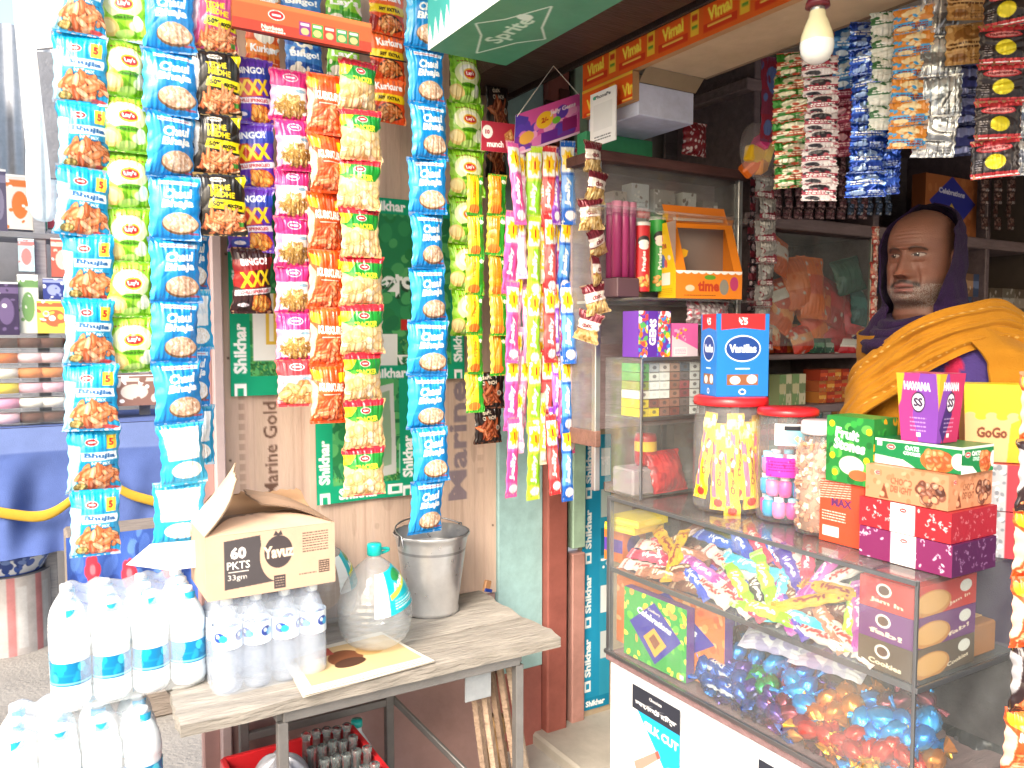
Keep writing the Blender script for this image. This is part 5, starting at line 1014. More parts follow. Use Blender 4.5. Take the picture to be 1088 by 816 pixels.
# drum with printed basin, flowered cloth
q = pt(22, 700, z=GZ+.0)*1.0; cx, cy = pt(25, 690, z=GZ)[0]-.05, pt(25, 690, z=GZ)[1]+.1
zt = pt(30, 640, x=cx)[2] if False else .33
T = thing('steel_drum', 'pale drum with red stripes standing on the road under the blue stall', 'drum', (cx, cy, GZ))
A = Art(130, 44, '#b7b2b2', 1.2); 
for k in range(9): A.rect(6+k*15, 0, 10+k*15, 44, '#b87a7c'); A.rect(11+k*15, 6, 16+k*15, 40, '#c4c4c6')
m = MB(); m.sheet(A, lambda U, W: (.185*np.cos(U*2*PI), .185*np.sin(U*2*PI), .40*(1-W)), 0, True); m.lathe([(.185, .40), (.001, .395)], '#8a8a8e', 40); m.build('drum_body', 'paint_worn', T)
T = thing('plastic_basin', 'blue and white patterned basin sitting on the striped drum', 'basin', (cx, cy, GZ+.402))
A = Art(120, 12, '#dfe4ee', 2.5); A.rect(0, 0, 120, 2.4, '#3c58a8'); A.specks(0, 2, 120, 12, ['#3f5fb4', '#6f8ccc', '#2c4690'], 90, 1.6, 4); A.rect(0, 11, 120, 12, '#3c58a8')
m = MB(); m.sheet(A, lambda U, W: ((.205-.055*W)*np.cos(U*2*PI), (.205-.055*W)*np.sin(U*2*PI), .11*(1-W))); m.sheet(A, lambda U, W: ((.200-.055*W)*np.cos(U*2*PI), (.200-.055*W)*np.sin(U*2*PI), .11*(1-W)+.003), 0, True, True); m.lathe([(.15, .006), (.001, .005)], '#c9d2e6', 40)
m.tube(np.stack([.205*np.cos(np.linspace(0, 2*PI, 50)), .205*np.sin(np.linspace(0, 2*PI, 50)), np.full(50, .112)], -1), .007, '#3a57ac', 8); m.build('basin_body', 'plastic', T)
a, b = pt(70, 572, y=3.6), pt(212, 640, y=3.6)
A = Art(60, 26, '#3f5fb0', 3); A.specks(0, 0, 60, 26, ['#4f72c4', '#35509c', '#5c84cc'], 60, 2, 3)
for x, y in ((11, 8), (27, 10), (45, 9), (20, 22), (38, 21), (54, 20)): 
    for k in range(6): A.ell(x+2*math.cos(k), y+2*math.sin(k), 1.6, 1.6, '#c8384a')
    A.ell(x, y, 1.2, 1.2, '#e8707c')
m = MB(); w, h = b[0]-a[0], a[2]-GZ
m.sheet(A, lambda U, W: ((U-.5)*w, .03*np.sin(U*22)*W-.04*W, -W*(a[2]-b[2]+.10))); m.sheet(A, lambda U, W: ((U-.5)*w, .03*np.sin(U*22)*W+.004-.04*W, -W*(a[2]-b[2]+.10)), 0, True, True)
tag(m.build('flowered_cloth', 'cloth', None, ((a[0]+b[0])/2, 3.6, a[2])), 'blue cloth with red flowers hanging behind the white water packs', 'cloth')
m = MB(); m.box(((a[0]+b[0])/2, 3.75, (a[2]-.01+GZ)/2), (w, .26, a[2]-.01-GZ), '#8a8078', .01); tag(m.build('wooden_crate', 'wood'), 'low wooden crate carrying the flowered blue cloth', 'crate')
quad_slab('white_flap', 'loose white plastic sheet at the foot of the left Chaul Bhaja strip', [(134, 600), (160, 578), (210, 574), (214, 602), (180, 606)], 2.2, .003, '#eceef0', 'paper', 'sheet')
# ================================================================== GLASS COUNTER
CX, CY0, CY1, CD = 1.5, .935, 1.925, .40
ZT, ZM, ZL = 1.012, .795, .530
T = thing('glass_counter', 'glass display counter with aluminium edges on a white base, full of chocolates', 'display counter', (1.7, 1.43, GZ))
co = (-1.7, -1.43, -GZ)
yc, Ly = (CY0+CY1)/2, CY1-CY0
m = MB(); m.box((CX+CD/2, yc, (ZL-.03+.02)/2), (CD-.01, Ly-.01, ZL-.05+.0), '#e2e6ea', .004); m.build('base_cabinet', 'paint', T, co)
m = MB(); m.box((CX+CD/2, yc, ZL-.012), (CD+.012, Ly+.01, .024), '#8a6f70', .003); m.build('bottom_rail', 'wood_dark', T, co)
m = MB(); m.box((CX+.002, yc, (ZL+ZT)/2), (.004, Ly-.012, ZT-ZL-.006), '#ffffff', .0005); m.build('front_glass', 'glass', T, co)
m = MB(); m.box((CX+CD/2, CY0+.002, (ZL+ZT)/2), (CD-.012, .004, ZT-ZL-.006), '#ffffff', .0005); m.build('side_glass', 'glass', T, co)
m = MB(); m.box((CX+CD/2, yc, ZT), (CD+.004, Ly+.004, .006), '#ffffff', .001); m.build('top_glass', 'dusty_glass', T, co)
m = MB(); m.box((CX+CD/2+.004, yc, ZM-.004), (CD-.012, Ly-.014, .006), '#ffffff', .001); m.build('glass_shelf', 'glass', T, co)
AL = '#8f9296'
for nm, c, s in (('corner_trim', (CX+.003, CY1-.004, (ZL+ZT)/2), (.016, .016, ZT-ZL)), ('corner_trim', (CX+.003, CY0+.002, (ZL+ZT)/2), (.007, .007, ZT-ZL)), ('corner_trim', (CX+CD-.004, CY0+.004, (ZL+ZT)/2), (.012, .012, ZT-ZL)),
                ('edge_trim', (CX-.004, yc, ZT-.005), (.006, Ly, .010)), ('edge_trim', (CX+.004, yc, ZM-.006), (.004, Ly-.01, .014)), ('edge_trim', (CX+CD/2, CY0-.003, ZM-.006), (CD, .006, .012)), ('edge_trim', (CX-.008, yc, ZL+.004), (.010, Ly+.01, .012)), ('edge_trim', (CX+CD/2, CY0-.006, ZL+.004), (CD, .010, .012))):
    m = MB(); m.box(c, s, AL, .001); m.build(nm, 'metal', T, co)
m = MB(); m.box((CX+CD-.005, yc, (ZL+ZT)/2-.1), (.008, Ly-.03, ZT-ZL-.25), '#4a4448', .001); m.build('back_panel', 'wood_dark', T, co)
# adverts on the white base
def base_poster(label, pxa, pya, pxb, art, h):
    a, b = pt(pxa, pya, x=CX-.001), pt(pxb, pya, x=CX-.001); L = a[1]-b[1]; A = art(L*100, h*100); zt = a[2]
    m = MB(); m.sheet(A, lambda U, W: (-.003+.0*U, (.5-U)*L, -W*h)); return tag(m.build('advert_sticker', 'paper', None, (CX+.002, (a[1]+b[1])/2, zt)), label, 'poster')
def art_silk(w, h):
    A = Art(w, h, '#eef0f2', 6); A.rect(0, 0, w, h*.21, '#2d2f3a'); A.text('Chocolate', w*.5, h*.055, h*.028, '#e8e8ec', 0, .03); A.text('চকোলেট মিল্ক', w*.5, h*.14, h*.075, '#f2f2f4', 0, .06, w=w*.86)
    A.poly([(w*.12, h*.21), (w, h*.21), (w, h*.66), (w*.7, h*.58)], '#22a4d8'); A.text('SILK CUT', w*.62, h*.31, h*.075, '#ffffff', 3, .06, w=w*.70); A.ell(w*.85, h*.58, w*.13, h*.05, '#e8f2f6')
    A.poly([(w*.05, h*.68), (w*.5, h*.48), (w*.56, h*.53), (w*.12, h*.76)], '#c98a7c'); A.poly([(w*.5, h*.48), (w*.56, h*.45), (w*.62, h*.50), (w*.56, h*.53)], '#a9594c'); A.specks(w*.0, h*.25, w*.4, h*.6, ['#d8b8b8'], 20, .25, 2)
    return A
base_poster('poster with dark header reading SILK CUT on the white counter base', 672, 726, 723, art_silk, .34)
base_poster('dark poster corner low on the white counter base at the bottom edge', 806, 806, 860, lambda w, h: Art(w, h, '#2d2f3a', 5).lines(.6, 2, w-.6, 5, 2, '#eee', .5, 2), .2)

# ---- cartons fitted from their picture corners (base plane known)
def fit(near, far, right_px, top, z, art, rart=None, tart=None, side='#999', name='carton', label='', cat='box', tp=1.0, mt='card', depth_=None, group=None):
    n = pt(near[0], near[1], z=z); f = pt(far, near[1], x=n[0]); L = f[1]-n[1]; h = pt(near[0], top, x=n[0])[2]-z
    D = depth_ if depth_ else pt(right_px, near[1], y=n[1])[0]-n[0]
    F = art(L*100, h*100); Rr = rart(D*100, h*100) if rart else None; Tt = tart(L*100, D*100) if tart else None
    m = MB(); artbox(m, L, D, h, F, Rr, Tt, side=side, tp=tp)
    o = m.build(name, mt, None, (n[0]+D/2, n[1]+L/2, z+.0008), (0, 0, R(-90))); tag(o, label, cat, group); return o, z+h+.0015, (n, L, D, h)
def festive(bg, fg, strip=True, sd=1):
    def f(w, h):
        A = Art(w, h, bg, 7); g = np.random.default_rng(sd)
        for k in range(int(w*h*.28)):
            x, y = g.random()*w, g.random()*h; a = g.random()*180
            if g.random() < .5: A.ell(x, y, .28+.25*g.random(), .12+.12*g.random(), fg, a)
            else:
                for q in range(4): A.ell(x+.35*math.cos(q*1.1+a), y+.35*math.sin(q*1.1+a), .22, .10, fg, a+q*60)
        A.rect(0, 0, w, .15, bg); 
        if strip: A.rect(w*.36, 0, w*.63, h, '#efeae8'); logo_oval(A, w*.5, h*.22, .8)
        return A
    return f
z = ZT+.004
_, z, g0 = fit((1011, 615), 912, 1057, 580, z, festive('#7a2458', '#e6c8dc', sd=2), festive('#4e1f4a', '#8f6a90', False, 3), side='#6a2050', label='plum festive gift carton with a white band, at the bottom of the carton stack', name='gift_carton')
_, z, _ = fit((1010, 579), 912, 1058, 546, z, festive('#b5242e', '#f0c8c8', sd=4), festive('#a02434', '#c06a72', False, 5), side='#a8242e', label='red festive gift carton with a white band, second from the bottom of the stack', name='gift_carton')
def choc(w, h):
    A = Art(w, h, '#c98a66', 7); A.text('CHOCO', w*.45, h*.40, h*.2, '#8a5238', 2, .03, w=w*.26); A.text('DELIGHT', w*.45, h*.64, h*.2, '#8a5238', 2, .03, w=w*.26); logo_oval(A, w*.16, h*.22, .7); A.poly([(w*.18, h*.95), (w*.24, h*.5), (w*.3, h*.95)], '#7a3f28')
    A.food(w*.8, h*.6, w*.15, h*.3, ['#6a3a2a', '#8a5440', '#4e2a20', '#b98a70'], .8, 1.3, 30, '#3a1c14', 3); A.specks(0, 0, w, h, ['#b97a56', '#d89c7a'], 26, .5, 3); return A
_, z, _ = fit((1007, 544), 919, 1053, 506, z, choc, lambda w, h: choc(w*1.0, h), side='#c08260', label='copper brown choco biscuit carton in the middle of the stack', name='biscuit_carton')
def greenb(w, h):
    A = Art(w, h, '#0f7a42', 7); A.rect(0, 0, w, h*.1, '#d8ddd4'); logo_oval(A, w*.2, h*.30, .9); A.text('OATS', w*.45, h*.28, h*.18, '#fff', 2, .05); A.text('COOKIES', w*.45, h*.48, h*.14, '#fff', 2, .04, w=w*.2); A.poly([(0, h*.65), (w*.35, h*.74), (w*.5, h), (0, h)], '#e8ece4'); A.rect(w*.03, h*.12, w*.09, h*.3, '#eee')
    A.ell(w*.74, h*.62, w*.19, h*.42, '#c4622c'); A.food(w*.74, h*.62, w*.15, h*.34, ['#d8824a', '#b9542a', '#e09a68'], .8, 1.2, 26, '#8a3a18', 3); A.ell(w*.97, h*.55, w*.08, h*.3, '#e8e4dc'); return A
o, z2, _ = fit((1021, 505), 929, 1055, 476, z, greenb, lambda w, h: greenb(w, h), side='#0f6a3a', label='green cookie carton on top of the copper brown one', name='biscuit_carton')
def hav(v, right=False):
    def f(w, h):
        A = Art(w, h, '#7a3fa0', 7)
        if not right: A.poly([(0, 0), (w*.55, 0), (w*.35, h*.6), (w*.5, h), (0, h)], '#c4357e'); A.poly([(0, 0), (w*.2, 0), (w*.08, h*.4), (0, h*.5)], '#e2a52c'); A.poly([(w*.9, 0), (w, 0), (w, h*.5)], '#e2a52c')
        else: A.poly([(w*.35, 0), (w, 0), (w, h), (w*.2, h), (w*.6, h*.5)], '#b52a5e'); A.poly([(0, 0), (w*.28, 0), (0, h*.55)], '#e2a52c'); A.poly([(w*.1, h*.8), (w*.5, h*.2), (w*.6, h*.6), (w*.3, h)], '#3a1e66')
        A.text('HAVANA', w*.48, h*.19, h*.125, '#ffffff', 2, .08, w=w*.62, out='#3a1e3e', ow=.06); A.ell(w*.5, h*.42, w*.17, h*.15, '#2d1c3a'); A.ell(w*.5, h*.42, w*.145, h*.125, '#e8e0ec'); A.text('SS', w*.5, h*.42, h*.13, '#2d1c3a', 0, .06); A.lines(w*.28, h*.62, w*.7, h*.86, 4, '#e8d8ec', .18, 3); A.rect(w*.44, h*.86, w*.56, h*.92, '#ddd'); return A
    return f
fit((997, 473), 950, 1024, 398, z2+.0, hav(0), hav(0, True), lambda w, h: Art(w, h, '#a82a5a', 5).specks(0, 0, w, h, ['#d8588a', '#8a2048', '#e8a0b8'], 30, .6, 3), side='#7a3fa0', label='tapered purple and pink HAVANA carton crowning the carton stack', name='snack_carton', tp=.80)
def fruit(w, h):
    A = Art(w, h, '#1f7a34', 7); A.specks(0, 0, w, h, ['#2f9a3c', '#166428', '#5cb84a'], 30, .9, 3)
    for x, y in ((.12, .12), (.14, .6), (.9, .2), (.2, .85), (.86, .62)): A.ell(w*x, h*y, .75, .75, '#e8c81c')
    A.text('Fruit', w*.45, h*.26, h*.16, '#ffffff', 6, .08, w=w*.5, out='#145a24'); A.text('Stones', w*.5, h*.43, h*.17, '#ffffff', 6, .08, w=w*.66, out='#145a24'); A.ell(w*.55, h*.72, w*.26, h*.14, '#e8e2cc'); A.ell(w*.7, h*.85, w*.2, h*.08, '#d8623a'); return A
n0 = pt(926, 525, z=ZT+.004)
zr = ZT+.004
def redor(w, h):
    A = Art(w, h, '#d8492c', 7)
    for k in range(8): A.line(0, .4+k*.55, w*.7, .1+k*.55-.5, .16, '#f0d8c8')
    A.text('MAX', w*.5, h*.34, h*.13, '#5a2a5e', 0, .05); A.lines(w*.06, h*.48, w*.6, h*.66, 4, '#f3e4d8', .2, 2); A.rect(w*.08, h*.74, w*.45, h*.9, '#efe6df'); return A
_, zr2, _ = fit((917, 585), 870, 1000, 517, zr, redor, side='#c8402a', label='small orange red carton with diagonal white lines beside the crystal jar', name='snack_carton', depth_=.10)
fit((927, 519), 877, 0, 446, zr2, fruit, lambda w, h: Art(w, h, '#1f7a34', 6).specks(0, 0, w, h, ['#2f9a3c', '#e8a01c', '#166428'], 30, .7, 5), lambda w, h: Art(w, h, '#2f8a3c', 5), side='#1f7a34', label='green Fruit Stones carton standing on the orange red carton', name='sweets_carton', depth_=.085)
def gogo(w, h):
    A = Art(w, h, '#d8a878', 7); A.rect(0, 0, w, h*.40, '#e3cc28'); 
    for k in range(6): A.ell(w*(.1+.17*k), h*.41, w*.1, h*.05, '#e3cc28' if k % 2 else '#d8a878')
    A.text('GoGo', w*.45, h*.62, h*.14, '#6a3420', 0, .05, w=w*.5); A.poly([(w*.75, h*.5), (w, h*.4), (w, h), (w*.72, h)], '#e2a428'); return A
# things behind the stack, standing on a riser box
pz = pt(1060, 492, x=1.80)[2]
m = MB(); qa, qb = pt(1046, 590, x=1.80), pt(1084, 590, x=1.80)
def silverbox(w, h):
    A = Art(w, h, '#a83240', 7); A.rect(w*.08, 0, w*.55, h, '#a9adb4'); A.specks(w*.08, 0, w*.55, h, ['#7f848e', '#d0d4da'], 40, .4, 3); return A
zq = ZT+.004; hq = (pz-zq)/2
for k, lb in enumerate(('lower red carton with silver panel behind the stack, near the right edge', 'upper red carton with silver panel behind the stack, near the right edge')):
    m = MB(); D = .07; ctr = (1.80+.03, pt(1066, 560, x=1.80)[1]+.02); artbox(m, .11, D, hq-.002, silverbox(11, hq*100), silverbox(7, hq*100), side='#a83240'); tag(m.build('gift_carton', 'card', None, (ctr[0], ctr[1], zq+hq*k), (0, 0, R(-60))), lb, 'box')
m = MB(); h = pt(1056, 408, x=1.82)[2]-pz; artbox(m, .125, .09, h, gogo(12, h*100), gogo(9, h*100), Art(12, 9, '#e3cc28', 4), side='#e2a428', tp=.88); tag(m.build('snack_carton', 'card', None, (1.84, pt(1058, 460, x=1.84)[1]+.01, pz), (0, 0, R(-52))), 'yellow and tan GoGo carton between the purple carton and the yellow shawl', 'box')
# ---- jars on the counter
def jar(label, px, py, wpx, top, lid, fill, lidh=.022, neck=1.0, foot=.07):
    b = pt(px, py, z=ZT+.004)+[foot, .05*0, 0]; b[1] += foot*.35; dp = depth(b); r = wpx*dp/FPX/2; h = pt(px, top, y=b[1])[2]-b[2]-lidh
    T = thing('sweet_jar', label, 'jar', b)
    m = MB(); m.lathe([(r*neck*.9, h), (r*neck*.92, h-.012), (r*.97, h-.035), (r, h-.06), (r, h*.5), (r*.985, h*.48), (r, h*.46), (r, .02), (r*.95, .004), (r*.3, .002), (.001, .004)], '#ffffff', 36); m.build('jar_body', 'jar_plastic', T)
    m = MB(); rl = r*neck*(.98 if neck < 1 else 1.0)
    m.lathe([(.001, h+lidh), (rl*.93, h+lidh), (rl, h+lidh-.004), (rl*1.01, h+.004), (rl, h-.002), (rl*.96, h-.002)], lid, 44); m.build('lid', 'plastic', T)
    fill(T, r*.90, h); return T, b, h+lidh, r
def fill_bars(T, r, h):
    g = np.random.default_rng(3)
    A = Art(5, 16, '#f0c81c', 5); A.rect(0, 1.2, 5, 3.0, '#f6e9a0'); A.rect(.8, 3.4, 2.2, 13.6, '#e06a8a'); A.text('Chocostick', 3.4, 8, 1.2, '#8a2a1c', -88, .05, w=7); A.ell(2.6, 14.6, 1.4, .8, '#c83a2a'); A.specks(0, 0, 5, 16, ['#f8dc4a', '#e8b410', '#ffffff'], 30, .35, 4)
    me = packet_mesh('sweet_bar', A, .045, h*.80, .014, 'film', 5, .05)
    for k in range(11):
        a = -PI+ k*PI/10; o = bpy.data.objects.new('sweet_bar', me); COL.objects.link(o); o.parent = T
        o.location = (math.cos(a)*r*.80, math.sin(a)*r*.80, h*(.86+.05*g.normal())); o.rotation_euler = (g.normal()*.05, g.normal()*.10, a+PI/2); o.location.z = min(o.location.z, h*.93)
def fill_pots(T, r, h):
    m0 = None
    for lv in range(3):
        for k in range(9):
            a = k*2*PI/9+lv*.3; c = ['#e0409c', '#1f9ad0', '#e87ab8'][(k+lv) % 3]
            m = MB(); m.lathe([(.001, .055), (.010, .054), (.012, .046), (.017, .042), (.017, .014), (.013, .004), (.001, .003)], c, 12); m.lathe([(.001, .058), (.0125, .057), (.0125, .047)], '#f2f2f4' if k % 2 else '#8fd4ec', 12)
            m.build('jelly_pot', 'plastic', T, (math.cos(a)*(r-.02), math.sin(a)*(r-.02), .008+lv*.056))
    A = Art(22, 5.5, '#d83aa4', 6); A.specks(0, 0, 22, 5.5, ['#8a1f6a', '#f08ac8'], 30, .25, 4); A.lines(1, 1, 10, 4, 4, '#7a1f6a', .3, 3)
    m = MB(); m.sheet(A, lambda U, W: (np.cos(PI+U*2.2)*(r*1.135), np.sin(PI+U*2.2)*(r*1.135), h*.62-W*.05)); m.build('label', 'paper', T)
    A = Art(10, 6, '#f4f6f6', 6); A.ell(5, 3.4, 3.2, 2.2, '#8fd0e4'); A.rect(2.2, .6, 8, 1.8, '#2a2c34'); m = MB(); m.sheet(A, lambda U, W: (np.cos(PI+.3+U*1.4)*(r*1.13), np.sin(PI+.3+U*1.4)*(r*1.13), h*.93-W*.055)); m.build('label', 'paper', T)
def fill_cryst(T, r, h):
    g = np.random.default_rng(8); m = MB()
    for k in range(420):
        a = g.random()*2*PI; rr = r*(1-.25*g.random()**2); z = .012+g.random()*(h*.88); q = .006+.006*g.random()
        m.box((0, 0, 0), (q*1.5, q, q*.7), ['#d8a88a', '#e9cbb4', '#c98f70', '#f0ddcc', '#b97a58'][g.integers(5)], .001, 0, xf((rr*math.cos(a), rr*math.sin(a), z), (g.random()*3, g.random()*3, g.random()*3)))
    m.lathe([(.001, h*.86), (r*.9, h*.85), (r*.9, .01), (.001, .01)], '#c99a7c', 24)
    o = m.build('candy_filling', 'food', T); o['kind'] = 'stuff'
    A = Art(5, 6, '#f0f2ee', 6); A.rect(0, 4.6, 5, 6, '#8fb8a4'); A.lines(.5, .8, 4.5, 3.8, 4, '#9aa49c', .25, 3); m = MB(); m.sheet(A, lambda U, W: (np.cos(PI+1.0+U*.9)*(r*1.13), np.sin(PI+1.0+U*.9)*(r*1.13), h*.55-W*.06)); m.build('label', 'paper', T)
J1, jb, jh, jr = jar('tall jar of yellow wrapped sticks with red lid, under the blue carton', 762, 545, 76, 421, '#c8242c', fill_bars)
jar('jar of pink and blue jelly pots with red lid, between the two other jars', 823, 557, 62, 434, '#c8242c', fill_pots, .016)
jar('clear jar of pale brown crystals with a whitish lid, right of the other jars', 861, 572, 56, 448, '#d8cfd4', fill_cryst, .03, .82)
# blue carton on the yellow jar
def van(w, h):
    A = Art(w, h, '#1a78cc', 7); A.poly([(w*.08, 0), (w*.92, 0), (w*.92, h*.20), (w*.5, h*.17), (w*.08, h*.20)], '#c8242c'); A.text('₹5', w*.5, h*.09, h*.09, '#fff', 0, .06); A.ell(w*.5, h*.42, w*.34, h*.16, '#ffffff'); A.ell(w*.5, h*.42, w*.32, h*.145, '#123f8c'); A.text('Vanillas', w*.5, h*.42, h*.10, '#fff', 0, .07, w=w*.52)
    A.rect(w*.36, h*.655, w*.64, h*.67, '#dce8f4'); A.rect(w*.2, h*.73, w*.8, h*.86, '#8a5a3c'); A.ell(w*.36, h*.8, w*.1, h*.05, '#f0ece6'); A.ell(w*.68, h*.79, w*.1, h*.055, '#e8e6e4'); A.ell(w*.5, h*.94, w*.07, h*.035, '#fff'); A.ell(w*.5, h*.94, w*.045, h*.022, '#1668b8'); return A
vb = jb.copy(); vz = vb[2]+jh+.001; dp = depth(vb); vh = (418-333)*dp/FPX; vw = 52*dp/FPX/.92
m = MB(); artbox(m, vw*1.0, .11, vh, van(vw*100, vh*100), None, None, van(11, vh*100), side='#1668b8'); tag(m.build('snack_carton', 'card', None, (vb[0]+.01, vb[1], vz), (0, 0, R(-22))), 'blue Vanillas carton standing on the tall jar of yellow sticks', 'box')
# ---- goods inside the counter: bars heaped on the glass shelf
def bar_mesh(c1, c2, c3, seed, L=.165, w=.031, t=.015, mt='film'):
    A = Art(w*100, L*100, c1, 6); A.rect(0, A.h*.28, A.w, A.h*.74, c2); [A.ell(A.w*.5+.25*math.sin(q*2.1), A.h*(.34+.055*q), A.w*.22, .28, c3, 20*q) for q in range(7)]; A.rect(0, A.h*.06, A.w, A.h*.12, c3, .6); A.specks(0, 0, A.w, A.h, [c1, c3], 8, .25, seed)
    return packet_mesh('bar', A, w, L, t, mt, seed, .04, .06)
BM = {k: bar_mesh(*v, i) for i, (k, v) in enumerate({'white': ('#dcd8d4', '#cfc2bc', '#b8322c'), 'brown': ('#5a3024', '#6e4030', '#d8c0a0'), 'purple': ('#4a2f9c', '#5f46b4', '#e8e4f4'), 'crimson': ('#c02a50', '#d84a6a', '#ffffff'), 'yellow': ('#d0a818', '#c89c20', '#8a2a1c'), 'blue': ('#1f3fb0', '#2f58cc', '#f0f4fc'), 'green': ('#8fcc1c', '#b4dc3a', '#ffffff'), 'cyan': ('#2ab4d8', '#58c8e4', '#ffffff'), 'violet': ('#a83a9c', '#c868b8', '#ffffff'), 'checked': ('#d8d4cc', '#3a3438', '#f0ece6'), 'copper': ('#a0644c', '#b87c60', '#f0e0d0')}.items())}
slope_n = np.array([-.62, 0, .785]); sp0 = np.array([CX+.035, 1.4, ZM+.012])
def onslope(px, py, p0, n):
    r = FW+RT*(px-544)/FPX+UP*(408-py)/FPX; t = np.dot(p0-CP, n)/np.dot(r, n); return CP+r*t
cnt = {}
def lay(me, name, px, py, ang, label, cat, group, p0=sp0, n=slope_n, lift=0.0, sc=1.0, roll=0.0, top=False):
    p = onslope(px, py, p0, n); q = onslope(px+6*math.cos(R(ang)), py+6*math.sin(R(ang)), p0, n); dx = Vector(q-p).normalized()
    if p[0] < CX+.036: e = np.array([CX+.036, p[1], p[2]]); p = p+(e-p); p[2] = p0[2]+.01
    if p[1] > CY1-.035: p[1] = CY1-.035
    p[0] = min(p[0], CX+CD-.06)      # local -z (length) along dx
    nn = Vector(n); zax = -dx; yax = -nn; xax = yax.cross(zax).normalized(); yax = zax.cross(xax).normalized()
    Mx = Matrix((xax, yax, zax)).transposed().to_4x4(); Mx = Mx @ Matrix.Rotation(roll, 4, 'Z')
    o = bpy.data.objects.new(name, me); COL.objects.link(o); L = -min(v[2] for v in me_bounds(me)); 
    hl = L*sc/2; zmin = (ZM if p0[2] > .7 else ZL)+.012
    pc = np.array(p)+np.array(nn)*lift; pc[0] = min(max(pc[0], CX+.016+abs(dx.x)*hl), CX+CD-.02-abs(dx.x)*hl); pc[1] = min(max(pc[1], CY0+.015+abs(dx.y)*hl), CY1-.015-abs(dx.y)*hl); pc[2] = min(max(pc[2], zmin+abs(dx.z)*hl), zmin+.19-abs(dx.z)*hl)
    c = Vector(pc)-dx*hl; Mx.translation = c; o.matrix_world = Mx; o.scale = (sc, sc, sc)
    tag(o, label, cat, group); return o
_mb = {}
def me_bounds(me):
    if me.name not in _mb:
        co = np.empty(len(me.vertices)*3); me.vertices.foreach_get('co', co); co = co.reshape(-1, 3); _mb[me.name] = [co.min(0), co.max(0)]
    return _mb[me.name]
GB = 'wrapped bars heaped on the counter glass shelf'
BL = [('white', 690, 578, 12, 0), ('crimson', 688, 590, 10, 0), ('white', 686, 604, 12, .0), ('yellow', 712, 582, 55, .012), ('yellow', 708, 607, 110, .014), ('copper', 728, 588, 15, .006), ('white', 722, 612, 15, .004), ('brown', 722, 572, -30, .002), ('violet', 750, 610, 35, .012), ('white', 755, 628, 42, .006), ('brown', 742, 628, 14, .0), ('white', 772, 600, 40, .010), ('blue', 790, 580, 62, .014), ('crimson', 805, 578, 60, .012), ('checked', 780, 612, 68, .008), ('blue', 818, 582, 60, .004), ('cyan', 800, 606, 20, .018), ('green', 788, 624, 65, .018), ('crimson', 792, 640, 42, .014), ('checked', 808, 632, 70, .012), ('green', 816, 618, 70, .022), ('cyan', 826, 638, 110, .022), ('brown', 838, 622, 38, .008), ('brown', 850, 640, 38, .006), ('purple', 843, 608, 62, .016), ('white', 858, 612, 52, .010), ('crimson', 862, 598, 95, .018), ('violet', 880, 612, 130, .020), ('white', 905, 612, 158, .016), ('violet', 826, 655, 60, .014), ('green', 812, 656, 20, .010), ('cyan', 850, 660, 25, .012), ('white', 868, 676, 25, .010), ('brown', 872, 642, 45, .004), ('yellow', 866, 645, 170, .022), ('yellow', 892, 634, 15, .022), ('white', 915, 636, 20, .010), ('brown', 905, 652, 10, .004), ('brown', 885, 662, 55, .002), ('green', 900, 668, 100, .018), ('white', 914, 670, 95, .020), ('violet', 918, 660, 88, .024), ('white', 896, 688, 40, .012), ('copper', 700, 620, 10, 0), ('white', 776, 640, 45, .002), ('purple', 735, 596, 30, .002), ('blue', 765, 575, 20, .0), ('white', 835, 585, 30, .002), ('purple', 800, 560, 50, 0), ('crimson', 832, 600, 40, .004)]
desc = {'white': 'white wrapped chocolate bar', 'brown': 'dark brown wrapped chocolate bar', 'purple': 'purple wrapped chocolate bar', 'crimson': 'crimson wrapped wafer bar', 'yellow': 'yellow wrapped bar', 'blue': 'deep blue wrapped bar', 'green': 'lime green wrapped bar', 'cyan': 'light cyan wrapped bar', 'violet': 'pinkish violet wrapped bar', 'checked': 'black and white checked bar', 'copper': 'copper coloured bar'}
for k, px, py, an, lf in BL: lay(BM[k], 'chocolate_bar', px, py, an, desc[k]+' in the heap behind the upper counter glass', 'chocolate bar', GB, lift=lf, sc=1.22)
g = np.random.default_rng(21); ks = ['brown', 'brown', 'purple', 'white', 'copper', 'crimson', 'checked', 'blue', 'brown', 'violet', 'copper']
for i in range(44):
    px = 690+g.random()*225; py = 585+(px-690)*.33+g.random()*50-20; k = ks[g.integers(len(ks))]
    lay(BM[k], 'chocolate_bar', px, py, g.random()*90-10, desc[k]+' in the heap behind the upper counter glass', 'chocolate bar', GB, lift=-.014-.02*g.random(), sc=1.2)
# yellow boxes, purple box in the far end of the shelf
def small(label, px, py, z, w, d_, h, col, col2, rot=-80, name='sweets_box', t='', xx=None, mt='card'):
    p = pt(px, py, x=CX+.05 if xx is None else xx); A = Art(w*100, h*100, col, 7); A.rect(0, A.h*.3, A.w, A.h*.7, col2)
    if t: A.text(t, A.w/2, A.h/2, A.h*.22, '#fff', 0, .06, w=A.w*.7)
    B = Art(d_*100, h*100, col, 7); B.ell(B.w/2, B.h/2, B.w*.3, B.h*.3, col2); m = MB(); artbox(m, w, d_, h, A, B, Art(w*100, d_*100, col, 4), side=col); return tag(m.build(name, mt, None, (p[0], p[1], p[2] if z is None else z), (0, 0, R(rot))), label, 'box')
small('upper yellow carton at the far end of the upper counter shelf', 678, 552, ZM+.128, .12, .14, .022, '#e8cc1c', '#f0dc50', xx=CX+.10); small('lower yellow carton at the far end of the upper counter shelf', 674, 562, ZM+.104, .12, .14, .022, '#e0c018', '#f0dc50', xx=CX+.10)
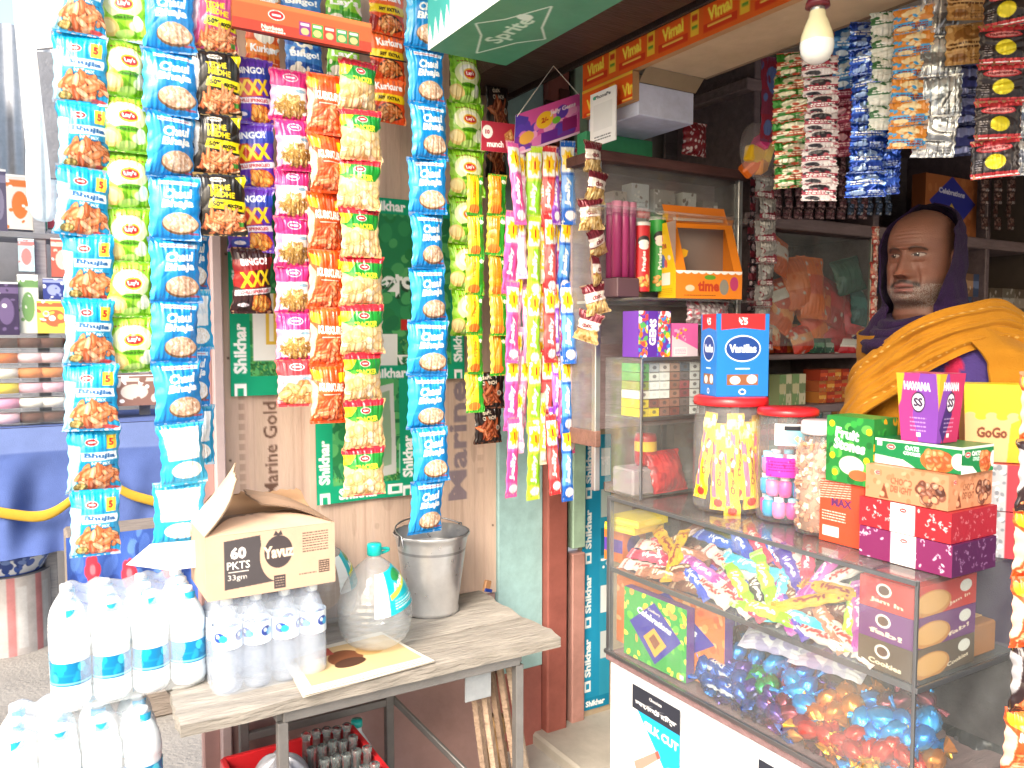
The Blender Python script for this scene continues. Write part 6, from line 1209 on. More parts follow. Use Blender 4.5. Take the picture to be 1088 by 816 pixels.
small('small orange box with a purple emblem at the left end of the upper shelf', 664, 590, ZM+.001, .075, .11, .10, '#d8702c', '#5a3a9c', xx=CX+.10)
# three cookie cartons at the near corner of the upper shelf
def cookie(c, t, bot='#d8a060'):
    def f(w, h): A = Art(w, h, c, 7); A.ell(w*.45, h*.35, w*.14, h*.22, '#e8e4dc'); A.ell(w*.45, h*.35, w*.10, h*.15, '#5a3a2a'); A.text(t, w*.5, h*.74, h*.17, '#f0dcc0', 3, .04, w=w*.6); return A
    def r(w, h): A = Art(w, h, c, 7); A.ell(w*.28, h*.62, w*.30, h*.42, '#c8863c'); A.ell(w*.28, h*.58, w*.26, h*.34, '#dea860'); A.ell(w*.82, h*.32, w*.10, h*.2, '#e8e4dc'); A.text(t, w*.72, h*.72, h*.14, '#f0dcc0', -8, .03, w=w*.35); return A
    return f, r
zz = ZM+.002
for c, t, lb, y0 in (('#5a4634', 'Cookies', 'dark tan cookie carton at the base of the stack in the near counter corner', 702), ('#6a2470', 'fab!', 'plum cookie carton, middle of the stack in the near counter corner', 664), ('#c8322a', 'Jam In', 'red cookie carton on top of the stack in the near counter corner', 0)):
    f, r = cookie(c, t); p = pt(968, 720, z=ZM); hh = .064
    m = MB(); artbox(m, .125, .22, hh, f(12.5, hh*100), r(22, hh*100), Art(12.5, 22, c, 4), side=c); tag(m.build('cookie_carton', 'card', None, (CX+.012+.11+.0, CY0+.012+.0625, zz), (0, 0, R(-90))), lb, 'box'); zz += hh+.0008
m = MB(); m.box((0, 0, .035), (.09, .08, .07), '#a0683a', .004); m.box((0, 0, .0712), (.085, .02, .002), '#c9a070', .0005); tag(m.build('small_carton', 'kraft', None, (CX+.012+.22+.055, CY0+.06, ZM+.002)), 'small plain brown carton behind the cookie stack in the counter', 'box')
# lower compartment: gift boxes at the far end
def celeb(bg, sp):
    def f(w, h):
        A = Art(w, h, bg, 6); A.specks(0, 0, w, h, sp, 60, 1.0, 4, 1.3); A.poly([(w*.5, h*.08), (w*.92, h*.48), (w*.52, h*.95), (w*.10, h*.48)], '#33289c'); A.poly([(w*.5, h*.44), (w*.70, h*.62), (w*.52, h*.85), (w*.33, h*.62)], '#e2a838'); A.poly([(w*.5, h*.52), (w*.6, h*.62), (w*.52, h*.74), (w*.42, h*.62)], '#8a4a2a')
        A.text('Cadbury', w*.5, h*.22, h*.05, '#e8dcc0', 8, .03, w=w*.2); A.text('Celebrations', w*.5, h*.33, h*.10, '#ffffff', 12, .06, w=w*.56, shear=.2); A.rect(w*.90, h*.92, w*.96, h*.98, '#ddd'); return A
    return f
p = pt(700, 690, x=CX+.02)
def slab_box(label, pxa, pxb, xx, z0, h, t, art, rot=0):
    a, b = pt(pxa, 680, x=xx), pt(pxb, 680, x=xx); L = a[1]-b[1]; m = MB(); artbox(m, L, t, h, art(L*100, h*100), Art(t*100, h*100, '#5a2a8c', 4), Art(L*100, t*100, '#5a2a8c', 4), side='#5a2a8c'); return tag(m.build('gift_box', 'card', None, (xx+t/2, (a[1]+b[1])/2, z0), (0, 0, R(-90+rot))), label, 'box')
slab_box('green Celebrations gift box standing upright behind the lower counter glass', 664, 728, CX+.022, ZL+.012, .205, .03, celeb('#2aa03a', ['#e8d81c', '#6cc83a', '#e89a3c', '#f0e84a']), 2)
slab_box('orange Celebrations gift box standing behind the green one', 655, 770, CX+.062, ZL+.012, .235, .03, celeb('#e0762c', ['#f0984a', '#d8601c', '#f0b070']), 0)
m = MB(); A = Art(8, 6, '#5a3aa4', 6); 
for k in range(4): A.rect(1+k*1.8, 0, 1.6+k*1.8, 6, '#c8c0e4')
artbox(m, .08, .1, .06, A, side='#4a2f8c'); p = pt(765, 655, x=CX+.14); tag(m.build('sweets_box', 'card', None, (p[0], p[1], ZL+.17)), 'purple striped sweets box on top of the bronze box in the lower compartment', 'box')
m = MB(); A = Art(8, 16, '#8a4a24', 6); A.specks(0, 0, 8, 16, ['#b06a34', '#e8d8c8', '#6a3418'], 40, .5, 4); A.lines(1, 9, 6, 11, 2, '#f0e8e0', .3, 2); artbox(m, .08, .10, .155, A, A, side='#a0703c'); tag(m.build('sweets_box', 'card', None, (p[0], p[1], ZL+.012), (0, 0, R(-60))), 'bronze box under the purple striped one in the lower compartment', 'box')
# wrapped chocolates in the lower heap
sp1 = np.array([CX+.03, 1.4, ZL+.03]); sn1 = np.array([-.55, 0, .835])
def sweet_mesh(col, seed, rx=.021, ry=.017, c2=None, mt='foil'):
    g = np.random.default_rng(seed); n, k = 26, 20; a = np.linspace(0, 2*PI, n, endpoint=False); t = np.linspace(0, 1, k); ph = g.random(6)*6
    Lh = rx*1.9; zc = Lh-2*Lh*t; x = np.abs(zc)/rx
    prof = np.where(x < 1, ry*np.sqrt(np.clip(1-x*x, 0, 1))*1.0, 0); tail = np.clip((x-.92)/1.0, 0, 1)*ry*.95; r = np.maximum(np.maximum(prof, tail), ry*.20)
    rr = r[:, None]*(1+.05*np.sign(np.sin(a*3+ph[0]+t[:, None]*9))*np.abs(np.sin(a*3+ph[0]+t[:, None]*9))**.5+.06*np.sin(a*7+ph[1]-t[:, None]*14)+.05*np.sin(a*11+t[:, None]*31)+.14*(x[:, None] > 1)*np.sin(a*8+ph[2]))
    fl = np.where(x > 1.0, .45, 1.0)[:, None]
    V = np.stack([rr*np.cos(a), rr*np.sin(a)*fl*.9, np.outer(zc-Lh, np.ones(n))], -1); C = np.tile(lin(col), (k, n, 1))
    if c2: C[(x > .9)] = lin(c2)
    m = MB(); m.grid(V, C, wrap=True); o = m.build('sweet', mt); me = o.data; bpy.data.objects.remove(o); return me
SM = {'blue': sweet_mesh('#1a8ae0', 1), 'navy': sweet_mesh('#1c4fa8', 2), 'green': sweet_mesh('#12904a', 3), 'violet': sweet_mesh('#4a3486', 4), 'maroon': sweet_mesh('#7a3040', 5), 'gold': sweet_mesh('#c8782a', 6, .022, .019), 'red': sweet_mesh('#d0301f', 7, c2='#e8b024'), 'dark': sweet_mesh('#2a2c50', 8), 'skyblue': sweet_mesh('#2aa4ec', 9, .026, .021)}
sd = {'blue': 'bright blue foil wrapped sweet', 'navy': 'dark blue foil wrapped sweet', 'green': 'green foil wrapped sweet', 'violet': 'violet foil wrapped sweet', 'maroon': 'maroon foil wrapped sweet', 'gold': 'copper gold foil wrapped sweet', 'red': 'red sweet with yellow twisted ends', 'dark': 'blackish blue foil wrapped sweet', 'skyblue': 'large sky blue foil wrapped sweet'}
GS = 'foil wrapped sweets heaped in the lower counter compartment'
SL = [('navy', 752, 712), ('navy', 768, 720), ('navy', 756, 730), ('navy', 774, 738), ('navy', 745, 722), ('navy', 790, 728), ('navy', 764, 745), ('blue', 750, 742), ('navy', 783, 748), ('violet', 792, 716), ('violet', 800, 738), ('violet', 815, 752), ('dark', 796, 752), ('dark', 788, 742), ('dark', 808, 765), ('violet', 826, 766), ('violet', 820, 742), ('green', 808, 722), ('green', 822, 732), ('green', 812, 735), ('green', 802, 730), ('skyblue', 826, 712), ('skyblue', 846, 728), ('skyblue', 852, 742), ('blue', 840, 744), ('skyblue', 858, 756), ('blue', 856, 722), ('maroon', 836, 752), ('maroon', 842, 764), ('blue', 834, 782), ('blue', 862, 736), ('gold', 884, 750), ('gold', 903, 742), ('gold', 890, 764), ('gold', 910, 756), ('blue', 928, 748), ('skyblue', 918, 770), ('skyblue', 940, 770), ('skyblue', 955, 784), ('blue', 962, 772), ('blue', 968, 790), ('skyblue', 988, 770), ('blue', 985, 790), ('blue', 930, 784), ('maroon', 945, 752), ('maroon', 985, 748), ('maroon', 960, 750), ('red', 882, 782), ('red', 896, 795), ('red', 912, 788), ('red', 925, 800), ('red', 940, 806), ('red', 872, 798), ('red', 888, 808), ('red', 858, 790), ('red', 905, 812), ('red', 950, 798), ('red', 965, 810), ('maroon', 856, 775), ('gold', 870, 765), ('blue', 788, 698), ('blue', 806, 702), ('violet', 776, 708)]
for i, (k, px, py) in enumerate(SL): lay(SM[k], 'foil_sweet', px, py, g.random()*170, sd[k]+' in the lower counter heap', 'sweet', GS, sp1, sn1, .012+.012*g.random(), 1.35, g.random()*6)
for i in range(75):
    px = 745+g.random()*255; py = 728+(px-745)*.30+g.random()*70-42; 
    k = ['navy', 'dark', 'violet'][g.integers(3)] if px < 830 else (['maroon', 'blue', 'violet', 'gold'][g.integers(4)] if px < 900 else ['blue', 'red', 'skyblue', 'gold'][g.integers(4)])
    lay(SM[k], 'foil_sweet', px, py, g.random()*170, sd[k]+' in the lower counter heap', 'sweet', GS, sp1, sn1, -.012-.02*g.random(), 1.3, g.random()*6)
A = Art(16, 24, '#d8d4ea', 5); A.specks(0, 0, 16, 24, ['#eceaf6', '#b8b0d8', '#f4f4fa'], 60, 1.6, 5); A.ell(10, 5, 2, 1.6, '#a07a5c'); A.ell(6, 12, 2, 1.5, '#8a84c4')
me = packet_mesh('bag', A, .11, .20, .05, 'film', 77, .08)
lay(me, 'sweet_bag', 836, 694, 14, 'pale lilac bag of sweets lying above the blue foil sweets', 'bag of sweets', None, sp1, sn1, .055); lay(me, 'sweet_bag', 892, 712, 16, 'second pale lilac bag of sweets, right of the first in the lower compartment', 'bag of sweets', None, sp1, sn1, .05)
for k, (px, py) in enumerate(((742, 712), (748, 733))):
    A = Art(5, 13, '#1c4fb0', 6); A.rect(0, 0, .9, 13, '#e8ecf4'); A.text('Dairy', 2.8, 6.5, 2, '#fff', -90, .05, w=6); mm = packet_mesh('bar', A, .045, .10, .018, 'foil', 60+k, .05)
    lay(mm, 'chocolate_packet', px+26, py+4, 26, ['upper', 'lower'][k]+' blue foil chocolate packet with white edge beside the orange gift box', 'chocolate', None, sp1, sn1, .03)
# ---- small glass rack and cabinet over the far end of the counter
T = thing('glass_cabinet', 'tall glass fronted cabinet standing at the far end of the counter', 'cabinet', (1.8, 2.15, ZT))
cc = (-1.8, -2.15, -ZT)
def cb(name, c, s, col, mt, b=.002): m = MB(); m.box(c, s, col, b); m.build(name, mt, T, cc)
xL, xR, yF, yB, zT = 1.485, 2.10, 1.985, 2.11, 2.035
cb('top_board', ((xL+xR)/2, (yF+yB)/2-.01, zT), (xR-xL+.04, yB-yF+.04, .03), '#5a3a38', 'wood_dark')
for x in (xL+.008, xR-.008): cb('frame_post', (x, yF, (zT+1.02)/2), (.02, .02, zT-1.02), '#b9bcc0', 'metal')
cb('front_glass', ((xL+xR)/2, yF+.004, (zT+1.46)/2), (xR-xL-.04, .004, zT-1.48), '#ffffff', 'dusty_glass', .0005)
cb('bottom_board', (1.86, (yF+yB)/2, 1.0), (.48, yB-yF, .03), '#5a4038', 'wood_dark')
cb('base', (1.92, (yF+yB)/2+.01, .43), (.34, yB-yF, 1.09), '#6a4c44', 'wood_dark')
cb('back_panel', ((xL+xR)/2, yB, 1.61), (xR-xL, .01, .84), '#9a8688', 'wood_dark')
cb('shelf', ((xL+xR)/2, (yF+yB)/2, 1.60), (xR-xL-.03, yB-yF-.02, .010), '#aeb4b4', 'plastic')
cb('ledge', ((1.53+2.08)/2, 1.90, 1.605), (.55, .15, .008), '#b9bcc0', 'dusty_glass')
cb('side_glass', (xL+.002, (yF+yB)/2, 1.61), (.004, yB-yF-.02, .84), '#ffffff', 'dusty_glass', .0005)
cb('rail', (1.492, (yF+yB)/2-.005, 1.18), (.02, yB-yF+.02, .05), '#7a5a50', 'wood_dark')
# contents of cabinet top shelf: canisters, boxes
for k in range(6):
    x = pt(654+7.5*(k % 3), 280, y=1.93)[0]; m = MB(); m.lathe([(.001, .19), (.015, .19), (.016, .185), (.016, .0), (.001, 0)], ['#8a2a58', '#a03468', '#7a2450'][k % 3], 16); m.lathe([(.001, .225), (.0165, .224), (.0165, .19)], '#b87a90', 16)
    tag(m.build('canister', 'plastic', None, (x+.008*(k//3), 1.925+.037*(k//3), 1.612+.06)), 'slim maroon canister with a pink cap in the glass cabinet', 'canister', 'maroon canisters in the glass cabinet')
m = MB(); m.box((0, 0, .03), (.085, .085, .058), '#5a4048', .003); tag(m.build('small_carton', 'card', None, (1.55, 1.945, 1.611)), 'dull purple carton under the slim maroon canisters', 'box')
def tube_can(label, px, py, top, wpx, col, y):
    p = pt(px, py, y=y); dp = depth(p); r = wpx*dp/FPX/2; h = pt(px, top, y=y)[2]-p[2]; A = Art(2*PI*r*100, h*100, col, 6); A.ell(A.w*.75, A.h*.26, A.w*.13, A.h*.085, '#2a2326'); A.ell(A.w*.75, A.h*.28, A.w*.11, A.h*.045, '#f2ece4'); A.ell(A.w*.75, A.h*.33, A.w*.10, A.h*.05, '#f2ece4'); A.text('Pringles', A.w*.75, A.h*.55, A.w*.09, '#f6f2e8', -90, .06, w=A.h*.30); A.food(A.w*.76, A.h*.84, A.w*.13, A.h*.08, ['#e0963c', '#f0b860'], .8, 1.6, 14, '#8a4a1c', 2)
    m = MB(); m.sheet(A, lambda U, W: (r*np.cos(U*2*PI-PI*2*.75-PI/2-.35), r*np.sin(U*2*PI-PI*2*.75-PI/2-.35), h*(1-W))); m.lathe([(.001, h+.008), (r*1.04, h+.007), (r*1.04, h-.004)], '#d8d4cc', 24); return tag(m.build('snack_tube', 'card', None, p), label, 'snack tube')
tube_can('red Pringles tube standing left of the yellow display box', 681, 310, 239, 18, '#c8242c', 1.93)
tube_can('green Pringles tube half hidden behind the yellow display box', 698, 310, 233, 18, '#2a9a3a', 1.96)
# yellow display box with a window
z0 = 1.61; a, b = pt(699, 316, y=1.86), pt(734, 318, y=1.86)
def vbox():
    T = thing('display_box', 'yellow and orange cardboard display box with an empty window and open lid', 'display box', (1.87, 1.895, z0))
    w, d_, h = .235, .11, .235
    # left side narrow face (yellow), front face (orange) with window
    A = Art(11, 25, '#f0c41c', 7); A.text('time', 4.4, 7.4, 2.2, '#b8502a', 0, .08); A.ell(4, 5, .7, 1.1, '#c8502c'); A.ell(3.6, 12.5, 1.6, 2.2, '#5a6ab8'); A.ell(5.4, 13.4, 1.0, 1.4, '#d85a4c'); A.rect(1.6, 16.4, 7.6, 20.4, '#f4f0e4'); A.ell(8, 11.6, 1, .8, '#e8e0d0'); A.lines(1.2, 21.4, 9, 23.8, 4, '#b88a1c', .2, 3)
    B = Art(23.5, 8, '#e2801c', 7); B.text('time', 11.5, 4.4, 3.0, '#b83a1c', 0, .08, out='#f4e4a0'); B.ell(5, 5, 1.6, .9, '#d8c8a8'); B.ell(17, 4.6, 1.6, 2.2, '#8a8478'); B.ell(20.6, 3.6, 1.5, 2, '#b83a6a'); B.ell(12, 1.9, 2, .7, '#5a9a2c'); B.lines(3, 6.6, 14, 7.4, 1, '#8a4a10', .3, 3)
    for k in range(9): B.ell(1.5+k*2.6, 0, 1.5, 1.0, '#f4f2ee')
    m = MB(); hl = .085; q = .06        # upper front slopes back
    m.sheet(B, lambda U, W: ((U-.5)*w, -d_/2+0*U, hl*(1-W)))
    # slanted front panel frame
    def fr(x0, x1, s0, s1, c): m.sheet(Art(max(1, (x1-x0)*100), max(1, (s1-s0)*17), c, 4), lambda U, W: (x0+(x1-x0)*U, -d_/2+q*(s1+(s0-s1)*W), hl+(h-hl)*(s1+(s0-s1)*W)), 0, False)
    fr(-w/2, -w/2+.035, 0, 1, '#e2801c'); fr(w/2-.03, w/2, 0, 1, '#e2801c'); fr(-w/2+.035, w/2-.03, .9, 1, '#e2801c')
    pg = lambda x, fl: m.sheet(Art(11, 25, '#e2801c', 2) if x > 0 else A, (lambda U, W: (x+0*U, (-1 if fl else 1)*(0)+((-d_/2+q*np.clip(((1-W)*h-hl)/(h-hl), 0, 1))*U+(d_/2)*(1-U)) if not fl else ((-d_/2+q*np.clip(((1-W)*h-hl)/(h-hl), 0, 1))*(1-U)+(d_/2)*U), h*(1-W))), 0, False)
    pg(-w/2, False); pg(w/2, True)
    m.box((0, d_/2-.002, h/2), (w, .004, h), '#8f7a70', .0005); m.box((0, 0, .002), (w-.002, d_-.002, .004), '#a08878', .0005); m.sheet(Art(4, 4, '#a88f80', 2), lambda U, W: (-w/2+.001+0*U, -d_/2+.005+(d_-.01)*U, h*(1-W)), 0, False, False)
    m.build('carton', 'card', T)
    m = MB(); m.prism([(0, 0), (.022, .012), (.03, .03), (.012, .036), (-.004, .022)], 0, .001, '#e8a81c'); m.build('window_tab', 'card', T, (-w/2+.035, -d_/2+.03, .12), (R(-15), 0, 0))
    m = MB(); V = [(-w/2, -d_/2+q, 0), (w/2-.02, -d_/2+q, 0), (w/2-.06, -.02-.10, .055), (-w/2+.02, -.02-.12, .05)]; V = [(-w/2+.005, .0, 0), (w/2-.01, .0, 0), (w/2-.05, -.035, .045), (-w/2-.03, -.03, .05)]
    m.add(V, [[0, 1, 2, 3]], '#d8761c'); m.add([(x, y+.002, z) for x, y, z in V], [[3, 2, 1, 0]], '#b0876a'); m.build('lid', 'card', T, (0, .01, h))
    m = MB(); m.box((0, 0, 0), (w*.75, .003, .012), '#e8dcc8', .001); m.build('lid_slot', 'paper', T, (-.01, -.002, h+.012), (R(-30), 0, 0))
    return T
o = vbox(); pc = pt(748, 318, y=1.86); o.location = (pc[0]-.0, 1.88, z0); o.rotation_euler = (0, 0, R(-12)); 
# glass rack with cigarette packs, gems box and pink box
T = thing('glass_rack', 'small glass rack on the far end of the counter holding rows of slim packets', 'rack', (1.62, 1.90, ZT+.004))
def rk(name, c, s, mt='glass', col='#ffffff'): m = MB(); m.box((c[0]-1.62, c[1]-1.90, c[2]-ZT-.004), s, col, .0008); m.build(name, mt, T)
RX0, RX1, RY0, RY1 = 1.515, 1.765, 1.80, 1.965
for z in (1.255, 1.43): rk('shelf', ((RX0+RX1)/2, (RY0+RY1)/2, z), (RX1-RX0, RY1-RY0, .006), 'dusty_glass')
for x in (RX0, RX1): rk('side_glass', (x, (RY0+RY1)/2, 1.225), (.004, RY1-RY0, .41))
for x, y in ((RX0, RY0), (RX1, RY0)): rk('edge_trim', (x, y-.004, 1.225), (.008, .006, .41), 'metal', '#9a9da2')
rk('front_glass', ((RX0+RX1)/2, RY0+.002, 1.225), (RX1-RX0-.01, .004, .40))
rk('edge_trim', ((RX0+RX1)/2, RY0-.004, 1.255), (RX1-RX0, .006, .010), 'metal', '#9a9da2'); rk('edge_trim', ((RX0+RX1)/2, RY0-.004, 1.43), (RX1-RX0, .006, .010), 'metal', '#9a9da2')
cols = [['#e2c81c', '#e2c81c', '#e8e6da', '#8f9a3c', '#5aa04a', '#58a860'], ['#e2c81c', '#7a4038', '#f0f0ee', '#f0f0ee', '#e8e8e4', '#b8bcc4'], ['#8a5a4c', '#a06a58', '#f0f0ee', '#f0f0ee', '#f0f0ee', '#e8e0dc'], ['#7a3a34', '#9a6a5c', '#a87868', '#8a5648', '#9a6858', '#b08a7c'], ['#5a4a4c', '#6a585a', '#8a3a44', '#a84a54', '#6a5a60', '#4a5a70'], ['#f0f0f0', '#e8e8ea', '#f0f0f0', '#eaeaec', '#e4e4e8', '#f0f0f0']]
for c in range(6):
    for r_ in range(6):
        A = Art(3.6, 2.4, cols[c][r_], 7); A.ell(1.8, 1.2, .7, .5, '#3a3438' if cols[c][r_] != '#f0f0ee' else '#d8d8d8', 0, .6); A.rect(0, 0, 3.6, .25, '#3a3438', a=.4)
        m = MB(); artbox(m, .0365, .08, .0245, A, side=cols[c][r_]); tag(m.build('cigarette_packet', 'card', None, (RX0+.024+.040*c, RY0+.055, 1.260+.0262*r_)), 'slim packet stacked in rows in the small glass rack', 'packet', 'slim packets in the small glass rack')
A = Art(12, 14, '#6a3aa4', 7); A.specks(0, 0, 12, 14, ['#e87a2c', '#3a8ad8', '#e8c02c', '#d84a4a', '#58b05a', '#f0e8f0'], 150, .7, 4); A.poly([(3.6, 0), (7.4, 0), (7.0, 14), (3.4, 14)], '#5a2f9c'); A.text('GEMS', 5.3, 6.4, 2.6, '#ffffff', -88, .09, w=8)
m = MB(); artbox(m, .115, .08, .135, A, A, side='#6a3aa4'); tag(m.build('sweets_box', 'card', None, (RX0+.07, RY0+.06, 1.434), (0, 0, R(-4))), 'colourful GEMS sweets box on the small glass rack', 'box')
A = Art(12, 14, '#e86ab0', 7); A.poly([(0, 5), (12, 11), (12, 14), (0, 14)], '#e8d8e4'); A.specks(1, 2, 7, 7, ['#f4b8d8', '#d84a94', '#e8c02c'], 20, .5, 3); A.rect(1, 10, 7, 13.4, '#f4eef2'); A.lines(1.5, 10.5, 6.5, 13, 4, '#d88ab4', .2, 3)
m = MB(); V = .12; artbox(m, .11, .07, .10, A, A, side='#e86ab0'); tag(m.build('sweets_box', 'card', None, (RX0+.19, RY0+.06, 1.434), (0, 0, R(3))), 'pink sweets box to the right of the GEMS box on the rack', 'box')
A = Art(16, 8, '#a8989c', 6); A.specks(0, 0, 16, 8, ['#e8e0e4', '#8a6a74', '#c85a6a', '#d8d0d4'], 120, .5, 3); me = packet_mesh('bag', A, .17, .075, .05, 'foil_soft', 9, .05)
o = bpy.data.objects.new('sweet_bag', me); COL.objects.link(o); o.location = pt(752, 320, y=1.88); o.rotation_euler = (0, 0, R(-5)); tag(o, 'crinkled clear bag of red and white sweets under the yellow display box', 'bag of sweets')
# goods seen in the rack's lower bay
m = MB(); m.lathe([(.001, .10), (.03, .098), (.034, .085), (.034, .012), (.028, 0), (.001, 0)], '#a8242c', 20); m.lathe([(.0345, .075), (.0345, .045)], '#e8b83c', 20); tag(m.build('jar', 'plastic', None, (1.62, 1.90, 1.10)), 'small red jar with a yellow label in the lower bay of the glass rack', 'jar')
me = packet_mesh('bag', Art(14, 12, '#b82a30', 4).specks(0, 0, 14, 12, ['#c83a3a', '#98202a'], 30, 1, 2), .15, .13, .05, 'film', 12, .06); o = bpy.data.objects.new('sweet_bag', me); COL.objects.link(o); o.location = (1.665, 1.88, 1.145); o.rotation_euler = (R(-20), 0, R(5)); tag(o, 'red bag lying in the lower bay of the glass rack', 'bag of sweets')
m = MB(); m.box((0, 0, .04), (.10, .10, .08), '#9a8c90', .006); tag(m.build('small_carton', 'card', None, (1.58, 1.90, ZT+.006)), 'pale grey box under the small red jar in the glass rack', 'box')

for k, (px, w_, h_, c) in enumerate([(655, .05, .10, '#b8aca4'), (676, .07, .13, '#c9ccd0'), (702, .09, .12, '#a8a09c'), (728, .06, .12, '#d8d8d6'), (750, .07, .10, '#8c8480')]):
    p = pt(px, 222, y=2.03); A = Art(w_*100, h_*100, c, 6); A.specks(0, 0, A.w, A.h, ['#8a7a74', '#e8e4e0', c], 24, .5, k); A.lines(.6, A.h*.4, A.w-.6, A.h*.7, 3, '#6a5a58', .2, k)
    m = MB(); artbox(m, w_, .05, h_, A, side=c); tag(m.build('pale_carton', 'card', None, (p[0], 2.035, 1.606+.24)), ['narrow beige', 'light grey', 'wide grey brown', 'whitish', 'taupe'][k]+' carton high behind the cabinet glass', 'box')
cb('shelf', ((xL+xR)/2, (yF+yB)/2, 1.84), (xR-xL-.03, yB-yF-.02, .008), '#aeb4b4', 'glass')
# ================================================================== STOCK ON THE SHELVES BEHIND THE SHOPKEEPER
YF = 2.03
def sx_(px, py, y=YF): return pt(px, py, y=y)
def row(label, group, name, cat, px0, px1, z, n, h, dep, arts, mt='card', gap=.002, ht=0.0, rows=1, y=YF):
    a, b = sx_(px0, 400, y)[0], sx_(px1, 400, y)[0]; w = (b-a)/n; g = np.random.default_rng(int(px0*7+h*1000)); ms = []
    for A in arts: m = MB(); artbox(m, w-gap, dep, h, A, None, None, side=tuple(A.img().mean((0, 1))*.9)); o = m.build(name, mt); ms.append(o.data); bpy.data.objects.remove(o)
    for r_ in range(rows):
        for i in range(n):
            o = bpy.data.objects.new(name, ms[(i+r_*2) % len(ms)]); COL.objects.link(o); o.location = (a+w*(i+.5), y+dep/2+.012*g.random(), z+.001+r_*(h+.001)); o.rotation_euler = (0, 0, g.normal()*.03); o.scale = (1, 1, 1-ht*g.random())
            tag(o, label, cat, group)
def A2(c, c2, w=8, h=8, t='', sd=1, tc='#ffffff'):
    A = Art(w, h, c, 4); A.rect(0, h*.32, w, h*.62, c2); A.specks(0, 0, w, h, [c2, c, '#c8c0b8'], 10, w*.06, sd)
    if t: A.text(t, w/2, h*.47, h*.16, tc, 0, .05, w=w*.8)
    return A
def pile(label, group, name, cat, items, mt='film'):
    for (px, py, wpx, hpx, c, c2, rot) in items:
        p = sx_(px, py-hpx/2, YF+.02); dp = depth(p); w, h = 1.35*wpx*dp/FPX, 1.25*hpx*dp/FPX; me = packet_mesh(name, A2(c, c2, max(5, w*60), max(5, h*60), '', int(px)), w, h, .05, mt, int(px+py), .06)
        o = bpy.data.objects.new(name, me); COL.objects.link(o); o.location = p+[0, .01*(int(px*3) % 4), 0]; o.rotation_euler = (R(-12), R(rot), R((px*7) % 20-10)); tag(o, label, cat, group)
pile('orange and white snack pouch piled behind the shelf glass', 'orange pouches behind the shelf glass', 'snack_pouch', 'pouch', [(828, 270, 26, 34, '#d8602a', '#e8d8d0', 20), (843, 296, 28, 46, '#d8621c', '#e8824a', -8), (860, 300, 26, 54, '#e06a1c', '#c84a1c', 4), (838, 330, 34, 34, '#d85a1c', '#f0a060', 30), (862, 338, 36, 34, '#e0701c', '#d84a1c', -25), (822, 352, 26, 24, '#e0602a', '#f0c8a0', 12), (875, 318, 26, 34, '#c8401c', '#e8803a', 14), (848, 358, 30, 24, '#c83a24', '#e8a070', -10), (826, 312, 22, 30, '#c84a2c', '#e8e0d8', -16)])
pile('dark red snack pouch in the heap at the right of the shelf glass', 'red pouches behind the shelf glass', 'snack_pouch', 'pouch', [(890, 320, 34, 42, '#a81f2a', '#c83038', 20), (905, 336, 34, 44, '#b0202c', '#d84048', -18), (886, 352, 34, 32, '#a01a26', '#c02a34', 8), (900, 364, 40, 22, '#b8242e', '#e8dcd4', 4), (915, 322, 20, 34, '#1f5a5a', '#3a7a78', 10), (896, 290, 36, 30, '#2a5a50', '#3a6a5c', -12)])
# maroon sachet curtains on the top bay
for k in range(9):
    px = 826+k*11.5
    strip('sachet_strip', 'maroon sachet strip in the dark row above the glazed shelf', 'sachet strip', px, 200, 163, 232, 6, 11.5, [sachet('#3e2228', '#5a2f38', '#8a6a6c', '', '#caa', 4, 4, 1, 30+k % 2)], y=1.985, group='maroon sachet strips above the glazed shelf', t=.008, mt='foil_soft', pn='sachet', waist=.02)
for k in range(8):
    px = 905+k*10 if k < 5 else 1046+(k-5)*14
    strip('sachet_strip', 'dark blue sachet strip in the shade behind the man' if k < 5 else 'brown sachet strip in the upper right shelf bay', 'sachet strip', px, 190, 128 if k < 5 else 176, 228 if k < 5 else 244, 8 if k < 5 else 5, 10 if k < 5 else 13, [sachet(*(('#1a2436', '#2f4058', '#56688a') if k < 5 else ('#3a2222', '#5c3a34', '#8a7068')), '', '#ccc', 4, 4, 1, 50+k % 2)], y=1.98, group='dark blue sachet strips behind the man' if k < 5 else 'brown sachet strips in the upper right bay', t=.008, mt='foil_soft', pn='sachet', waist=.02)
# lower bays
row('slim green and cream tin in the narrow bay left of the man', 'green and cream tins in the narrow bay', 'tin', 'tin', 829, 858, Z3+.016, 4, .115, .05, [A2('#6d8a5c', '#b8b08a'), A2('#c0b89a', '#6f7f5c')], 'plastic')
row('small orange and red carton under the glazed shelf', 'small orange and red cartons', 'small_carton', 'box', 872, 904, Z3+.016, 4, .042, .08, [A2('#b8602c', '#d8a04a'), A2('#9a3424', '#c8522c'), A2('#a86a3c', '#c23a24')], rows=3)
row('small blue and grey carton in the bay left of the man', 'small blue and grey cartons', 'small_carton', 'box', 905, 932, Z3+.016, 3, .04, .08, [A2('#4a6a8a', '#8aa0b0'), A2('#5a7a7c', '#a8b0a8')], rows=3)
row('dark green bottle lying in the narrow bay behind the counter', 'dark green packets in the narrow bay', 'small_packet', 'packet', 860, 935, Z2+.011, 9, .055, .06, [A2('#1f4a3a', '#3a7a5a'), A2('#24403a', '#5a8a6c'), A2('#3a5a4c', '#9aa89a')])
row('small box in the coloured row above the jars', 'small boxes in the row above the jars', 'small_carton', 'box', 800, 935, .99, 15, .06, .08, [A2('#7a3a3c', '#a85a4c'), A2('#5a7a84', '#a8b8bc'), A2('#8a8a8c', '#c0c0c0'), A2('#94502c', '#c8884a'), A2('#3a5a4c', '#6a8a7a'), A2('#7a2a40', '#b04a5c')], rows=4)
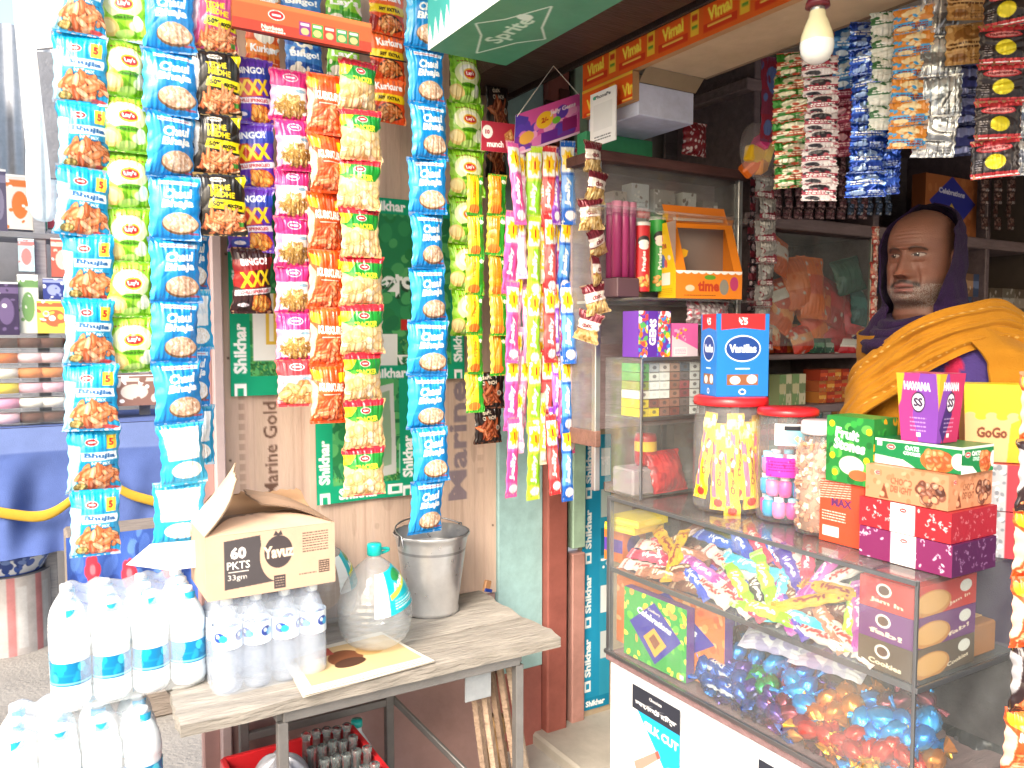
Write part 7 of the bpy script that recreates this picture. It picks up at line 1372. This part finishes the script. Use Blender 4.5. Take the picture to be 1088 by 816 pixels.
m = MB(); m.box((sx_(868, 0)[0], 2.1, .975), (1.0, .2, .02), '#4a3c40', .003); tag(m.build('stock_ledge', 'wood_dark'), 'narrow ledge inside the shelf unit that the rows of small boxes stand on', 'ledge')
# blue diamond carton above the man
a, b = sx_(981, 200), sx_(1036, 200); h = sx_(1008, 181)[2]-sx_(1008, 243)[2]; w = b[0]-a[0]
A = Art(w*100, h*100, '#9a5a30', 5); A.specks(0, 0, A.w, A.h, ['#a8683c', '#8a4c26'], 40, 1.3, 3); A.poly([(A.w*.5, 0), (A.w*.97, A.h*.42), (A.w*.5, A.h), (A.w*.08, A.h*.45)], '#2a2f8c'); A.poly([(A.w*.5, A.h*.45), (A.w*.68, A.h*.72), (A.w*.5, A.h*.98), (A.w*.32, A.h*.72)], '#b8983c'); A.ell(A.w*.5, A.h*.8, 1.8, 1.6, '#4a2a20'); A.text('Celebrations', A.w*.5, A.h*.27, 2.4, '#c8c8dc', 3, .05, w=A.w*.5)
m = MB(); artbox(m, w, .06, h, A, side='#7a4426'); tag(m.build('gift_box', 'card', None, ((a[0]+b[0])/2, 2.05, Z1+.0235)), 'brown gift box with a deep blue diamond on the shelf above the man', 'box')
row('clear jar with a dark lid in the right hand bay', 'clear jars in the right bay', 'glass_jar', 'jar', 1050, 1100, Z1-.33, 4, .14, .1, [A2('#6a5c50', '#b0a498', sd=3), A2('#7c7468', '#c8c4bc', sd=4)], 'foil_soft')
row('crinkled silver pouch on the shelf behind the yellow shawl', 'silver pouches behind the shawl', 'snack_pouch', 'pouch', 1040, 1100, Z2+.02, 5, .13, .08, [A2('#7c7c84', '#b8b8c0', sd=5), A2('#5c4c48', '#a89c94', sd=6)], 'foil_soft')
m = MB(); x0 = sx_(1075, 0)[0]; m.box((x0+.03, 2.1, Z1-.345), (.52, .2, .018), '#4a3c40', .003); tag(m.build('stock_ledge', 'wood_dark'), 'short ledge in the right hand bay carrying the clear jars', 'ledge')
row('brown box on the top shelf near the ceiling', 'brown boxes on the top shelf', 'small_carton', 'box', 830, 1080, 2.381, 11, .1, .12, [A2('#5a4038', '#7c5c4c'), A2('#3c4450', '#5a6a7c'), A2('#6a3438', '#8c5450')])
# dark bundles low behind the counter
for k, (px, py, r, c, lb) in enumerate([(1040, 790, .07, '#1c1b22', 'black polythene bundle low behind the counter end'), (1010, 800, .055, '#2a2a33', 'dark grey polythene bag under the counter end glass'), (1050, 680, .035, '#15151c', 'black jar lying behind the counter end')]):
    p = pt(px, py, d=1.95+.1*k); t = np.linspace(.02, PI-.02, 24); a = np.linspace(0, 2*PI, 36, endpoint=False); rr = (1+.14*np.sin(a*5+k)[None]*np.sin(t*3)[:, None]+.07*np.sin(a*11)[None])
    m = MB(); m.grid(np.stack([np.outer(np.sin(t), np.cos(a))*r*rr, np.outer(np.sin(t), np.sin(a))*r*rr, np.outer(np.cos(t), np.ones(36))*r*.8], -1), c, wrap=True); tag(m.build('polythene_bundle', 'foil_soft', None, p), lb, 'bundle')
m = MB(); q = [pt(1012, 815, d=1.9), pt(1040, 700, d=2.1)]; m.tube([q[0], (q[0]+q[1])/2+[0, 0, .01], q[1]], .012, '#4a4650', 10); tag(m.build('wooden_stick', 'wood_dark'), 'dark stick leaning behind the end of the counter', 'stick')
m = MB(); m.box((2.35, .2, .45), (.5, .9, 1.1), '#3a3a40', .01); tag(m.build('store_cabinet', 'wood_dark'), 'dark low cabinet behind the man in the unlit corner of the shop', 'cabinet')

row('orange and red carton in the row on the glazed shelf', 'cartons standing at the back of the glazed shelf', 'small_carton', 'box', 812, 924, Z2+.011, 10, .11, .06, [A2('#c8562a', '#e8a05a'), A2('#a82a30', '#d85a50'), A2('#d87a2c', '#c83a24'), A2('#2f6a5a', '#7aa890')], y=2.10)
row('small carton stacked on the ledge of the far right bay', 'cartons in the far right bay', 'small_carton', 'box', 935, 1100, Z3+.016, 12, .07, .08, [A2('#6a4a44', '#a87a5c'), A2('#4a5a70', '#8a9ab0'), A2('#7a3a34', '#b8604c')], rows=3)
row('small carton in the upper middle bay behind the man', 'cartons in the upper middle bay', 'small_carton', 'box', 935, 1046, Z1-.335, 7, .10, .08, [A2('#5a4a54', '#8a7a88'), A2('#7a5a44', '#b08a6c'), A2('#3a4a6a', '#6a7aa0')], rows=2)
m = MB(); x0 = sx_(990, 0)[0]; m.box((x0, 2.1, Z1-.345), (.34, .2, .018), '#6a5a5e', .003); tag(m.build('stock_ledge', 'wood_dark'), 'short ledge behind the man carrying small cartons', 'ledge')
# ================================================================== THE SHOPKEEPER
HD = pt(980, 273, d=2.10)      # a point on the neck axis at eye height
FD = math.atan2(.057, -.997)   # faces the street, to the viewer's left
MAN = thing('person', 'man in a dark purple hood and mustard yellow shawl looking left behind the counter', 'person', (HD[0], HD[1], HD[2]-1.62))
MAN.rotation_euler = (0, 0, R(-90)+R(6))
# local frame: face looks to -y, x to the man's left, z up, eyes at z = EZ
EZ = 1.62
def S_(z, Z, V):      # smooth interpolation
    Z, V = np.array(Z, float), np.array(V, float); z = np.clip(z, Z[0], Z[-1]); i = np.clip(np.searchsorted(Z, z)-1, 0, len(Z)-2)
    h = Z[i+1]-Z[i]; t = (z-Z[i])/h; M = np.gradient(V, Z); return (2*t**3-3*t*t+1)*V[i]+(t**3-2*t*t+t)*h*M[i]+(-2*t**3+3*t*t)*V[i+1]+(t**3-t*t)*h*M[i+1]
zt = [0, .45, .8, .95, 1.10, 1.22, 1.32, 1.385, 1.42, 1.45, 1.48, 1.500, 1.512, 1.525, 1.545, 1.57, 1.60, 1.62, 1.645, 1.68, 1.71, 1.735, 1.752, 1.758]
wx_ = [.13, .15, .17, .165, .16, .185, .205, .19, .13, .080, .068, .062, .058, .064, .072, .075, .076, .0755, .0755, .0735, .066, .050, .024, .002]
fy_ = [.10, .11, .12, .125, .12, .125, .115, .095, .075, .062, .058, .062, .086, .092, .0925, .092, .090, .088, .094, .090, .076, .052, .022, .002]
by_ = [.10, .11, .12, .115, .11, .115, .115, .10, .085, .070, .066, .068, .070, .074, .082, .090, .098, .102, .105, .102, .090, .064, .026, .002]
nz, na = 330, 300
zz = np.concatenate([np.linspace(0, 1.47, 90, endpoint=False), np.linspace(1.47, 1.758, nz-90)])
u = np.linspace(-1, 1, na, endpoint=False); th = PI*(.55*u+.45*u**3)       # 0 = front
TH, ZZ = np.meshgrid(th, zz)
W_a, F_a, B_a = S_(ZZ, zt, wx_), S_(ZZ, zt, fy_), S_(ZZ, zt, by_)
e = 2.25; c_, s_ = np.cos(TH), np.sin(TH); D = np.where(c_ > 0, F_a, B_a)
rad = (np.abs(c_/D)**e+np.abs(s_/W_a)**e)**(-1/e); Xh, Yh = rad*s_, -rad*c_
front = (c_ > 0)*(ZZ > 1.49)
def G(x0, z0, sx, sz): return np.exp(-((Xh-x0)/sx)**2-((ZZ-z0)/sz)**2)
dY = 0*Xh
nz_ = np.clip((1.628-ZZ)/.058, 0, 1); bridge = np.exp(-(np.abs(Xh)/(.0095+.0085*nz_))**2.4)*np.where((ZZ < 1.632) & (ZZ > 1.563), (.007+.025*nz_**1.25), 0)*np.clip((ZZ-1.563)/.009, 0, 1)*np.clip((1.640-ZZ)/.012, 0, 1)
dY += bridge+.013*G(.0165, 1.571, .0085, .0085)+.013*G(-.0165, 1.571, .0085, .0085)
dY += .0085*(G(.026, 1.640, .022, .007)+G(-.026, 1.640, .022, .007))+.003*G(0, 1.642, .012, .009)
dY -= .0125*(G(.030, 1.619, .016, .011)+G(-.030, 1.619, .016, .011))
dY += .0085*(G(.030, 1.619, .0125, .0075)+G(-.030, 1.619, .0125, .0075))
dY -= .0016*(G(.030, 1.6275, .015, .0016)+G(-.030, 1.6275, .015, .0016))+.0022*(G(.030, 1.605, .014, .003)+G(-.030, 1.605, .014, .003))
dY += .0075*(G(.044, 1.590, .018, .015)+G(-.044, 1.590, .018, .015))+.0030*(G(.030, 1.603, .013, .004)+G(-.030, 1.603, .013, .004))
dY -= .0065*(G(.031, 1.568, .006, .018)+G(-.031, 1.568, .006, .018))
dY += .0085*G(0, 1.5475, .026, .006)+.0115*G(0, 1.5345, .021, .0065)-.0050*G(0, 1.5415, .024, .0018)-.004*G(0, 1.527, .018, .004)+.007*G(0, 1.515, .018, .010)
dY += .0060*G(0, 1.556, .024, .007)+.006*G(.05, 1.535, .02, .02)+.006*G(-.05, 1.535, .02, .02)-.0035*G(.034, 1.553, .006, .016)-.0035*G(-.034, 1.553, .006, .016)
dY += .0012*np.sin(ZZ*560)*G(0, 1.672, .035, .014)
Yh = Yh-dY*front
# skin colouring
sk = lin('#70493a'); C = np.tile(sk, (nz, na, 1))
def tint(m, col, a=1.0):
    global C
    m = np.clip(m*a, 0, 1)[..., None]; C = C*(1-m)+lin(col)*m
f1 = front.astype(float)
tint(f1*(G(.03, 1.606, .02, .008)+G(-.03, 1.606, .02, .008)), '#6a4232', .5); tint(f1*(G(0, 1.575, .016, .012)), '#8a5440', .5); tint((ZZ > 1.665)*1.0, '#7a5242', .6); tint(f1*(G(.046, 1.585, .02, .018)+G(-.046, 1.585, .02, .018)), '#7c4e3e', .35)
sp = rng.random(C.shape[:2])
bm = f1*np.clip((1.556+.5*np.clip(np.abs(Xh)-.040, 0, .04)-ZZ)/.016, 0, 1)*np.clip((ZZ-1.488)/.012, 0, 1); tint(bm*(.55+.35*sp), '#3f322e', .75); tint(bm*(ZZ < 1.550)*(sp > .6), '#a09890', .5)
mu = f1*np.clip((.041-np.abs(Xh))/.006, 0, 1)*np.exp(-((ZZ-(1.5585-.30*np.abs(Xh)))/.0056)**2); tint(mu*(.75+.5*sp), '#1f1816', 1.0); tint(mu*(sp > .9), '#6a605a', .5)
lip = f1*(np.abs(Xh) < .024)*(np.exp(-((ZZ-1.5475+.10*np.abs(Xh))/.0042)**2)+np.exp(-((ZZ-1.5355)/.0048)**2)); tint(lip, '#7c4a44', .9); tint(f1*(np.abs(Xh) < .025)*np.exp(-((ZZ-1.5415)/.0012)**2), '#2a1614', .9)
for sgn in (-1, 1):
    br_ = f1*np.exp(-((ZZ-(1.6400-2.5*(np.abs(Xh)-.028)**2*8))/.0040)**2)*(np.abs(Xh*sgn-.030) < .019)*(Xh*sgn > 0); tint(br_*(.6+.6*sp), '#241b18', 1.0)
    ex, ez = (Xh*sgn-.030)/.0135, (ZZ-1.6195)/(.0052)
    eye = f1*(ex**2+np.abs(ez)**2.0*1.8 < 1); C[eye > 0] = lin('#8d7c72')
    ix = (Xh-(sgn*.030-.0048)); iris = eye*((ix/.0066)**2+((ZZ-1.6200)/.0062)**2 < 1); C[iris > 0] = lin('#1d120e')
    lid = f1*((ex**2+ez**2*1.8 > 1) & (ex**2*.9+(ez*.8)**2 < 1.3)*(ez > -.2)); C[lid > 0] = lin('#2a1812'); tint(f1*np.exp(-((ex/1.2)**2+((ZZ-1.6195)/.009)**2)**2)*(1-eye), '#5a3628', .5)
    glint = eye*(((ix-.002)/.0012)**2+((ZZ-1.6222)/.0012)**2 < 1); C[glint > 0] = lin('#e8e4e0')  # small eye glint painted into the vertex colour
nost = f1*(G(.0085, 1.5665, .0038, .0022)+G(-.0085, 1.5665, .0038, .0022)); tint(nost, '#2a1612', 1.0)
# short grey hair at the temples
tint(np.clip((np.abs(TH)-1.12)/.25, 0, 1)*np.exp(-((ZZ-1.655)/.05)**4)*(.5+.5*sp), '#3c332f', .6)
cloth_c = lin('#3a2a4a')
C[ZZ < 1.43] = cloth_c
def bend(P):
    P = np.array(P, float); k = np.clip((1.47-P[..., 2])/.12, 0, 1); P[..., 0] += .06*k; P[..., 1] += .045*k; return P
def warp(z): z = np.asarray(z, float); return np.where(z > EZ, EZ+(z-EZ)*.88, np.where(z > 1.47, EZ+(z-EZ)*1.06, z-.009))
m = MB(); m.grid(bend(np.stack([Xh, Yh, warp(ZZ)], -1))[::-1], C[::-1], wrap=True)
for sgn in (-1, 1):
    t = np.linspace(0, 2*PI, 26); m.tube(np.stack([sgn*(.0775+.004*np.cos(t)), .012+.014*np.cos(t)*1.0, 1.603+.030*np.sin(t)+.003*np.cos(2*t)], -1), .0055, '#7d4f3c', 8); m.sphere((sgn*.073, .012, 1.603), (.006, .012, .026), '#6a4030', 12)
# arms under the shawl and folded hands
for sgn in (-1, 1):
    A_ = [(sgn*.14, .01, 1.36), (sgn*.175, .01, 1.29), (sgn*.19, .01, 1.18), (sgn*.195, .0, 1.07), (sgn*.16, -.08, 1.03), (sgn*.12, -.14, 1.03), (sgn*.10, -.17, 1.03)]
    m.tube(A_, [.055, .058, .052, .044, .038, .030, .026], '#3a2a4a', 16)
    m.tube([(sgn*.10, -.17, 1.03), (sgn*.07, -.19, 1.03), (sgn*.045, -.20, 1.028)], [.026, .036, .030], '#8a5a44', 12)
    for k, L in enumerate((.058, .066, .062, .050)):
        b = np.array([sgn*.05, -.195, 1.052-.017*k]); m.tube([b, b+[-sgn*L*.45, -.012, 0], b+[-sgn*L*.75, -.004, -.004], b+[-sgn*L*.85, .010, -.006]], [.0090, .0085, .0078, .006], '#8a5a44', 8)
    m.tube([(sgn*.075, -.185, 1.058), (sgn*.055, -.207, 1.072), (sgn*.035, -.213, 1.076)], [.011, .010, .008], '#8a5a44', 8)
for sgn in (-1, 1):
    m.tube([(sgn*.09, 0, .86), (sgn*.10, -.01, .50), (sgn*.10, .0, .10), (sgn*.10, .0, .05)], [.085, .062, .045, .040], '#3a2a4a', 16); m.tube([(sgn*.10, .03, .03), (sgn*.10, -.05, .035), (sgn*.10, -.16, .025)], [.038, .042, .028], '#5a3a2c', 12)
m.V = [m.V[0]]+[bend(v) for v in m.V[1:]]
m.build('body', 'skin', MAN)
# hood (dark purple scarf over the crown and round the neck)
def fold(U, V, sd, f=3, a=.006): return a*fnoise(U, V, sd, f, 3)
nu, nv = 90, 70; U, V = np.meshgrid(np.linspace(0, 1, nu), np.linspace(0, 1, nv))
# hood wraps from one temple over the back to the other; rows run from crown edge to neck
# horizontal angle from the front edge round the back; open at the face
z_h = 1.775-.36*V; edge = 1.22-.42*np.clip((1.62-z_h)/.12, 0, 1)+.75*np.clip((z_h-1.69)/.07, 0, 1)
edge = np.clip(edge, .55, 2.4); ANG = edge+(2*PI-2*edge)*U
Wv, Bv, Fv = S_(np.minimum(z_h, 1.752), zt, wx_), S_(np.minimum(z_h, 1.752), zt, by_), S_(np.minimum(z_h, 1.752), zt, fy_)
k = np.clip((1.56-z_h)/.10, 0, 1); Wv = np.maximum(Wv+.020, .070)+.034*k; Bv = np.maximum(Bv+.018, .078)+.04*k; Fv = np.maximum(Fv*.86+.012, .05)
cap = np.sqrt(np.clip(1-((z_h-1.68)/.097)**2, 0, 1)); top = z_h > 1.68
Wv = np.where(top, .089*cap+.002, Wv); Bv = np.where(top, .120*cap+.002, Bv); Fv = np.where(top, .09*cap+.002, Fv)
cc_, ss_ = np.cos(ANG), np.sin(ANG); Dv = np.where(cc_ > 0, Fv, Bv); rr = (np.abs(cc_/Dv)**2.2+np.abs(ss_/Wv)**2.2)**(-1/2.2)
rr = rr+.004*np.sin(V*26+U*5)*(k+.35)+fold(U, V, 3, 3, .005)+.006*np.exp(-((U-.0)/.03)**2)+.006*np.exp(-((U-1)/.03)**2)
HX, HY = rr*ss_, -rr*cc_
P_ = np.stack([HX, HY, warp(z_h)+.002], -1)
PU = '#2a1838'
m = MB(); m.grid(P_, PU, flip=True); Pin = P_*[.965, .965, 1]+[0, .001, -.002]; m.grid(Pin, PU)
for s_ in (np.s_[:, 0], np.s_[:, -1]): m.grid(np.stack([P_[s_], Pin[s_]]), PU, flip=False); m.grid(np.stack([P_[s_], Pin[s_]]), PU, flip=True)
m.build('hood', 'wool', MAN)
# scarf rolls round the neck
m = MB()
for q, (z0, rx, ry, r, yo) in enumerate([(1.452, .078, .078, .024, -.002), (1.426, .092, .090, .028, -.008), (1.398, .108, .100, .030, -.014)]):
    t = np.linspace(0, 2*PI, 80); P = np.stack([rx*np.sin(t), -ry*np.cos(t)+yo, z0-.012*np.cos(t)*(1)+.004*np.sin(3*t+q)], -1)
    nA = 18; rows = []
    a = np.linspace(0, 2*PI, nA, endpoint=False)
    for i in range(80):
        nrm = np.array([math.sin(t[i]), -math.cos(t[i]), 0]); w = r*(1+.12*np.sin(a*4+t[i]*3+q)+.08*np.sin(a*7-t[i]*5)); rows.append(P[i]+np.outer(np.cos(a)*w, nrm)+np.outer(np.sin(a)*w*.8, [0, 0, 1]))
    m.grid(np.array(rows), PU, wrap=True)
m.build('scarf', 'wool', MAN)
# purple sweater chest with a pink stripe
nu, nv = 120, 60; U, V = np.meshgrid(np.linspace(0, 1, nu, endpoint=False), np.linspace(0, 1, nv)); z = 1.44-.50*V; a = (U-.5)*2*PI
w_ = np.interp(z, [.8, 1.0, 1.2, 1.34, 1.40, 1.44], [.20, .20, .205, .205, .17, .10]); d_ = np.interp(z, [.8, 1.2, 1.34, 1.40, 1.44], [.14, .14, .135, .12, .09])
rr = (np.abs(np.cos(a)/d_)**2.4+np.abs(np.sin(a)/w_)**2.4)**(-1/2.4)+.003*np.sin(a*11+z*20)
Cq = np.tile(lin('#4a3a78'), (nv, nu, 1)); Xs = rr*np.sin(a); Cq[(Xs > .050) & (Xs < .085) & (np.abs(a) < PI/2)] = lin('#b82a50'); Cq[(Xs < -.07) & (Xs > -.12) & (np.abs(a) < PI/2)] = lin('#8a2a4c')
m = MB(); m.grid(bend(np.stack([Xs, -rr*np.cos(a), z], -1)), Cq, wrap=True); m.build('sweater', 'wool', MAN)
# shawl: a mustard cape over both shoulders, open over the chest, its border crossing the front
YE = lin('#aa721c')
def shawl(name, u0, u1, top, bot, off, sd, edge_line=None, dots=False, nu=150, nv=110):
    U, V = np.meshgrid(np.linspace(0, 1, nu), np.linspace(0, 1, nv)); a = (u0+(u1-u0)*U)
    zt_ = top(a) if callable(top) else top; z = zt_+(bot-zt_)*V
    w_ = np.interp(z, [.55, .9, 1.15, 1.30, 1.38, 1.43, 1.47, 1.50], [.30, .29, .27, .25, .22, .18, .14, .115]); d_ = np.interp(z, [.55, .9, 1.15, 1.30, 1.38, 1.43, 1.47, 1.50], [.20, .185, .165, .15, .14, .13, .112, .10])
    rr = (np.abs(np.cos(a)/d_)**2.3+np.abs(np.sin(a)/w_)**2.3)**(-1/2.3)+off
    rr = rr+.010*np.sin(a*9+V*3+sd)*np.clip(V*2, 0, 1)+.006*np.sin(a*17-V*5+sd)*np.clip(V*2, .2, 1)+fold(U, V, sd, 2.5, .006)+.004*np.sin(V*38+U*9+sd)*np.exp(-V*3)
    P = bend(np.stack([rr*np.sin(a), -rr*np.cos(a), z], -1)); Cc = np.tile(YE, (nv, nu, 1))
    if dots:
        d = np.arange(nu)[None]*1.0 if dots == 'left' else (nu-1-np.arange(nu))[None]*1.0
        e_ = (d > 7) & (d < 11) & (np.arange(nv)[:, None] % 6 < 3); Cc[np.broadcast_to(e_, Cc.shape[:2])] = lin('#e8d8a8')
    m = MB(); m.grid(P, Cc, flip=False); Q = P*[.975, .975, 1]; m.grid(Q, Cc*.95, flip=True)
    for s_ in (np.s_[:, 0], np.s_[:, -1], np.s_[0], np.s_[-1]): m.grid(np.stack([P[s_], Q[s_]]), YE*.9); m.grid(np.stack([P[s_], Q[s_]]), YE*.9, flip=True)
    m.build(name, 'cloth', MAN)
shawl('shawl', .86, 2*PI-.05, lambda a: 1.435+.035*np.cos(a-PI)*0+.02*np.sin(a*2), 1.02, .0, 1)
# the thrown end: a broad pleated band from the left shoulder down across the chest to the right arm
nu, nv = 170, 50; U, V = np.meshgrid(np.linspace(0, 1, nu), np.linspace(-1, 1, nv))
K = bend(np.array([(.225, .14, 1.33), (.19, .02, 1.44), (.13, -.085, 1.435), (.04, -.155, 1.395), (-.06, -.185, 1.335), (-.15, -.175, 1.265), (-.22, -.11, 1.18), (-.25, .0, 1.09)]))
tk = np.linspace(0, 1, len(K)); cen = np.stack([S_(np.linspace(0, 1, nu), tk, K[:, i]) for i in range(3)], -1)
tan = np.gradient(cen, axis=0); tan /= np.linalg.norm(tan, axis=1)[:, None]; out = cen*[1, 1, 0]+[0, .0, 0]; out /= np.linalg.norm(out, axis=1)[:, None]+1e-6; out = out+[0, 0, .25]; out /= np.linalg.norm(out, axis=1)[:, None]
side = np.cross(tan, out); side /= np.linalg.norm(side, axis=1)[:, None]
hw = np.interp(np.linspace(0, 1, nu), [0, .25, .55, 1], [.066, .055, .068, .10])
B_ = cen[None]+side[None]*(V[..., None]*hw[None, :, None])+out[None]*((.004*(1-V**2)+.009*np.abs(np.sin(V*5.5+U*2.5+.8*np.sin(U*7)))**.7+.006*np.abs(np.sin(V*10+U*6+np.sin(U*11)))**.6+fold(U, V, 9, 3, .006))[..., None])
Cb = np.tile(YE*1.05, (nv, nu, 1)); e_ = (np.abs(np.arange(nv)[:, None]-(nv-10)) < 1) & (np.arange(nu)[None] % 5 < 2) & (rng.random((nv, nu)) < .8); Cb[np.broadcast_to(e_, Cb.shape[:2])] = lin('#d8b46a'); e_ = (np.abs(np.arange(nv)[:, None]-8) < 1) & (np.arange(nu)[None] % 5 < 2) & (rng.random((nv, nu)) < .6); Cb[np.broadcast_to(e_, Cb.shape[:2])] = lin('#d0a85a')
m = MB(); m.grid(B_, Cb); m.grid(B_-out[None]*.006, Cb*.9, flip=True)
for s_ in (np.s_[0], np.s_[-1]): m.grid(np.stack([B_[s_], B_[s_]-out*.006]), YE*.9); m.grid(np.stack([B_[s_], B_[s_]-out*.006]), YE*.9, flip=True)
m.build('shawl_end', 'cloth', MAN)
# ================================================================== CAMERA, LIGHT
cd = bpy.data.cameras.new('camera'); cam = bpy.data.objects.new('camera', cd); COL.objects.link(cam)
cam.location = CP; cam.rotation_euler = (R(90)-PIT, 0, -YAW); cd.sensor_width = 36; cd.lens = 36*FPX/1088; cd.clip_end = 2000; cd.clip_start = .05
S.camera = cam
SE, SA = R(38), R(232)      # high sun, behind and left of the camera, veiled by cloud
w = bpy.data.worlds.new('World'); S.world = w; w.use_nodes = True; nt = w.node_tree
sk = nt.nodes.new('ShaderNodeTexSky'); sk.sky_type = 'NISHITA'; sk.sun_disc = False; sk.sun_elevation = SE; sk.sun_rotation = SA
sk.dust_density = 4.5; sk.air_density = 1.4; sk.ozone_density = .6
nt.links.new(sk.outputs[0], nt.nodes['Background'].inputs[0]); nt.nodes['Background'].inputs[1].default_value = .15
ld = bpy.data.lights.new('sun', 'SUN'); ld.energy = 1.2; ld.angle = R(30); ld.color = (1, .96, .9)
lo = bpy.data.objects.new('sun', ld); COL.objects.link(lo)
sd = Vector((math.sin(SA)*math.cos(SE), math.cos(SA)*math.cos(SE), math.sin(SE)))
lo.rotation_euler = sd.to_track_quat('Z', 'Y').to_euler()
S.view_settings.view_transform = 'Standard'; S.view_settings.look = 'None'; S.view_settings.exposure = 1.55; S.view_settings.gamma = 1
S.render.film_transparent = False
S.cycles.max_bounces = 12; S.cycles.transparent_max_bounces = 24; S.cycles.diffuse_bounces = 5; S.cycles.glossy_bounces = 4; S.cycles.transmission_bounces = 10
S.cycles.use_denoising = True; S.cycles.sample_clamp_indirect = 6; S.cycles.caustics_reflective = False; S.cycles.caustics_refractive = False
